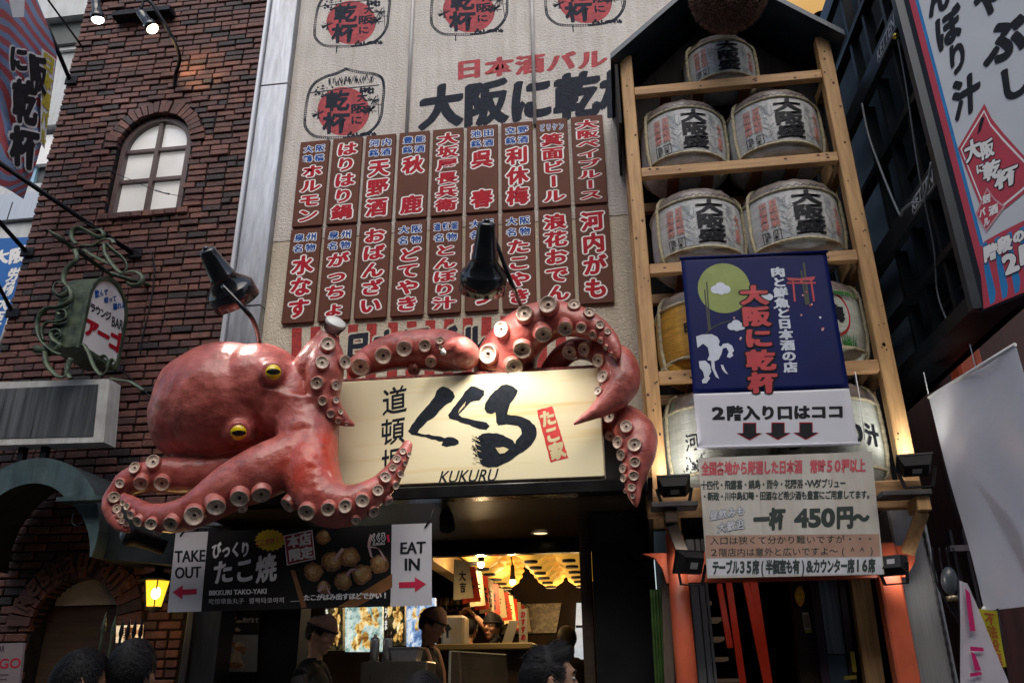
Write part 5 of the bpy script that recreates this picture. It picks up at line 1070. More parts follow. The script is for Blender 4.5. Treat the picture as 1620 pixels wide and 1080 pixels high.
# rear of the room
rp_ = thing('rear_poster', at(825, 1000, 11.9), 'large dim food picture on the rear wall of the shop', 'picture'); q = quad([(768, 957), (888, 953), (880, 1000), (770, 1003)], 11.9); obj('picture', MB().hexa(q+[p+Vector((0, .03, 0)) for p in q]), foodmat('dim food picture', (.03, .012, .008), (.10, .06, .02), (.22, .17, .1), .04), rp_)
rw_ = thing('rear_window', at(921, 1040, 11.8), 'narrow bluish daylit window at the right rear of the shop', 'window'); q = quad([(912, 953), (931, 953), (932, 1042), (908, 1042)], 11.8); obj('pane', MB().hexa(q+[p+Vector((0, .02, 0)) for p in q]), mat('daylit pane', (.35, .45, .6), .3, var=.45, vs=5, emit=.35, ecol=(.6, .78, 1)), rw_); f = qfn(q); obj('glazing_bar', MB().box(q[0].x-.02, q[1].x+.02, 11.77, 11.79, f(0, .45).z, f(0, .45).z+.03), M_MBLACK, rw_)
nw = thing('neon_tube', at(815, 975, 11.5), 'short slanted white neon tube near the hanging cloths', 'lamp'); obj('tube', MB().tube([at(813, 986, 11.4), at(822, 966, 11.4)], .02, 8), M_BULB('white neon', 3, (.8, 1, .85)), nw); obj('end_cap', MB().ball(at(813, 986.5, 11.4), .026, 8), M_MBLACK, nw)
wc_ = thing('wall_plates', at(790, 985, 11.6), 'rows of pale round dishes on a mirror strip behind the cook with raised hands', 'dishes'); 
for k in range(7): c = at(785+(k % 4)*9+(k//4)*4, 967+(k//4)*9, 11.6); obj('dish', MB().lathe([(.001, 0), (.045, 0), (.06, .02), (.06, .025), (.001, .03)], Matrix.Translation(c) @ Matrix.Rotation(math.pi/2, 4, 'X'), 16), mat('dim pale dish', (.18, .18, .19), .3), wc_)
# ================================================================ takeout banner under the octopus
tb = thing('takeout_banner', at(475, 960, 5.25), 'long black and white takoyaki banner reading TAKE OUT and EAT IN under the octopus', 'banner')
TQ = quad([(278, 842), (683, 827), (683, 957), (265, 968)], 5.25); tf = qfn(TQ); ww = lambda u, v, z=0: tf(u, v, z+.010*math.sin(u*9+v*2)*v)
M_BVIN = mat('black vinyl', (.007, .007, .008), .55, var=.25, vs=4, spec=.2); M_WVIN = mat('white vinyl', (.50, .50, .55), .45, var=.06, vs=3)
def strip(u0, u1, m, nm):
    mb = MB(); n = 16
    for s in (0, -.003): mb.add([ww(u0+(u1-u0)*i/n, j/4, s) for j in range(5) for i in range(n+1)], [(j*(n+1)+i, j*(n+1)+i+1, (j+1)*(n+1)+i+1, (j+1)*(n+1)+i) for j in range(4) for i in range(n)], 0, True)
    obj(nm, mb, m, tb, fix=False)
strip(0, .131, M_WVIN, 'white_panel'); strip(.132, .848, M_BVIN, 'black_panel'); strip(.849, 1, M_WVIN, 'white_panel')
def T6p(x, y): p = at(260+x/3.682, 820+y/3.682, 5.25); a, b, c, d = TQ; v = 0; 
def tuv(x, y):    # crop pixel (260,820 at 3.682) -> uv
    X, Y = 260+x/3.682, 820+y/3.682; p = at(X, Y, 5.25); a, b, c, d = TQ
    u = .5
    for _ in range(4): top = lerp(a, b, u); bot = lerp(d, c, u); v = (top.z-p.z)/(top.z-bot.z); l = lerp(a, d, v); r = lerp(b, c, v); u = (p.x-l.x)/(r.x-l.x)
    return (u, v)
def tq(pts):
    P = [tuv(*p) for p in pts]
    return lambda u, v, z=0: ww(*((P[0][k]*(1-u)+P[1][k]*u)*(1-v)+(P[3][k]*(1-u)+P[2][k]*u)*v for k in (0, 1)), z)
tm = MB(); tp = lambda pts, mi, z: tm.poly(lambda u, v, zz: ww(u, v, zz), [tuv(*p) for p in pts], z, mi)
txt(tm, 'TAKE', tq([(62, 188), (240, 180), (237, 248), (62, 256)]), 'l', 0, off=.015, nb=nib(.02, .0, 4, 0)); txt(tm, 'OUT', tq([(64, 283), (216, 277), (213, 343), (64, 350)]), 'l', 0, off=.015, nb=nib(.02, .0, 4, 0))
txt(tm, 'EAT', tq([(1378, 138), (1522, 132), (1520, 200), (1376, 206)]), 'l', 0, off=.015, nb=nib(.02, .0, 4, 0)); txt(tm, 'IN', tq([(1402, 232), (1488, 230), (1486, 300), (1402, 303)]), 'l', 0, off=.015, nb=nib(.02, .0, 4, 0))
tp([(50, 428), (110, 385), (108, 412), (190, 408), (190, 438), (108, 444), (106, 470)], 1, .004); tp([(1366, 370), (1460, 366), (1458, 340), (1525, 380), (1460, 426), (1460, 400), (1367, 403)], 1, .004)
txt(tm, 'びっくり', tq([(275, 140), (500, 130), (500, 222), (280, 232)]), 'h', 2, nb=BB, fill=1, slant=.1); txt(tm, 'たこ焼', tq([(278, 245), (655, 195), (655, 370), (285, 385)]), 'h', 2, off=.006, nb=nib(.04, .02, 8, .7), fill=.98, slant=.08)
txt(tm, 'BIKKURI TAKO-YAKI', tq([(263, 418), (595, 406), (594, 436), (262, 447)]), 'l', 2, off=.02, nb=nib(.02, 0, 4, 0)); txt(tm, '吃惊章鱼丸子', tq([(258, 464), (465, 460), (464, 495), (258, 498)]), 'h', 3, fill=1); txt(tm, '깜짝타코야끼', tq([(492, 460), (702, 455), (702, 490), (492, 494)]), 'h', 3, fill=1, nb=BR)
st_ = []
for k in range(36): r_ = (1, .86)[k % 2]; st_.append((617+92*r_*math.cos(6.283*k/36), 125+66*r_*math.sin(6.283*k/36)))
tp(st_, 4, .0035); txt(tm, 'ここだけ!!', tq([(530, 125), (700, 95), (700, 140), (532, 168)]), 'h', 1, z=.006, nb=BR, slant=.1)
tp([(696, 98), (862, 64), (880, 235), (714, 272)], 2, .004); tp([(702, 103), (857, 71), (874, 231), (719, 266)], 5, .0055)
txt(tm, '本店', tq([(715, 100), (852, 76), (860, 150), (722, 172)]), 'h', 2, z=.0075, nb=BB, fill=1.02); txt(tm, '限定', tq([(722, 180), (862, 156), (870, 226), (728, 250)]), 'h', 2, z=.0075, nb=BB, fill=1.02)
tp([(735, 300), (760, 300), (830, 515), (800, 518)], 6, .0036); tp([(1010, 515), (1328, 320), (1328, 400), (1120, 515)], 6, .0036); tp([(735, 480), (800, 476), (800, 480), (735, 484)], 3, .0037)
rr = random.Random(44)
for k, (x, y, r_) in enumerate(((870, 310, 58), (980, 250, 62), (1080, 225, 60), (1180, 300, 30), (1040, 365, 55), (1150, 325, 58), (1255, 265, 58), (930, 400, 38), (925, 110, 44))):
    for s, mi in ((1, 7), (.72, 8), (.4, 9)):
        n = 18; dx, dy = rr.uniform(-8, 8), rr.uniform(-14, 0); tp([(x+dx*(1-s)*3+r_*s*math.cos(6.283*j/n)*rr.uniform(.85, 1.1), y+dy*(1-s)*3+r_*s*math.sin(6.283*j/n)*rr.uniform(.85, 1.1)) for j in range(n)], mi, .004+.0003*k+.002*(1-s))
for pts in (spline([(985, 240), (1010, 200), (1035, 170)], 4), spline([(1200, 90), (1185, 150), (1200, 220)], 4), spline([(1180, 160), (1240, 170), (1280, 240)], 4), spline([(1050, 330), (1090, 290), (1140, 300)], 4), spline([(890, 420), (930, 380), (960, 440)], 4)): tp(pts+[(x+16, y+10) for x, y in reversed(pts)], 10, .0085)
txt(tm, 'たこがはみ出すほどでかい!', tq([(812, 442), (1306, 426), (1306, 466), (812, 478)]), 'h', 2, z=.010, nb=BB, fill=1.02, slant=.05)
txt(tm, 'くくる', tq([(1205, 88), (1290, 80), (1290, 130), (1205, 138)]), 'h', 2, z=.009, nb=nib(.16, .15, 8, 0)); txt(tm, 'くくる', tq([(1205, 88), (1290, 80), (1290, 130), (1205, 138)]), 'h', 0, z=.0115, nb=BB); txt(tm, 'KUKURU', tq([(1215, 142), (1285, 137), (1285, 152), (1215, 157)]), 'l', 2, z=.010, off=.02); tp([(1296, 95), (1308, 92), (1314, 135), (1302, 138)], 1, .009)
obj('lettering', tm, [M_INK, mat('crimson print', (.48, .015, .06), .45), mat('white banner print', (.58, .58, .60), .5), mat('grey banner print', (.30, .30, .32), .5), mat('yellow burst print', (.58, .44, .01), .5), mat('dark red print', (.22, .015, .03), .5), mat('wood tray print', (.16, .065, .02), .5, var=.3), mat('browned ball print', (.14, .065, .025), .5, var=.4, vs=50), mat('golden ball print', (.26, .14, .05), .5, var=.4, vs=50), mat('pale sauce print', (.36, .25, .12), .5, var=.3, vs=50), mat('octopus slice print', (.38, .25, .26), .5)], tb, fix=False)
for u, v in ((.02, .05), (.975, .05)): obj('tie', MB().tube([ww(u, v, .003), ww(u, v, .02)+Vector((.03, 0, .04)), ww(u, v, 0)+Vector((.05, .02, .12))], .006, 6), M_MBLACK, tb)
# ================================================================ people
M_SKIN = mat('skin', (.42, .22, .13), .5, var=.12, vs=9, bump=.1, bs=60); M_HAIR = mat('black hair', (.009, .008, .009), .62, var=.4, vs=30, spec=.25); M_SHIRT = mat('black work shirt', (.012, .011, .012), .75, var=.3, vs=8); M_TROU = mat('dark trousers', (.015, .015, .018), .8)
M_EYEW = mat('eye white', (.55, .53, .5), .3); M_LIP = mat('lips', (.26, .09, .075), .45)
def person(px, py, Y, f, label, arms, shirt=None, hair='short', cap=None, tilt=0, quiff=False, strap=None, vox=.0085, mask=None, group=None, sc=1.0):
    h = at(px, py, Y); f = Vector((f[0], f[1], 0)).normalized(); s = f.cross(Vector((0, 0, 1))); up = Vector((0, 0, 1))
    t = thing('person', (h.x, h.y, 0), label, 'person', group); fl = max(.0, h.z-1.62)
    hf = (f*math.cos(tilt)-up*math.sin(tilt)).normalized(); hu = (up*math.cos(tilt)+f*math.sin(tilt)).normalized()
    H = lambda a, b, c: h+(hf*a+s*b+hu*c)*sc; P = lambda a, b, c: h+(f*a+s*b+up*c)*sc
    RM = Matrix((hf, s, hu)).transposed().to_4x4(); BM = Matrix((f, s, up)).transposed().to_4x4()
    b = MB(); S = sc
    b.ball(H(0, 0, .012), (.098*S, .077*S, .108*S), 24, M=RM); b.ball(H(.025, 0, -.055), (.062*S, .056*S, .062*S), 20, M=RM); b.ball(H(.066, 0, -.092), (.026*S, .026*S, .022*S), 14, M=RM)
    b.tube([H(.088, 0, .028), H(.108, 0, -.012), H(.09, 0, -.026)], [.009*S, .015*S, .012*S], 10); b.ball(H(.085, 0, .04), (.02*S, .05*S, .013*S), 14, M=RM); b.ball(H(.085, 0, -.055), (.017*S, .026*S, .014*S), 12, M=RM)
    for k in (-1, 1): b.ball(H(-.008, .076*k, -.002), (.024*S, .013*S, .036*S), 12, M=RM); b.ball(H(.06, .04*k, -.02), (.03*S, .024*S, .024*S), 12, M=RM)
    b.tube([H(-.015, 0, -.06), P(-.03, 0, -.13), P(-.045, 0, -.22)], [.052*S, .05*S, .06*S], 16)
    b.tube([P(-.045, -.165, -.265), P(-.045, -.08, -.225), P(-.045, .08, -.225), P(-.045, .165, -.265)], [.055*S, .068*S, .068*S, .055*S], 14)
    b.ball(P(-.035, 0, -.40), (.115*S, .17*S, .20*S), 22, M=BM); b.ball(P(-.03, 0, -.62), (.105*S, .15*S, .20*S), 20, M=BM); b.ball(P(-.04, 0, -.80), (.115*S, .168*S, .13*S), 20, M=BM)
    for k in (-1, 1):
        z0 = fl+.04; hp, kn_, an = P(-.04, .085*k, -.82), P(-.0, .095*k, 0), P(-.04, .095*k, 0); hp = Vector(hp); kn_.z = fl+.48; an.z = fl+.08
        b.tube([hp, kn_, an], [.085*S, .058*S, .042*S], 14); ft = an+f*.1; ft.z = fl+.035; b.ball(ft, (.13*S, .045*S, .035*S), 14, M=BM)
    seg = []
    for k, (el, wr) in zip((-1, 1), arms):
        sh_ = P(-.045, .175*k, -.275); e_, w_ = P(el[0], el[1]*k, el[2]), P(wr[0], wr[1]*k, wr[2]); b.tube([sh_, lerp(sh_, e_, .5), e_, lerp(e_, w_, .4), w_], [.055*S, .048*S, .040*S, .038*S, .027*S], 12); seg.append((e_, w_))
        d = (w_-e_).normalized(); n_ = d.orthogonal().normalized(); n_ = (Vector((0, 0, -1))-d*d.dot(Vector((0, 0, -1)))); n_ = n_.normalized() if n_.length > .1 else d.orthogonal().normalized(); sd = d.cross(n_)
        b.ball(w_+d*.045, (.045*S, .018*S, .04*S), 14, M=Matrix((d, n_, sd)).transposed().to_4x4())
        for j, (o_, L_) in enumerate(((-.028, .065), (-.010, .078), (.010, .074), (.027, .056))):
            r0 = w_+d*.075+sd*o_; b.tube([r0, r0+d*L_*.55+n_*.008, r0+d*L_*.85+n_*.03], [.0095, .0088, .0075], 8)
        r0 = w_+d*.03+sd*-.035; b.tube([r0, r0+d*.03-sd*.03+n_*.01, r0+d*.055-sd*.035+n_*.02], [.011, .0095, .008], 8)
    bm = remesh(b, vox, 3)
    for i, fc in enumerate(bm.f):
        c = sum((bm.v[j] for j in fc), Vector())/len(fc); l = c-h; z_ = l.z/sc; m_ = 1
        if z_ > -.165 and (l-up*l.z).length < .16*sc and z_ > -.17-(.02 if l.dot(f) > 0 else -.02): m_ = 0
        elif z_ < -.78: m_ = 2
        for e_, w_ in seg:
            d = w_-e_; q = (c-e_).dot(d)/d.length_squared
            if q > .25 and (c-(e_+d*min(max(q, 0), 1))).length < .13 and (c-(e_+d*q)).length < .075: m_ = 0
        bm.mi[i] = m_
    body_ = obj('body', bm, [M_SKIN, shirt or M_SHIRT, M_TROU], t, fix=False)
    for k in (-1, 1):
        obj('eye', MB().ball(H(.083, .031*k, .016), (.011*S, .015*S, .008*S), 12, M=RM), M_EYEW, t); obj('iris', MB().ball(H(.0905, .031*k, .015), (.005*S, .007*S, .007*S), 10, M=RM), M_BLACK, t)
        obj('eyebrow', MB().tube([H(.098, .015*k, .038), H(.096, .035*k, .043), H(.085, .05*k, .036)], .0045*S, 6), M_HAIR, t)
    obj('mouth', MB().ball(H(.097, 0, -.056), (.008*S, .022*S, .007*S), 12, M=RM), M_LIP, t)
    rg = random.Random(int(px)); hm = MB(); n = 26; v_ = []
    for i in range(15):
        for j in range(n):
            th, ph = math.pi*i/20, 6.283*j/n; x, y, z_ = math.sin(th)*math.cos(ph), math.sin(th)*math.sin(ph), math.cos(th)
            lim = 1.0 if x > .3 else 1.0
            if x > .35 and z_ < .55: z_ = .55; q = math.sqrt(1-z_*z_); x, y = x/max(1e-3, math.hypot(x, y))*q, y/max(1e-3, math.hypot(x, y))*q
            if abs(y) > .6 and x > -.25 and z_ < .12: z_ = .12
            v_.append(H(x*.107-.008, y*.085, .014+z_*.122))
    hm.add(v_, [(i*n+j, i*n+(j+1) % n, (i+1)*n+(j+1) % n, (i+1)*n+j) for i in range(14) for j in range(n)], 0, True)
    ns = 3200
    for k in range(ns):
        th, ph = math.acos(1-rg.random()*1.15), rg.uniform(0, 6.283); x, y, z_ = math.sin(th)*math.cos(ph), math.sin(th)*math.sin(ph), math.cos(th)
        if (x > .45 and z_ < .5) or (abs(y) > .7 and z_ < .0 and x > -.1): continue
        r_ = H(x*.104-.008, y*.083, .014+z_*.12); out = (H(x, y, z_)-H(0, 0, 0)).normalized()
        fl_ = (hf*(.6 if quiff and x > -.1 else -.7 if quiff else .35)+hu*(.55 if quiff and z_ > .4 else -.55)+s*rg.uniform(-.2, .2)); fl_ = (fl_-out*fl_.dot(out)*(.55 if quiff and z_ > .4 and x > 0 else .97)).normalized()
        L_ = (.058 if quiff and z_ > .45 and x > -.2 else .034)*rg.uniform(.6, 1.15)*sc*(1 if hair != 'long' else 1.6); wv = out.cross(fl_).normalized()*.0013
        p0, p1, p2 = r_, r_+fl_*L_*.5+out*.004+(hu*.004 if quiff else Vector()), r_+fl_*L_+out*(.001 if not quiff else .004)-(hf*.02 if quiff and x > .3 else Vector())
        hm.add([p0-wv, p0+wv, p1+wv, p1-wv, p2], [(0, 1, 2, 3), (3, 2, 4)], 0, False)
    if hair == 'tail': hm.tube([H(-.09, 0, .02), H(-.14, 0, -.02), H(-.13, 0, -.14)], [.02, .03, .008], 10)
    obj('hair', hm, M_HAIR, t, fix=False)
    if cap:
        cm = MB(); v_ = []
        for i in range(9):
            for j in range(n):
                th, ph = math.pi*i/16.5, 6.283*j/n; v_.append(H(math.sin(th)*math.cos(ph)*.112-.006, math.sin(th)*math.sin(ph)*.091, .03+math.cos(th)*.108+(.01*math.cos(ph) if i < 5 else 0)))
        cm.add(v_, [(i*n+j, i*n+(j+1) % n, (i+1)*n+(j+1) % n, (i+1)*n+j) for i in range(8) for j in range(n)], 0, True)
        cp = obj('cap', cm, cap, t, fix=False); obj('cap_band', MB().tube([H(math.cos(6.283*k/28)*.110-.006, math.sin(6.283*k/28)*.089, .042) for k in range(29)], .009, 8, cap=False), M_MBLACK, cp)
    if strap:
        sb = BVHTree.FromPolygons(bm.v, bm.f)
        for k in (-1, 1):
            pts = []
            for a_, b_, c_ in ((.1, .09, -.45), (.06, .095, -.30), (-.02, .085, -.16), (-.14, .075, -.26), (-.16, .02, -.42), (-.15, -.06, -.58)):
                loc, nr, _, _ = sb.find_nearest(P(a_, b_*k, c_)); pts.append(loc+nr*.006)
            obj('apron_strap', MB().tube(spline(pts, 4), .02, 8, flat=.35), strap, t)
    if mask: obj('face_mask', MB().ball(H(.05, 0, -.05), (.066*S, .062*S, .052*S), 18, M=RM), mask, t)
    return t
CAPM = mat('brown check cap', (.20, .10, .075), .8, var=.5, vs=90, bump=.2); STRAPM = mat('dusty pink apron', (.32, .17, .12), .8, var=.15)
person(508, 1003, 5.75, (1, -.12), 'cook in brown cap and black shirt at the left worktop, looking down', (((.02, .24, -.52), (.26, .16, -.46)), ((.02, .24, -.52), (.24, .12, -.5))), cap=CAPM, tilt=.35, vox=.0075)
person(684, 988, 6.45, (1, -.25), 'cook with pink apron straps and brown cap beside the menu panels', (((.0, .24, -.52), (.24, .12, -.50)), ((.02, .25, -.52), (.26, .14, -.54))), cap=CAPM, tilt=.4, strap=STRAPM, vox=.0075)
person(779, 992, 7.9, (-.5, -1), 'woman in black behind the counter under the bottle shelf', (((.02, .22, -.5), (.2, .1, -.5)), ((.02, .22, -.5), (.2, .1, -.5))), cap=M_SHIRT, hair='long', sc=.96)
person(742, 993, 7.9, (.3, 1), 'cook in black seen from behind raising both hands to the head', (((.05, .27, -.10), (-.02, .08, .10)), ((.05, .27, -.10), (-.02, .08, .10))), hair='short', sc=.96)
person(897, 1012, 8.6, (-.3, 1), 'customer in dark coat seated deep inside near the rear window', (((.02, .22, -.5), (.2, .1, -.5)), ((.02, .22, -.5), (.2, .1, -.5))), hair='long')
person(869, 1080, 3.35, (1, .35), 'passer-by with swept up black quiff walking right in the foreground', (((-.06, .22, -.55), (.05, .22, -.78)), ((.02, .22, -.55), (.16, .2, -.75))), shirt=mat('dark coat', (.02, .022, .03), .8), quiff=True, mask=mat('black face mask', (.014, .014, .018), .8))
person(126, 1083, 3.2, (.75, .65), 'passer-by with dark grey hair at the lower left corner, head bowed', (((-.02, .22, -.55), (.2, .1, -.5)), ((-.02, .22, -.55), (.2, .1, -.5))), shirt=mat('grey jacket', (.12, .13, .15), .8), tilt=.3)
person(209, 1066, 3.3, (-.05, 1), 'passer-by with short black hair seen from behind, in front of the brick doorway', (((-.02, .22, -.55), (.05, .22, -.78)), ((-.02, .22, -.55), (.05, .22, -.78))), shirt=mat('navy jacket', (.03, .035, .06), .8))
person(670, 1122, 3.3, (.3, 1), 'top of a dark haired passer-by at the bottom edge below the cooks', (((-.02, .22, -.55), (.05, .22, -.78)), ((-.02, .22, -.55), (.05, .22, -.78))), shirt=mat('olive jacket', (.06, .06, .04), .8))
# ================================================================ left edge: things fixed to the brick building
M_TEAL = mat('weathered green iron', (.028, .055, .04), .5, .2, var=.35, vs=14, bump=.4, bs=30, col2=(.085, .115, .07)); M_IRON = mat('black iron rod', (.014, .015, .02), .5, .4, var=.4, vs=20)
# bar lantern sign
Yf, Yb = 5.42, 5.94; XF = at(123, 544, Yf).x; zb = at(123, 544, Yf).z-.02; TH = .25; yc = (Yf+Yb)/2; hw = (Yb-Yf)/2; zs = at(204, 491, Yb).z-.12
bs_ = thing('bar_sign', (XF-TH/2, yc, zb), 'green iron bar sign with arched white face projecting from the brick wall', 'sign')
def archYZ(x, ins=0, n=20): return [(x, yc-hw+ins, zb+ins)]+[(x, yc-(hw-ins)*math.cos(math.pi*k/n), zs+(hw-ins)*1.05*math.sin(math.pi*k/n)) for k in range(n+1)]+[(x, yc+hw-ins, zb+ins)]
obj('case', MB().prism(archYZ(XF-TH), (TH-.004, 0, 0)), M_TEAL, bs_)
fr = MB(); o_, i_ = archYZ(XF, -.012), archYZ(XF, .022)
for a, b, c, d in zip(o_, o_[1:]+o_[:1], i_[1:]+i_[:1], i_): fr.hexa([Vector(p) for p in (a, b, c, d)]+[Vector(p)+Vector((.02, 0, 0)) for p in (a, b, c, d)])
obj('rim', fr, M_TEAL, bs_); obj('face', MB().prism(archYZ(XF-.002, .02), (.008, 0, 0)), mat('white acrylic face', (.74, .74, .74), .35, var=.06, vs=3), bs_)
def bq(pts): return qfn([hit(40+x/3.723, 330+y/3.723, Vector((XF+.008, 0, 0)), Vector((1, 0, 0))) for x, y in pts])
lt = MB()
txt(lt, '飲んで', bq([(408, 478), (488, 470), (485, 508), (410, 530)]), 'h', 0, z=.004, nb=BO, fill=1); txt(lt, '唄って', bq([(462, 522), (540, 508), (536, 545), (464, 562)]), 'h', 0, z=.004, nb=BO, fill=1); txt(lt, '踊れる', bq([(515, 558), (592, 545), (590, 582), (517, 600)]), 'h', 0, z=.004, nb=BO, fill=1)
txt(lt, 'ラウンジ', bq([(382, 550), (505, 612), (500, 668), (380, 600)]), 'h', 1, z=.004, nb=BO, fill=1.1); txt(lt, 'BAR', bq([(512, 632), (580, 662), (572, 718), (507, 690)]), 'l', 1, z=.004, off=.02); txt(lt, 'アーゴ', bq([(360, 635), (572, 745), (552, 852), (345, 735)]), 'h', 2, z=.004, nb=nib(.06, .05, 8, 0), fill=1.08)
obj('lettering', lt, [M_BLUEINK, M_INK, M_REDINK], bs_, fix=False)
scr = MB(); g_ = lambda pts, Y: [at(40+x/3.723, 330+y/3.723, Y) for x, y in pts]
def scroll(pts, Y, r=.021): scr.tube(spline(g_(pts, Y), 5), r, 8, flat=.45)
for pts in ([(290, 240), (302, 300), (240, 360), (225, 425), (262, 470), (268, 535), (200, 580), (118, 592), (72, 660), (85, 760), (150, 830), (215, 862)], [(262, 470), (235, 505), (200, 515), (163, 480), (185, 435), (225, 440)], [(205, 625), (195, 605), (235, 605), (240, 645), (200, 665), (130, 670), (98, 715), (110, 780)], [(175, 838), (203, 800), (160, 765), (158, 725), (195, 718), (212, 745), (195, 768)], [(115, 840), (128, 920), (190, 985), (235, 985), (248, 950), (240, 925)], [(270, 880), (245, 960), (270, 1000)]): scroll(pts, Yf-.03)
for pts in ([(300, 210), (272, 170), (280, 128), (320, 115), (390, 150), (440, 172), (462, 150), (440, 125), (400, 130)], [(330, 215), (400, 215), (450, 185), (500, 180), (525, 205)], [(465, 205), (475, 270), (530, 350), (570, 378), (598, 350), (580, 300), (510, 240), (480, 210)], [(345, 240), (385, 270), (440, 300), (510, 330)], [(560, 385), (640, 370), (690, 400), (680, 440), (640, 455), (600, 440)]): scroll(pts, Yf+.12)
for pts in ([(300, 820), (340, 800), (368, 840), (400, 920), (440, 975), (475, 960), (490, 900), (470, 868), (445, 875)], [(480, 940), (510, 890), (530, 905), (520, 925)], [(500, 1000), (560, 1010), (620, 1020), (700, 1070)]): scroll(pts, Yf+.02, .017)
obj('scrollwork', scr, M_TEAL, bs_, fix=False)
a, b = at(75, 363, Yf-.12), at(172, 432, yc+.1); bar_ = MB().tube([a, lerp(a, b, .25), lerp(a, b, .252), b], [.006, .03, .018, .018], 10).tube([b, at(238, 452, BY)], .018, 10)
obj('bracket_rod', bar_, M_TEAL, bs_); obj('end_boss', MB().tube([at(55, 552, Yf-.02), at(92, 556, Yf+.02)], .03, 12), M_TEAL, bs_)
# projecting rods with chains and clamp plates
def rod(px0, py0, px1, py1, Yn, Yw, r, label, extra=None):
    a, b = at(px0, py0, Yn), at(px1, py1, Yw); t = thing('banner_pole', b, label, 'pole', 'black rods projecting from the brick wall'); obj('rod', MB().tube([a, b], r, 10), M_IRON, t); obj('wall_plate', MB().box(b.x-.05, b.x+.08, BY-.05, BY-.028, b.z-.045, b.z+.045, bev=.005), M_IRON, t)
    if extra: obj('chain', MB().tube(spline(extra, 4), .005, 5), M_IRON, t)
rod(-60, 218, 212, 402, 4.9, 6.17, .022, 'thickest black rod, crossing the brick wall above the green bar sign', [at(222, 402, 6.12), at(170, 372, 5.9), at(150, 360, 5.8), at(130, 350, 5.75)])
rod(-50, 297, 45, 402, 5.4, 6.2, .02, 'black rod at the left brick edge beside the blue sign', [at(20, 320, 5.9), at(12, 345, 5.9), at(10, 352, 5.85), at(8, 356, 5.8)])
rod(-40, 380, 22, 498, 5.6, 6.2, .017, 'lowest black rod crossing the blue sign'); rod(70, 30, 112, 130, 5.7, 6.18, .022, 'black rod behind the striped banner top, clamped to the brick')
wr_ = thing('stay_wire', at(129, 73, 6.1), 'thin dark stay wire running from the upper left to the brick edge', 'wire'); obj('wire', MB().tube([at(70, -8, 5.4), at(129, 73, 6.18)], .010, 6), M_IRON, wr_)
cw = thing('wall_cable', at(240, 500, 6.15), 'thin black cable hanging down the brick wall beside the bar sign', 'cable'); obj('cable', MB().tube(spline([at(238, 398, 6.15), at(244, 420, 6.15), at(240, 470, 6.16), at(226, 530, 6.16), at(222, 560, 6.17)], 5), .006, 6).tube(spline([at(190, 585, 6.1), at(215, 605, 6.15), at(240, 630, 6.15), at(262, 650, 6.1)], 4), .006, 6), M_IRON, cw)
st2 = thing('window_stay', at(250, 300, 6.1), 'thin wire with turnbuckle stretched across the arched window', 'wire'); obj('wire', MB().tube([at(168, 268, 5.9), at(250, 303, 6.1), at(320, 318, 6.17)], .003, 5), M_IRON, st2); obj('turnbuckle', MB().tube([at(246, 301, 6.09), at(268, 307, 6.11)], .010, 8), M_STEEL, st2)
# striped flag
M_FLAG = bpy.data.materials.new('striped flag cloth'); M_FLAG.use_nodes = True; N = M_FLAG.node_tree.nodes; L = M_FLAG.node_tree.links; B = N['Principled BSDF']; B.inputs['Roughness'].default_value = .6
uvn = N.new('ShaderNodeTexCoord'); wv = N.new('ShaderNodeTexWave'); wv.inputs['Scale'].default_value = 11; wv.inputs['Distortion'].default_value = .6; wv.inputs['Detail'].default_value = 1; wv.inputs['Detail Scale'].default_value = .6; mp = N.new('ShaderNodeMapping'); mp.inputs['Rotation'].default_value = (.9, .3, 0); L.new(uvn.outputs['Object'], mp.inputs[0]); L.new(mp.outputs[0], wv.inputs['Vector'])
rp = N.new('ShaderNodeValToRGB'); rp.color_ramp.interpolation = 'CONSTANT'; rp.color_ramp.elements[0].color = (.52, .11, .12, 1); rp.color_ramp.elements[1].position = .5; rp.color_ramp.elements[1].color = (.24, .35, .55, 1); L.new(wv.outputs[0], rp.inputs[0]); L.new(rp.outputs[0], B.inputs['Base Color'])
fl = thing('striped_flag', at(40, 300, 5.4), 'red and blue striped hanging flag with black brush characters at the upper left corner', 'flag')
XP = at(75, 120, 5.7).x; nX = Vector((1, .35, 0)).normalized(); FP = at(75, 120, 5.7)
fpx = lambda x, y: hit(x, y, FP, nX)
edge = [(-60, -30), (-20, -28), (30, -25), (62, 10)]; cmb = MB(); rows_ = []
prof_r = [(-30, 45), (0, 56), (40, 68), (85, 84), (140, 80), (200, 68), (240, 58), (310, 40)]
def rx(y):
    for (y0, x0), (y1, x1) in zip(prof_r, prof_r[1:]):
        if y <= y1: return x0+(x1-x0)*(y-y0)/(y1-y0)
    return prof_r[-1][1]
nU, nV = 14, 20
def fcl(u, v, z=0):
    y = -30+345*v; xr = rx(y); x = -90+(xr+90)*u; yy = y-(1-u)*60*(v if v > .5 else .5)
    return fpx(x, yy)+nX*(.04*math.sin(u*6+v*4)+.02*math.sin(v*9)+z)
for s in (0, -.004): cmb.add([fcl(i/nU, j/nV, s) for j in range(nV+1) for i in range(nU+1)], [(j*(nU+1)+i, j*(nU+1)+i+1, (j+1)*(nU+1)+i+1, (j+1)*(nU+1)+i) for j in range(nV) for i in range(nU)], 0, True)
obj('cloth', cmb, M_FLAG, fl, fix=False)
flm = MB()
def fpq(pts): return lambda u, v, z=0: (lambda x, y: fpx(x, y)+nX*(.062+z))(*((pts[0][k]*(1-u)+pts[1][k]*u)*(1-v)+(pts[3][k]*(1-u)+pts[2][k]*u)*v for k in (0, 1)))
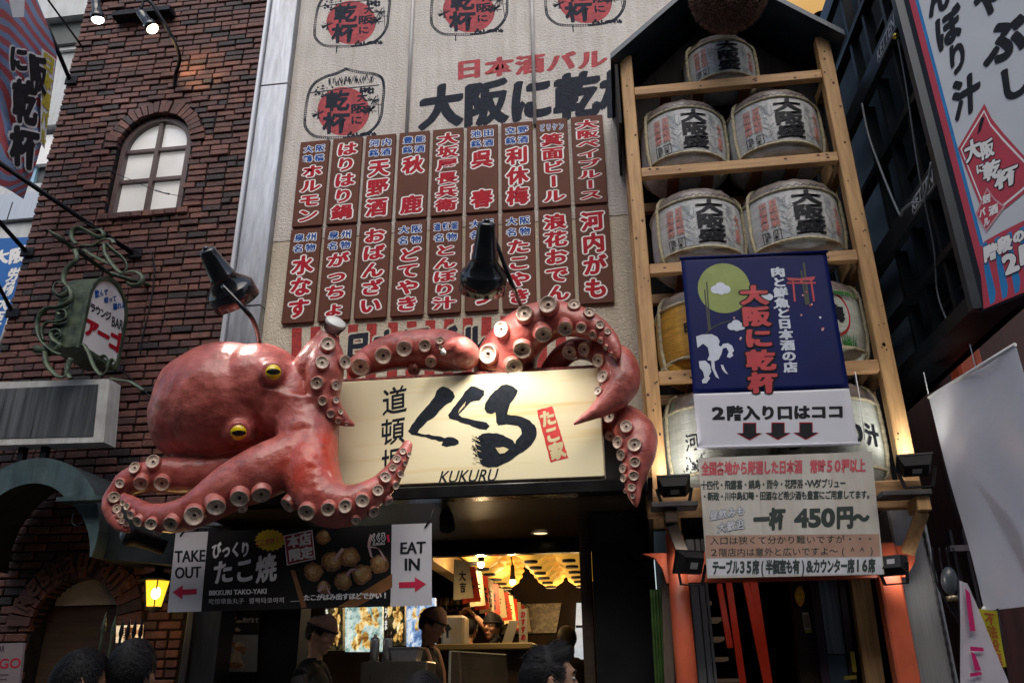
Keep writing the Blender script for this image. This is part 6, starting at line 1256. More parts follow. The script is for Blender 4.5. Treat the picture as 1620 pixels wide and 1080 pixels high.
for c, q in (('に', [(0, 68), (32, 72), (32, 115), (2, 112)]), ('阪', [(32, 80), (62, 92), (60, 152), (36, 135)]), ('乾', [(6, 122), (46, 128), (46, 200), (8, 190)]), ('杯', [(2, 195), (50, 205), (48, 272), (4, 258)])):
    txt(flm, c, fpq(q), 'h', 1, z=.0, nb=nib(.11, .1, 8, 0), fill=1); txt(flm, c, fpq(q), 'h', 0, z=.005, nb=nib(.06, .035, 8, .5), fill=1)
f_ = lambda u, v, z=0: fpq([(55, 75), (78, 92), (60, 235), (53, 225)])(u, v, z); flm.quad([f_(0, 0, -.004), f_(1, 0, -.004), f_(1, 1, -.004), f_(0, 1, -.004)], 1); txt(flm, '日本酒バル', f_, 'v', 2, z=.002, nb=BB)
for k in range(1): flm.quad([fpq([(0, -10), (28, -10), (26, 26), (8, 26)])(u, v, -.003) for u, v in ((0, 0), (1, 0), (1, 1), (0, 1))], 1)
obj('lettering', flm, [M_INK, M_WHITE, mat('yellow flag print', (.6, .5, .05), .5)], fl, fix=False)
# blue sign behind
bl_ = thing('blue_signboard', at(20, 560, 6.8), 'bright blue signboard with white brush characters left of the brick building', 'sign'); q = quad([(-60, 380), (60, 374), (0, 600), (-110, 600)], 6.8); obj('board', MB().hexa(q+[p+Vector((0, .05, 0)) for p in q]), mat('blue sign sheet', (.012, .12, .42), .4, var=.1, vs=2), bl_)
blm = MB(); txt(blm, '大阪', qfn(quad([(-10, 398), (42, 388), (40, 415), (-14, 420)], 6.8)), 'h', 0, z=.006, nb=BB, fill=1, slant=.1); txt(blm, '労働大臣', qfn(quad([(16, 424), (36, 422), (2, 515), (-16, 515)], 6.8)), 'v', 0, z=.006, nb=BB, fill=1); txt(blm, '登録', qfn(quad([(-14, 445), (2, 445), (-10, 520), (-26, 520)], 6.8)), 'v', 0, z=.006, nb=BB); obj('lettering', blm, M_WHITE, bl_, fix=False)
obj('pipe', MB().tube([at(38, 440, 6.75), at(-5, 560, 6.75)], .02, 8), M_WHITE, bl_)
# pale building beyond
pb = thing('pale_building', (-9.5, 9, 0), 'pale grey building with dark window recesses beyond the brick building at far left', 'building'); M_PALE = mat('pale grey render', (.50, .52, .54), .8, var=.08, vs=3, bump=.4, bs=60, streak=.15); Y2 = 8.6
def pal(x0, y0, x1, y1, Y, th, m, nm): a, b = at(x0, y0, Y), at(x1, y1, Y); obj(nm, MB().box(a.x, b.x, Y, Y+th, b.z, a.z), m, pb)
pal(-500, -260, 240, 182, Y2, .3, M_PALE, 'upper_wall'); pal(-500, 182, 240, 340, Y2+.4, .2, mat('dark recess', (.02, .02, .024), .6), 'window_recess'); pal(-500, 340, 240, 380, Y2-.05, .4, M_PALE, 'ledge'); pal(-500, 380, 240, 900, Y2, .3, M_PALE, 'lower_wall')
pal(-500, -20, 240, 10, Y2-.25, .24, M_PALE, 'cornice'); pal(-500, 36, 240, 54, Y2-.12, .11, mat('painted shadow grey', (.10, .11, .11), .7), 'trim'); pal(-500, 60, 240, 64, Y2-.06, .05, M_WHITE, 'trim')  # dark grey trim strip stands in for a shadow band
pal(60, 185, 90, 332, Y2+.2, .05, mat('grey shutter', (.07, .075, .08), .5, var=.2), 'shutter'); pal(-300, 268, 40, 338, Y2+.15, .05, mat('blue sky glass', (.25, .42, .55), .12, var=.15, vs=2, coat=.5), 'pane'); pal(-300, 250, 100, 256, Y2+.1, .08, M_WHITE, 'window_rail'); pal(-300, 334, 110, 339, Y2-.12, .06, M_STEEL, 'handrail')
# two spot lamps on a curved arm
al = thing('wall_lamp_arm', at(276, 140, 6.15), 'black curved arm with two lit spot lamps at the top of the brick wall', 'wall lamp')
obj('arm', MB().tube(spline([at(276, 140, 6.17), at(278, 118, 6.1), at(284, 90, 5.95), at(270, 55, 5.8), at(252, 25, 5.7), at(236, 2, 5.65), at(200, -14, 5.62), at(150, -14, 5.6)], 6), .019, 10), M_IRON, al)
obj('wall_bar', MB().box(-5.0, -4.35, 6.05, 6.17, at(200, 28, 6.1).z, at(200, 22, 6.1).z), M_IRON, al)
for (x0, y0, x1, y1, tg, e, c, nm) in ((152, 2, 155, 34, at(170, 300, 6.2), 6, (.95, .95, 1), 0), (222, 20, 243, 48, at(318, 112, 6.2), 14, (1, .62, .28), 1)):
    a, b = at(x0, y0, 5.65), at(x1, y1, 5.72); M = Matrix.Translation(a) @ (b-a).to_track_quat('Z', 'Y').to_matrix().to_4x4(); l = (b-a).length; r = .062
    obj('lamp_body', MB().lathe([(.001, -.02), (r*.6, -.01), (r*.72, .1*l), (r*.74, .6*l), (r, .62*l), (r*1.04, .9*l), (r*.95, .9*l), (r*.9, .7*l)], M, 20), M_LAMP, al)
    obj('lamp_lens', MB().ball(lerp(a, b, .92), (r*.92, r*.92, r*.6), 16, M=(b-a).to_track_quat('Z', 'Y').to_matrix().to_4x4()), M_BULB('lit lens white', 9, (.93, .96, 1)) if nm == 0 else M_BULB('lit lens warm', 9, (1, .82, .5)), al)
    light('spot_light', 'SPOT', lerp(a, b, 1.5), e, c, al, tg, .05, 70, .7)
    obj('swivel', MB().tube([a, at(x0+4, y0-16, 5.64)], .014, 8), M_IRON, al)
# white framed light box above the awning
lx = thing('light_box', at(90, 705, 5.7), 'unlit grey light box in a white frame above the arched awning', 'light box'); q = quad([(-60, 606), (173, 599), (164, 699), (-70, 706)], 5.68); q2 = quad([(-60, 618), (156, 608), (148, 690), (-70, 695)], 5.68)
obj('frame', MB().hexa(q+[p+Vector((0, .16, 0)) for p in q]), mat('chalky white frame', (.52, .53, .53), .5, var=.15, vs=7, streak=.2), lx); obj('panel', MB().hexa([p-Vector((0, .006, 0)) for p in q2]+[p+Vector((0, .01, 0)) for p in q2]), mat('streaked grey acrylic', (.085, .092, .10), .3, var=.5, vs=2, stretch=(12, 1, .5), coat=.3), lx)
for px in (38, 73): a = at(px, 704, 5.76); obj('support', MB().box(a.x-.025, a.x+.025, 5.74, 5.79, a.z-.14, a.z-.012), M_IRON, lx)
# arched awning
aw = thing('arched_awning', at(30, 860, 5.8), 'blue green metal barrel awning over the brick arched doorway', 'awning'); AY = 5.48; c = at(32, 852, AY); s_ = mpp(c); RO = 131*s_
M_AW = mat('blue green sheet metal', (.07, .13, .145), .5, .25, var=.35, vs=5, bump=.2, bs=25, col2=(.085, .13, .145), streak=.4); A0, A1, n = math.radians(-14), math.radians(194), 34
bw = lambda t: 42*s_*min(1, .08+1.25*max(0, math.sin(max(0, min(math.pi, (t-A0)/(A1-A0)*math.pi)))))
rim = MB(); sh_ = MB()
for k in range(n):
    t0, t1 = lerp(A0, A1, k/n), lerp(A0, A1, (k+1)/n); P = lambda t, r, y: Vector((c.x+math.cos(t)*r, y, c.z+math.sin(t)*r))
    rim.hexa([P(t1, RO, AY), P(t0, RO, AY), P(t0, RO-bw(t0), AY), P(t1, RO-bw(t1), AY), P(t1, RO, AY+.012), P(t0, RO, AY+.012), P(t0, RO-bw(t0), AY+.012), P(t1, RO-bw(t1), AY+.012)])
    sh_.hexa([P(t1, RO-.001, AY+.013), P(t0, RO-.001, AY+.013), P(t0, RO-.012, AY+.013), P(t1, RO-.012, AY+.013), P(t1, RO-.001, 6.16), P(t0, RO-.001, 6.16), P(t0, RO-.012, 6.16), P(t1, RO-.012, 6.16)])
obj('front_rim', rim, M_AW, aw); obj('hood', sh_, mat('dark hood metal', (.03, .042, .048), .5, .2, var=.4, vs=5), aw)
a, b = at(101, 794, AY-.03), at(166, 793, AY-.03); obj('flat_bracket', MB().box(a.x, b.x+.05, AY-.12, AY-.014, a.z-.012, a.z+.018), M_AW, aw); obj('hook', MB().tube(spline([at(119, 806, AY-.05), at(114, 825, AY-.05), at(122, 832, AY-.05), at(130, 825, AY-.05)], 5), .006, 6), M_IRON, aw)
dg = thing('canopy_end_board', at(220, 888, 5.7), 'dark end board under the octopus arm beside the arched awning', 'board'); q = quad([(163, 815), (290, 838), (272, 893), (155, 882)], 5.62); obj('board', MB().hexa(q+[p+Vector((0, .4, 0)) for p in q]), mat('dark slate board', (.02, .024, .027), .5, var=.3), dg)
tp_ = thing('track_spotlight', at(230, 865, 5.35), 'black spotlight with glass front below the coiled octopus arm', 'spotlight'); a, b = at(262, 866, 5.45), at(200, 845, 5.32); obj('lamp_body', MB().tube([a, lerp(a, b, .75), lerp(a, b, .76), b], [.05, .055, .066, .066], 18), M_MBLACK, tp_); obj('glass', MB().ball(b, (.05, .03, .05), 14), mat('blue lamp glass', (.12, .16, .22), .08, coat=.6), tp_)
# doorway lantern
ll = thing('wall_lantern', at(247, 965, 5.9), 'lit amber wall lantern with black hood beside the TAKE OUT panel', 'lantern'); c = at(247, 935, 5.85); s_ = mpp(c); M = Matrix.Translation(c)
hz = 23*s_; obj('hood', MB().lathe([(.001, 40*s_), (6*s_, 38*s_), (8*s_, 30*s_), (20*s_, 26*s_), (31*s_, 17*s_), (30*s_, 15*s_), (.001, 16*s_)], M, 8, smooth=False), M_IRON, ll)
obj('glass', MB().lathe([(21*s_, 15*s_), (13*s_, -24*s_), (.001, -24*s_)], M, 6, smooth=False), mat('amber lantern glass', (.6, .36, .03), .35, var=.12, vs=14, emit=1.1, ecol=(1, .58, .03), coat=.4), ll)
kb = MB()
for k in range(6): t = 6.283*k/6; kb.beam(c+Vector((21.5*s_*math.cos(t), 21.5*s_*math.sin(t), 15*s_)), c+Vector((13.3*s_*math.cos(t), 13.3*s_*math.sin(t), -24*s_)), .009, .009)
kb.lathe([(.001, -33*s_), (3*s_, -30*s_), (13.5*s_, -26*s_), (14*s_, -23.5*s_)], M, 12); kb.beam(c+Vector((0, .02, 30*s_)), (c.x+.02, BY, c.z+32*s_), .018, .018); obj('cage', kb, M_IRON, ll, fix=False)
obj('flame_bulb', MB().ball(c+(EYE-c).normalized()*.07+Vector((0, 0, -.01)), (.035, .022, .045), 14), M_BULB('lantern flame', 5, (1, .85, .5)), ll); light('lantern_light', 'POINT', c+Vector((0.02, -.2, -.16)), 2.2, (1, .6, .2), ll, size=.08)
# iron spear fence, lit poster, menu stand
fe = thing('spear_fence', at(195, 1080, 5.3), 'green iron fence of spear topped bars behind the two passers-by', 'fence')
for k, (x, y) in enumerate(((168, 968), (183, 973), (196, 974), (206, 975), (216, 974), (226, 975))):
    Yk = 5.2+.05*k; a = at(x, y, Yk); obj('spear', MB().lathe([(.001, 0), (.012, -.07), (.016, -.11), (.009, -.13), (.009, -a.z)], Matrix.Translation(a), 8), M_TEAL if k < 2 else M_IRON, fe)
obj('rail', MB().beam(at(165, 1060, 5.2), at(230, 1060, 5.45), .03, .012), M_IRON, fe)
lp = thing('lit_poster', at(205, 1016, 5.95), 'small bright cream lit poster behind the spear fence', 'poster'); q = quad([(184, 989), (224, 987), (222, 1014), (183, 1016)], 5.95); obj('panel', MB().hexa(q+[p+Vector((0, .03, 0)) for p in q]), foodmat('lit cream poster', (.45, .25, .10), (.75, .6, .4), (.9, .8, .6), .45), lp); f = qfn(q); pm = MB(); txt(pm, '珈琲', sub(f, .3, .1, .7, .95), 'v', 0, z=.004, nb=BB); obj('lettering', pm, mat('brown print', (.2, .08, .03), .5), lp, fix=False)
ms = thing('menu_stand', at(15, 1080, 4.6), 'pinkish white bar menu sign at the bottom left corner', 'sign'); q = quad([(-40, 1018), (37, 1016), (28, 1098), (-50, 1098)], 4.6); obj('board', MB().hexa(q+[p+Vector((0, .02, 0)) for p in q]), mat('pinkish paper', (.20, .16, .17), .5, var=.1), ms); f = qfn(q); mm = MB()
txt(mm, 'LOUNGE BAR', qfn(quad([(-38, 1022), (8, 1021), (7, 1030), (-38, 1031)], 4.6)), 'l', 0, z=.003, off=.02); txt(mm, 'ARGO', qfn(quad([(-30, 1042), (34, 1040), (32, 1056), (-32, 1058)], 4.6)), 'l', 1, z=.003, off=.01)
for k in range(3): mm.quad([p-Vector((0, .003, 0)) for p in quad([(-30, 1066+k*7), (14-k*3, 1066+k*7), (14-k*3, 1067+k*7), (-30, 1067+k*7)], 4.6)], 0)
obj('lettering', mm, [M_INK, M_REDINK], ms, fix=False); obj('post', MB().box(q[0].x+.1, q[1].x-.1, 4.63, 4.66, 0, q[2].z+.1), M_IRON, ms)
# ================================================================ right edge
NE = at(1553, 487, 4.8); FE = Vector((2.15, 6.9, NE.z)); TOPZ = 7.6
ls = thing('led_screen_frame', (2.2, 5.4, NE.z), 'black lattice side frame of a large display projecting beside the barrel rack', 'display frame'); M_LF = mat('dark blue grey metal', (.011, .015, .020), .45, .4, var=.25, vs=5); M_LF2 = mat('lighter frame metal', (.026, .033, .043), .4, .4, var=.2, vs=5); M_LBK = mat('ribbed black back', (.004, .005, .007), .6, var=.3)
dY = (FE-NE).normalized(); dX = Vector((dY.y, -dY.x, 0)); Ln = (FE-NE).length
Lp = lambda a, z, o=0: Vector((NE.x, NE.y, 0))+dY*a+dX*o+Vector((0, 0, z))
def lbeam(a0, z0, a1, z1, w_, d_, m, nm, o=0): obj(nm, MB().beam(Lp(a0, z0, o), Lp(a1, z1, o), d_, w_, up=(Lp(a1, z1)-Lp(a0, z0)).cross(dX)), m, ls)
obj('back_panel', MB().hexa([Lp(0, TOPZ, .2), Lp(Ln, TOPZ, .2), Lp(Ln, NE.z, .2), Lp(0, NE.z, .2), Lp(0, TOPZ, .26), Lp(Ln, TOPZ, .26), Lp(Ln, NE.z, .26), Lp(0, NE.z, .26)]), M_LBK, ls)
lbeam(.03, NE.z, .03, TOPZ, .06, .3, M_LF2, 'edge_upright', .1); lbeam(0.06, NE.z+.05, Ln, NE.z+.05, .10, .3, M_LF, 'bottom_beam', .1)
zc1, zc2 = at(1497, 255, 4.8).z, at(1440, 0, 4.8).z-.02
for zz in (zc1, zc2, zc2+1.25): lbeam(.06, zz, Ln, zz, .17, .06, M_LF2, 'cabinet_band', .02)
for z0, z1 in ((NE.z+.1, zc1-.09), (zc1+.09, zc2-.09), (zc2+.09, zc2+1.16)):
    for a in (.36, .72, 1.06): lbeam(a, z0, a, z1, .045, .08, M_LF, 'upright', .06)
    lbeam(.06, lerp(z0, z1, .5), Ln, lerp(z0, z1, .5), .05, .08, M_LF, 'cross_bar', .04)
    lbeam(.06, lerp(z0, z1, .22), .72, lerp(z0, z1, .22), .03, .05, M_LF, 'cross_bar', .09)
    for a in (.17, .26): lbeam(a, z0+.08, a, z1-.08, .02, .04, M_LF2, 'module_latch', .13)
    for k in range(4): c = Lp(.12+.11*k, lerp(z0, z1, .3+.13*(k % 3)), .14); obj('module_box', MB().beam(c, c+dY*.07, .05, .05), M_LF, ls)
for zz in (zc1, zc2):
    f = qfn([Lp(.55, zz+.045, -.012), Lp(.16, zz+.045, -.012), Lp(.16, zz-.045, -.012), Lp(.55, zz-.045, -.012)]); km = MB(); txt(km, 'KETTEN', f, 'l', 0, z=.002, off=.02, slant=.08); km.quad([f(u, v, .002) for u, v in ((0, 1.15), (1, 1.15), (1, 1.22), (0, 1.22))]); obj('lettering', km, mat('pale grey lettering', (.42, .45, .48), .5), ls, fix=False)
obj('cable', MB().tube(spline([Lp(.98, zc2-.1, -.02), Lp(.95, zc2-.5, -.03), Lp(.75, zc1+.1, -.03), Lp(.62, zc1+.02, -.05), Lp(.45, zc1-.03, -.06), Lp(.25, zc1-.12, -.06), Lp(.06, zc1+.04, -.05)], 6), .009, 8), mat('grey cable', (.16, .18, .2), .5), ls)
obj('cable', MB().tube(spline([Lp(.2, zc2-.1, .0), Lp(.24, zc2-.5, .0), Lp(.3, zc1+.1, -.03), Lp(.4, zc1-.4, .0), Lp(.5, NE.z+.35, .0), Lp(.4, NE.z+.1, -.03)], 6), .007, 8), mat('dark cable', (.05, .06, .07), .5), ls)
obj('plug', MB().ball(Lp(.2, zc2-.12, -.01), .025, 10), mat('brass', (.45, .36, .06), .3, .7), ls)
# oblique white sign
wd = Vector((.614, -.789, 0)).normalized(); wn = Vector((-.789, -.614, 0)).normalized(); W0 = Vector((NE.x+.03, NE.y-.03, 0))
ws = thing('vertical_sign', Vector((NE.x, NE.y, NE.z)), 'big white sign with red and blue border and black brush writing, upper right', 'sign')
Wp = lambda a, z, o=0: W0+wd*a+wn*o+Vector((0, 0, z)); WZ = NE.z+.02
ax_ = lambda px, py: (lambda h: ((h-W0).dot(wd), h.z))(hit(px, py, W0, wn))
obj('frame', MB().hexa([Wp(-.06, TOPZ), Wp(2.0, TOPZ), Wp(2.0, WZ-.04), Wp(-.06, WZ-.04), Wp(-.06, TOPZ, -.15), Wp(2.0, TOPZ, -.15), Wp(2.0, WZ-.04, -.15), Wp(-.06, WZ-.04, -.15)]), mat('black sign edge', (.012, .011, .016), .4), ws)
def wrect(a0, a1, z1, z0, o, m, nm): obj(nm, MB().hexa([Wp(a0, z1, o), Wp(a1, z1, o), Wp(a1, z0, o), Wp(a0, z0, o), Wp(a0, z1, o-.002), Wp(a1, z1, o-.002), Wp(a1, z0, o-.002), Wp(a0, z0, o-.002)]), m, ws)
wrect(0.0, 1.95, TOPZ-.02, WZ, .003, mat('sign white sheet', (.58, .61, .65), .4, var=.04, vs=2), 'face'); wrect(.0, .04, TOPZ-.02, WZ, .0042, mat('sign red', (.48, .035, .06), .4, var=.08), 'red_border'); wrect(.0405, .062, TOPZ-.02, WZ, .0042, mat('sign blue', (.01, .20, .50), .4), 'blue_border')
wf_ = lambda pts, o=.008: (lambda Q: (lambda u, v, z=0: (lambda a, zz: Wp(a, zz, .004+(o+z-.004)*.35))(*((Q[0][k]*(1-u)+Q[1][k]*u)*(1-v)+(Q[3][k]*(1-u)+Q[2][k]*u)*v for k in (0, 1)))))([ax_(*p) for p in pts])
wm = MB()
C5 = lambda x, y: (1450+x/4.5, y/4.5)
def T5(ch, pts, nbb, mi=0, slant=0): txt(wm, ch, wf_([C5(*p) for p in pts]), 'h', mi, nb=nbb, fill=1.05, slant=slant)
nbw = nib(.055, .03, 8, .6)
T5('ん', [(60, -60), (215, -150), (250, 50), (95, 140)], nbw); T5('ぼ', [(120, 150), (300, 20), (330, 260), (160, 380)], nbw); T5('り', [(210, 350), (355, 260), (380, 470), (235, 570)], nbw); T5('汁', [(255, 600), (450, 500), (450, 760), (280, 870)], nbw)
T5('や', [(400, -90), (620, -190), (640, 60), (430, 150)], nbw); T5('ぶ', [(470, 220), (760, 60), (790, 360), (500, 500)], nbw); T5('し', [(560, 520), (800, 420), (830, 660), (600, 740)], nbw)
D = lambda x, y: (1480+x/3.178, 160+y/3.178)
def wpoly(pts, mi, o): wm.poly(lambda u, v, z: Wp(u, v, .004+(z-.004)*.35), [ax_(*D(*p)) for p in pts], o, mi)
wpoly([(248, 15), (285, 90), (350, 170), (460, 290), (460, 455), (350, 545), (225, 520), (115, 240)], 1, .0085); wpoly([(247, 45), (280, 115), (345, 190), (455, 305), (455, 440), (345, 530), (232, 505), (128, 242)], 2, .0095); wpoly([(247, 58), (278, 125), (340, 200), (450, 315), (450, 430), (342, 520), (236, 495), (135, 244)], 1, .0105)
wpoly([(235, 80), (250, 85), (232, 150), (212, 175), (222, 120)], 0, .0115)
def D5(ch, pts, m=2): txt(wm, ch, wf_([D(*p) for p in pts], .012), 'h', 0, nb=nib(.1, .09, 8, 0), fill=1.05); txt(wm, ch, wf_([D(*p) for p in pts], .0135), 'h', m, nb=BB, fill=1.05)
D5('大', [(145, 215), (225, 180), (235, 280), (160, 315)]); D5('阪', [(225, 215), (290, 185), (300, 270), (238, 300)]); D5('に', [(205, 325), (245, 308), (252, 355), (212, 372)]); D5('乾', [(240, 320), (325, 285), (335, 370), (250, 410)]); D5('杯', [(300, 360), (412, 315), (420, 410), (308, 450)])
wpoly([(262, 435), (300, 490), (355, 530), (258, 662), (203, 570)], 3, .0112); wpoly([(262, 450), (298, 498), (342, 533), (257, 645), (213, 572)], 1, .0122)
for ch, q in (('居', [(240, 480), (278, 466), (282, 505), (244, 520)]), ('酒', [(272, 535), (315, 515), (318, 560), (276, 580)]), ('バ', [(222, 548), (252, 535), (256, 575), (226, 590)]), ('ル', [(245, 592), (275, 580), (277, 620), (248, 636)])): txt(wm, ch, wf_([D(*p) for p in q], .0132), 'h', 2, nb=BB, fill=1.1)
wpoly([(220, 745), (250, 705), (330, 660), (470, 590), (600, 540), (600, 900), (245, 1045)], 1, .0086)
for k in range(6): x = 238+k*62; wpoly([(x, 720-k*26), (x+24, 706-k*26), (x+30, 800-k*30), (x+68, 960-k*28), (x+62, 1010-k*27), (x+40, 1025-k*27), (x+10, 850-k*30)], 4, .0094+.0002*k)
for ch, q in (('階', [(243, 735), (312, 708), (318, 785), (250, 815)]), ('段', [(312, 695), (385, 668), (390, 745), (318, 775)]), ('の', [(390, 660), (450, 635), (455, 700), (395, 725)]), ('2', [(320, 780), (415, 745), (440, 850), (350, 890)]), ('階', [(420, 730), (520, 690), (530, 790), (430, 830)])): txt(wm, ch, wf_([D(*p) for p in q], .0115), 'h', 0, nb=nib(.12, .11, 8, 0), fill=1.0); txt(wm, ch, wf_([D(*p) for p in q], .013), 'h', 2, nb=nib(.07, .06, 8, 0), fill=1.0)
obj('lettering', wm, [M_INK, MATS['sign red'], M_WHITE, mat('pink outline print', (.55, .30, .33), .5), MATS['sign blue']], ws, fix=False)
# hanging white sheet
cd_ = ray(696, 1087); cd_ = Vector((cd_.x, cd_.y, 0)).normalized(); cn = Vector((-cd_.y, cd_.x, 0)); CP = at(1470, 628, 5.6)
hs = thing('white_sheet', hit(1590, 966, CP, cn), 'translucent white plastic sheet hanging under the display at right', 'sheet'); M_SHEET = mat('cloudy plastic sheet', (.80, .80, .83), .35, var=.06, vs=1.6, coat=.2, bump=.5, bs=3, bd=.05, col2=(.88, .88, .91))
N = M_SHEET.node_tree.nodes; L = M_SHEET.node_tree.links; tl_ = N.new('ShaderNodeBsdfTranslucent'); tl_.inputs[0].default_value = (.95, .94, .97, 1); ms_ = N.new('ShaderNodeMixShader'); ms_.inputs[0].default_value = .55
L.new(N['Principled BSDF'].outputs[0], ms_.inputs[1]); L.new(tl_.outputs[0], ms_.inputs[2]); L.new(ms_.outputs[0], N['Material Output'].inputs[0])
cf = lambda u, v, z=0: (lambda x, y: hit(x, y, CP, cn))(*((1470+(1612-1470)*u)*(1-v)+(1565+(1725-1565)*u)*v if k == 0 else (628+(545-628)*u)*(1-v)+(966+(945-966)*u)*v for k in (0, 1)))+cn*(z+.02*math.sin(u*8+v*2)+.012*math.sin(v*7+u*3)*v)
cm = MB(); n = 20
for s in (0, .004): cm.add([cf(i/n, j/n, s) for j in range(n+1) for i in range(n+1)], [(j*(n+1)+i, j*(n+1)+i+1, (j+1)*(n+1)+i+1, (j+1)*(n+1)+i) for j in range(n) for i in range(n)], 0, True)
obj('sheet', cm, M_SHEET, hs, fix=False); obj('hem_rod', MB().tube([cf(0, 0, .003), cf(1, 0, .003)], .012, 8), M_WHITE, hs); obj('corner_knot', MB().ball(cf(0, 1, 0), (.02, .02, .03), 10), M_WHITE, hs)
hm = MB(); f = lambda u, v, z=0: cf(u, v, -.01+z)
hm.poly(lambda u, v, z: cf(u, v, -.012), spline([(.22, .40), (.42, .60), (.50, .75), (.44, .86), (.33, .66), (.22, .40)], 6)[:-1], 0, 0)
obj('faint_print', hm, mat('faint pink print', (.46, .33, .35), .5, var=.15, vs=4), hs, fix=False)
for u in (.0, .5): obj('hanger', MB().tube([cf(u, 0), cf(u, 0)+Vector((0, 0, .18))], .004, 5), M_WHITE, hs)
# red facade behind, vermilion column
rf = thing('red_facade', (3.4, 6.3, 0), 'dark red timber facade behind the hanging white sheet at right', 'building'); M_DRED = mat('dark red boards', (.05, .010, .010), .6, var=.35, vs=3, stretch=(7, 7, .6))
obj('wall', MB().box(2.47, 5.5, 6.26, 6.5, 0, 4.7), M_DRED, rf); obj('rear_wall', MB().box(1.9, 4, 7.2, 7.3, 0, 5.2), M_DRED, rf); obj('side_wall', MB().box(1.83, 2.13, 6.22, 6.5, 0, 6.5), M_VOID, rf)
vc = thing('vermilion_column', at(1545, 1080, 6.0), 'bright vermilion column end under the display corner', 'column'); a, b = at(1523, 600, 5.9), at(1566, 600, 5.9); obj('shaft', MB().box(a.x, b.x-.05, 5.92, 6.1, 2.9, 4.3, bev=.02), M_TORII, vc); obj('side_fillet', MB().box(b.x-.045, b.x+.01, 5.96, 6.08, 2.9, 4.25, bev=.01), M_TORII, vc)
for k, x in enumerate((1540, 1562)): a = at(x, 1000, 6.15); obj('grille_bar', MB().box(a.x, a.x+.02, 6.2, 6.25, 0, 2.5), mat('dim steel bar', (.06, .05, .06), .4, .5), rf)
a = at(1530, 860, 6.15); obj('grille_rail', MB().box(a.x-.1, a.x+1, 6.19, 6.255, a.z-.04, a.z), mat('dim rail', (.16, .13, .15), .4), rf)
rb = thing('far_right_building', (5, 8.5, 0), 'blurred pinkish grey wall beyond the display at the right edge', 'building'); obj('wall', MB().box(3.2, 9, 8.4, 8.6, 0, 7.2), mat('pinkish grey wall', (.30, .22, .25), .7, var=.1), rb); obj('column', MB().box(at(1568, 600, 8.3).x, at(1582, 600, 8.3).x, 8.3, 8.39, 0, 5), M_TORII, rb)
# steel clad pier, lamp, flags
pr_ = thing('steel_clad_pier', (2.1, 5.8, 0), 'brushed steel clad pier right of the torii gate', 'pier'); a0, a1 = at(1427, 930, 5.7), at(1487, 930, 5.7)
obj('cladding', MB().box(a0.x, a1.x, 5.7, 5.95, 0, 2.58, bev=.012), M_STEEL, pr_); obj('rope_seam', MB().tube([(a1.x-.03, 5.69, .2+.03*k) for k in range(80)], [.006+.004*(k % 2) for k in range(80)], 6), M_DARKSTEEL, pr_)
ob = thing('outdoor_lamp', at(1503, 940, 5.5), 'rounded grey lamp head with dangling cables beside the steel pier', 'lamp'); c = at(1502, 918, 5.5); obj('head', MB().ball(c, (.048, .045, .085), 18, M=Matrix.Rotation(.12, 4, 'Y')), mat('grey lamp shell', (.06, .075, .09), .35, coat=.2), ob); obj('collar', MB().lathe([(.001, -.12), (.035, -.12), (.04, -.09), (.001, -.085)], Matrix.Translation(c), 14), mat('tarnished collar', (.25, .22, .15), .35, .7), ob)
for k in range(4): obj('cable', MB().tube(spline([c+Vector((-.06+.04*k, 0, .2)), c+Vector((-.07+.05*k, .02, .0)), c+Vector((.03*k-.02, .02, -.16)), c+Vector((.07+.01*k, .03, -.42)), c+Vector((.03, .04, -.62))], 5), .007, 6), M_IRON, ob)
pk = thing('pink_flag', at(1560, 1090, 4.9), 'white flag with magenta strokes and frilled edge at the lower right', 'flag'); F_ = lambda pts, Y: quad(pts, Y)
pm = MB(); g = qfn(quad([(1518, 918), (1530, 922), (1602, 1092), (1520, 1092)], 4.9)); wg = lambda u, v, z=0: g(u, v, z+.015*math.sin(u*7+v*5)); n = 16
for s in (0, -.004): pm.add([wg(i/n+(.008*math.sin(j*2.4) if i == n else 0), j/n, s) for j in range(n+1) for i in range(n+1)], [(j*(n+1)+i, j*(n+1)+i+1, (j+1)*(n+1)+i+1, (j+1)*(n+1)+i) for j in range(n) for i in range(n)], 0, True)
obj('cloth', pm, mat('flag white cloth', (.46, .43, .50), .6, var=.08), pk, fix=False); fm = MB()
gp = lambda pts: fm.quad([p-Vector((0, .022, 0)) for p in quad(pts, 4.9)])
gp([(1524, 930), (1532, 938), (1541, 998), (1532, 998)]); gp([(1532, 1022), (1553, 1024), (1554, 1030), (1533, 1029)]); gp([(1533, 1030), (1540, 1034), (1550, 1060), (1540, 1060)]); gp([(1532, 1064), (1550, 1062), (1551, 1067), (1532, 1070)]); obj('magenta_strokes', fm, mat('magenta print', (.45, .01, .12), .5), pk, fix=False)
obj('pole', MB().tube([at(1516, 915, 4.95), at(1528, 1092, 4.95)], .008, 8), M_IRON, pk)
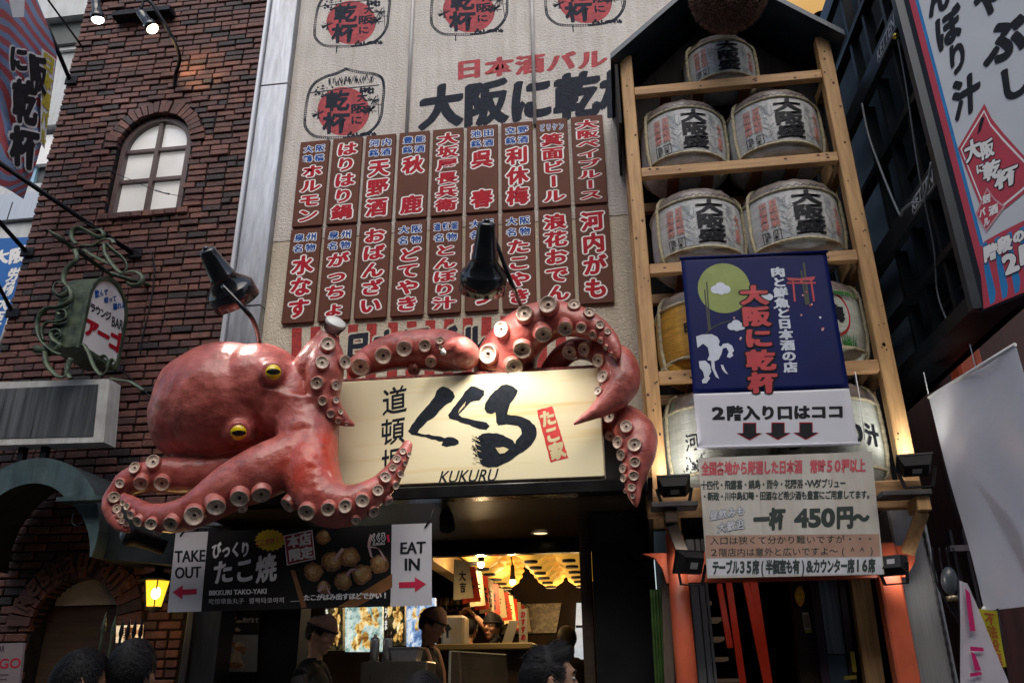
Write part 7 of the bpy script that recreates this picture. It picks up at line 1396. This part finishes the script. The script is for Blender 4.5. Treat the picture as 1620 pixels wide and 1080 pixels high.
yf = thing('yellow_flag', at(1575, 1060, 5.3), 'narrow yellow flag with red vertical writing behind the pink stroked flag', 'flag'); g2 = qfn(quad([(1545, 962), (1577, 966), (1592, 1054), (1566, 1056)], 5.3)); ym = MB(); n = 8; y2 = lambda u, v, z=0: g2(u, v, z+.01*math.sin(v*5+u*2))
for s in (0, -.004): ym.add([y2(i/n, j/n, s) for j in range(n+1) for i in range(n+1)], [(j*(n+1)+i, j*(n+1)+i+1, (j+1)*(n+1)+i+1, (j+1)*(n+1)+i) for j in range(n) for i in range(n)], 0, True)
obj('cloth', ym, mat('yellow flag cloth', (.36, .33, .01), .6, var=.1), yf, fix=False); yt = MB(); txt(yt, '不法投棄', sub(y2, .3, .04, .85, .98), 'v', 0, z=.004, nb=BR, fill=1); obj('lettering', yt, mat('red flag writing', (.34, .08, .02), .5), yf, fix=False); obj('pole', MB().tube([at(1578, 962, 5.32), at(1596, 1092, 5.32)], .007, 8), M_IRON, yf)
# lit round lanterns high behind the rack
for k, (px, py, r_) in enumerate(((1290, -8, .34), (1365, 10, .3))):
    c = at(px, py, 7.3); t = thing('round_lantern', c-Vector((0, 0, r_)), ('larger' if k == 0 else 'smaller')+' lit amber paper lantern high behind the rack roof', 'lantern', 'amber lanterns behind the rack roof'); obj('shade', MB().lathe([(r_*math.sqrt(max(.02, 1-(z_)**2))*(1+.012*math.cos(z_*60)), r_*z_*.95) for z_ in [-.97+1.94*i/50 for i in range(51)]], Matrix.Translation(c), 28), mat('amber round lantern', (.55, .36, .14), .7, var=.12, vs=4, emit=.5, ecol=(1, .58, .2)), t); obj('bottom_ring', MB().lathe([(.001, -r_), (r_*.25, -r_), (r_*.26, -r_*.93)], Matrix.Translation(c), 18), M_MBLACK, t)
tb2 = thing('dark_timber_post', at(1335, 60, 6.9), 'dark brown post between the lit lanterns behind the rack roof', 'post'); obj('shaft', MB().beam(at(1306, 75, 6.9), at(1362, -60, 6.9), .16, .1, (0, 1, 0)), M_DARKWOOD, tb2); obj('bolt', MB().ball(at(1334, 22, 6.83), .02, 8), mat('brass', (.45, .36, .06), .3, .7), tb2)
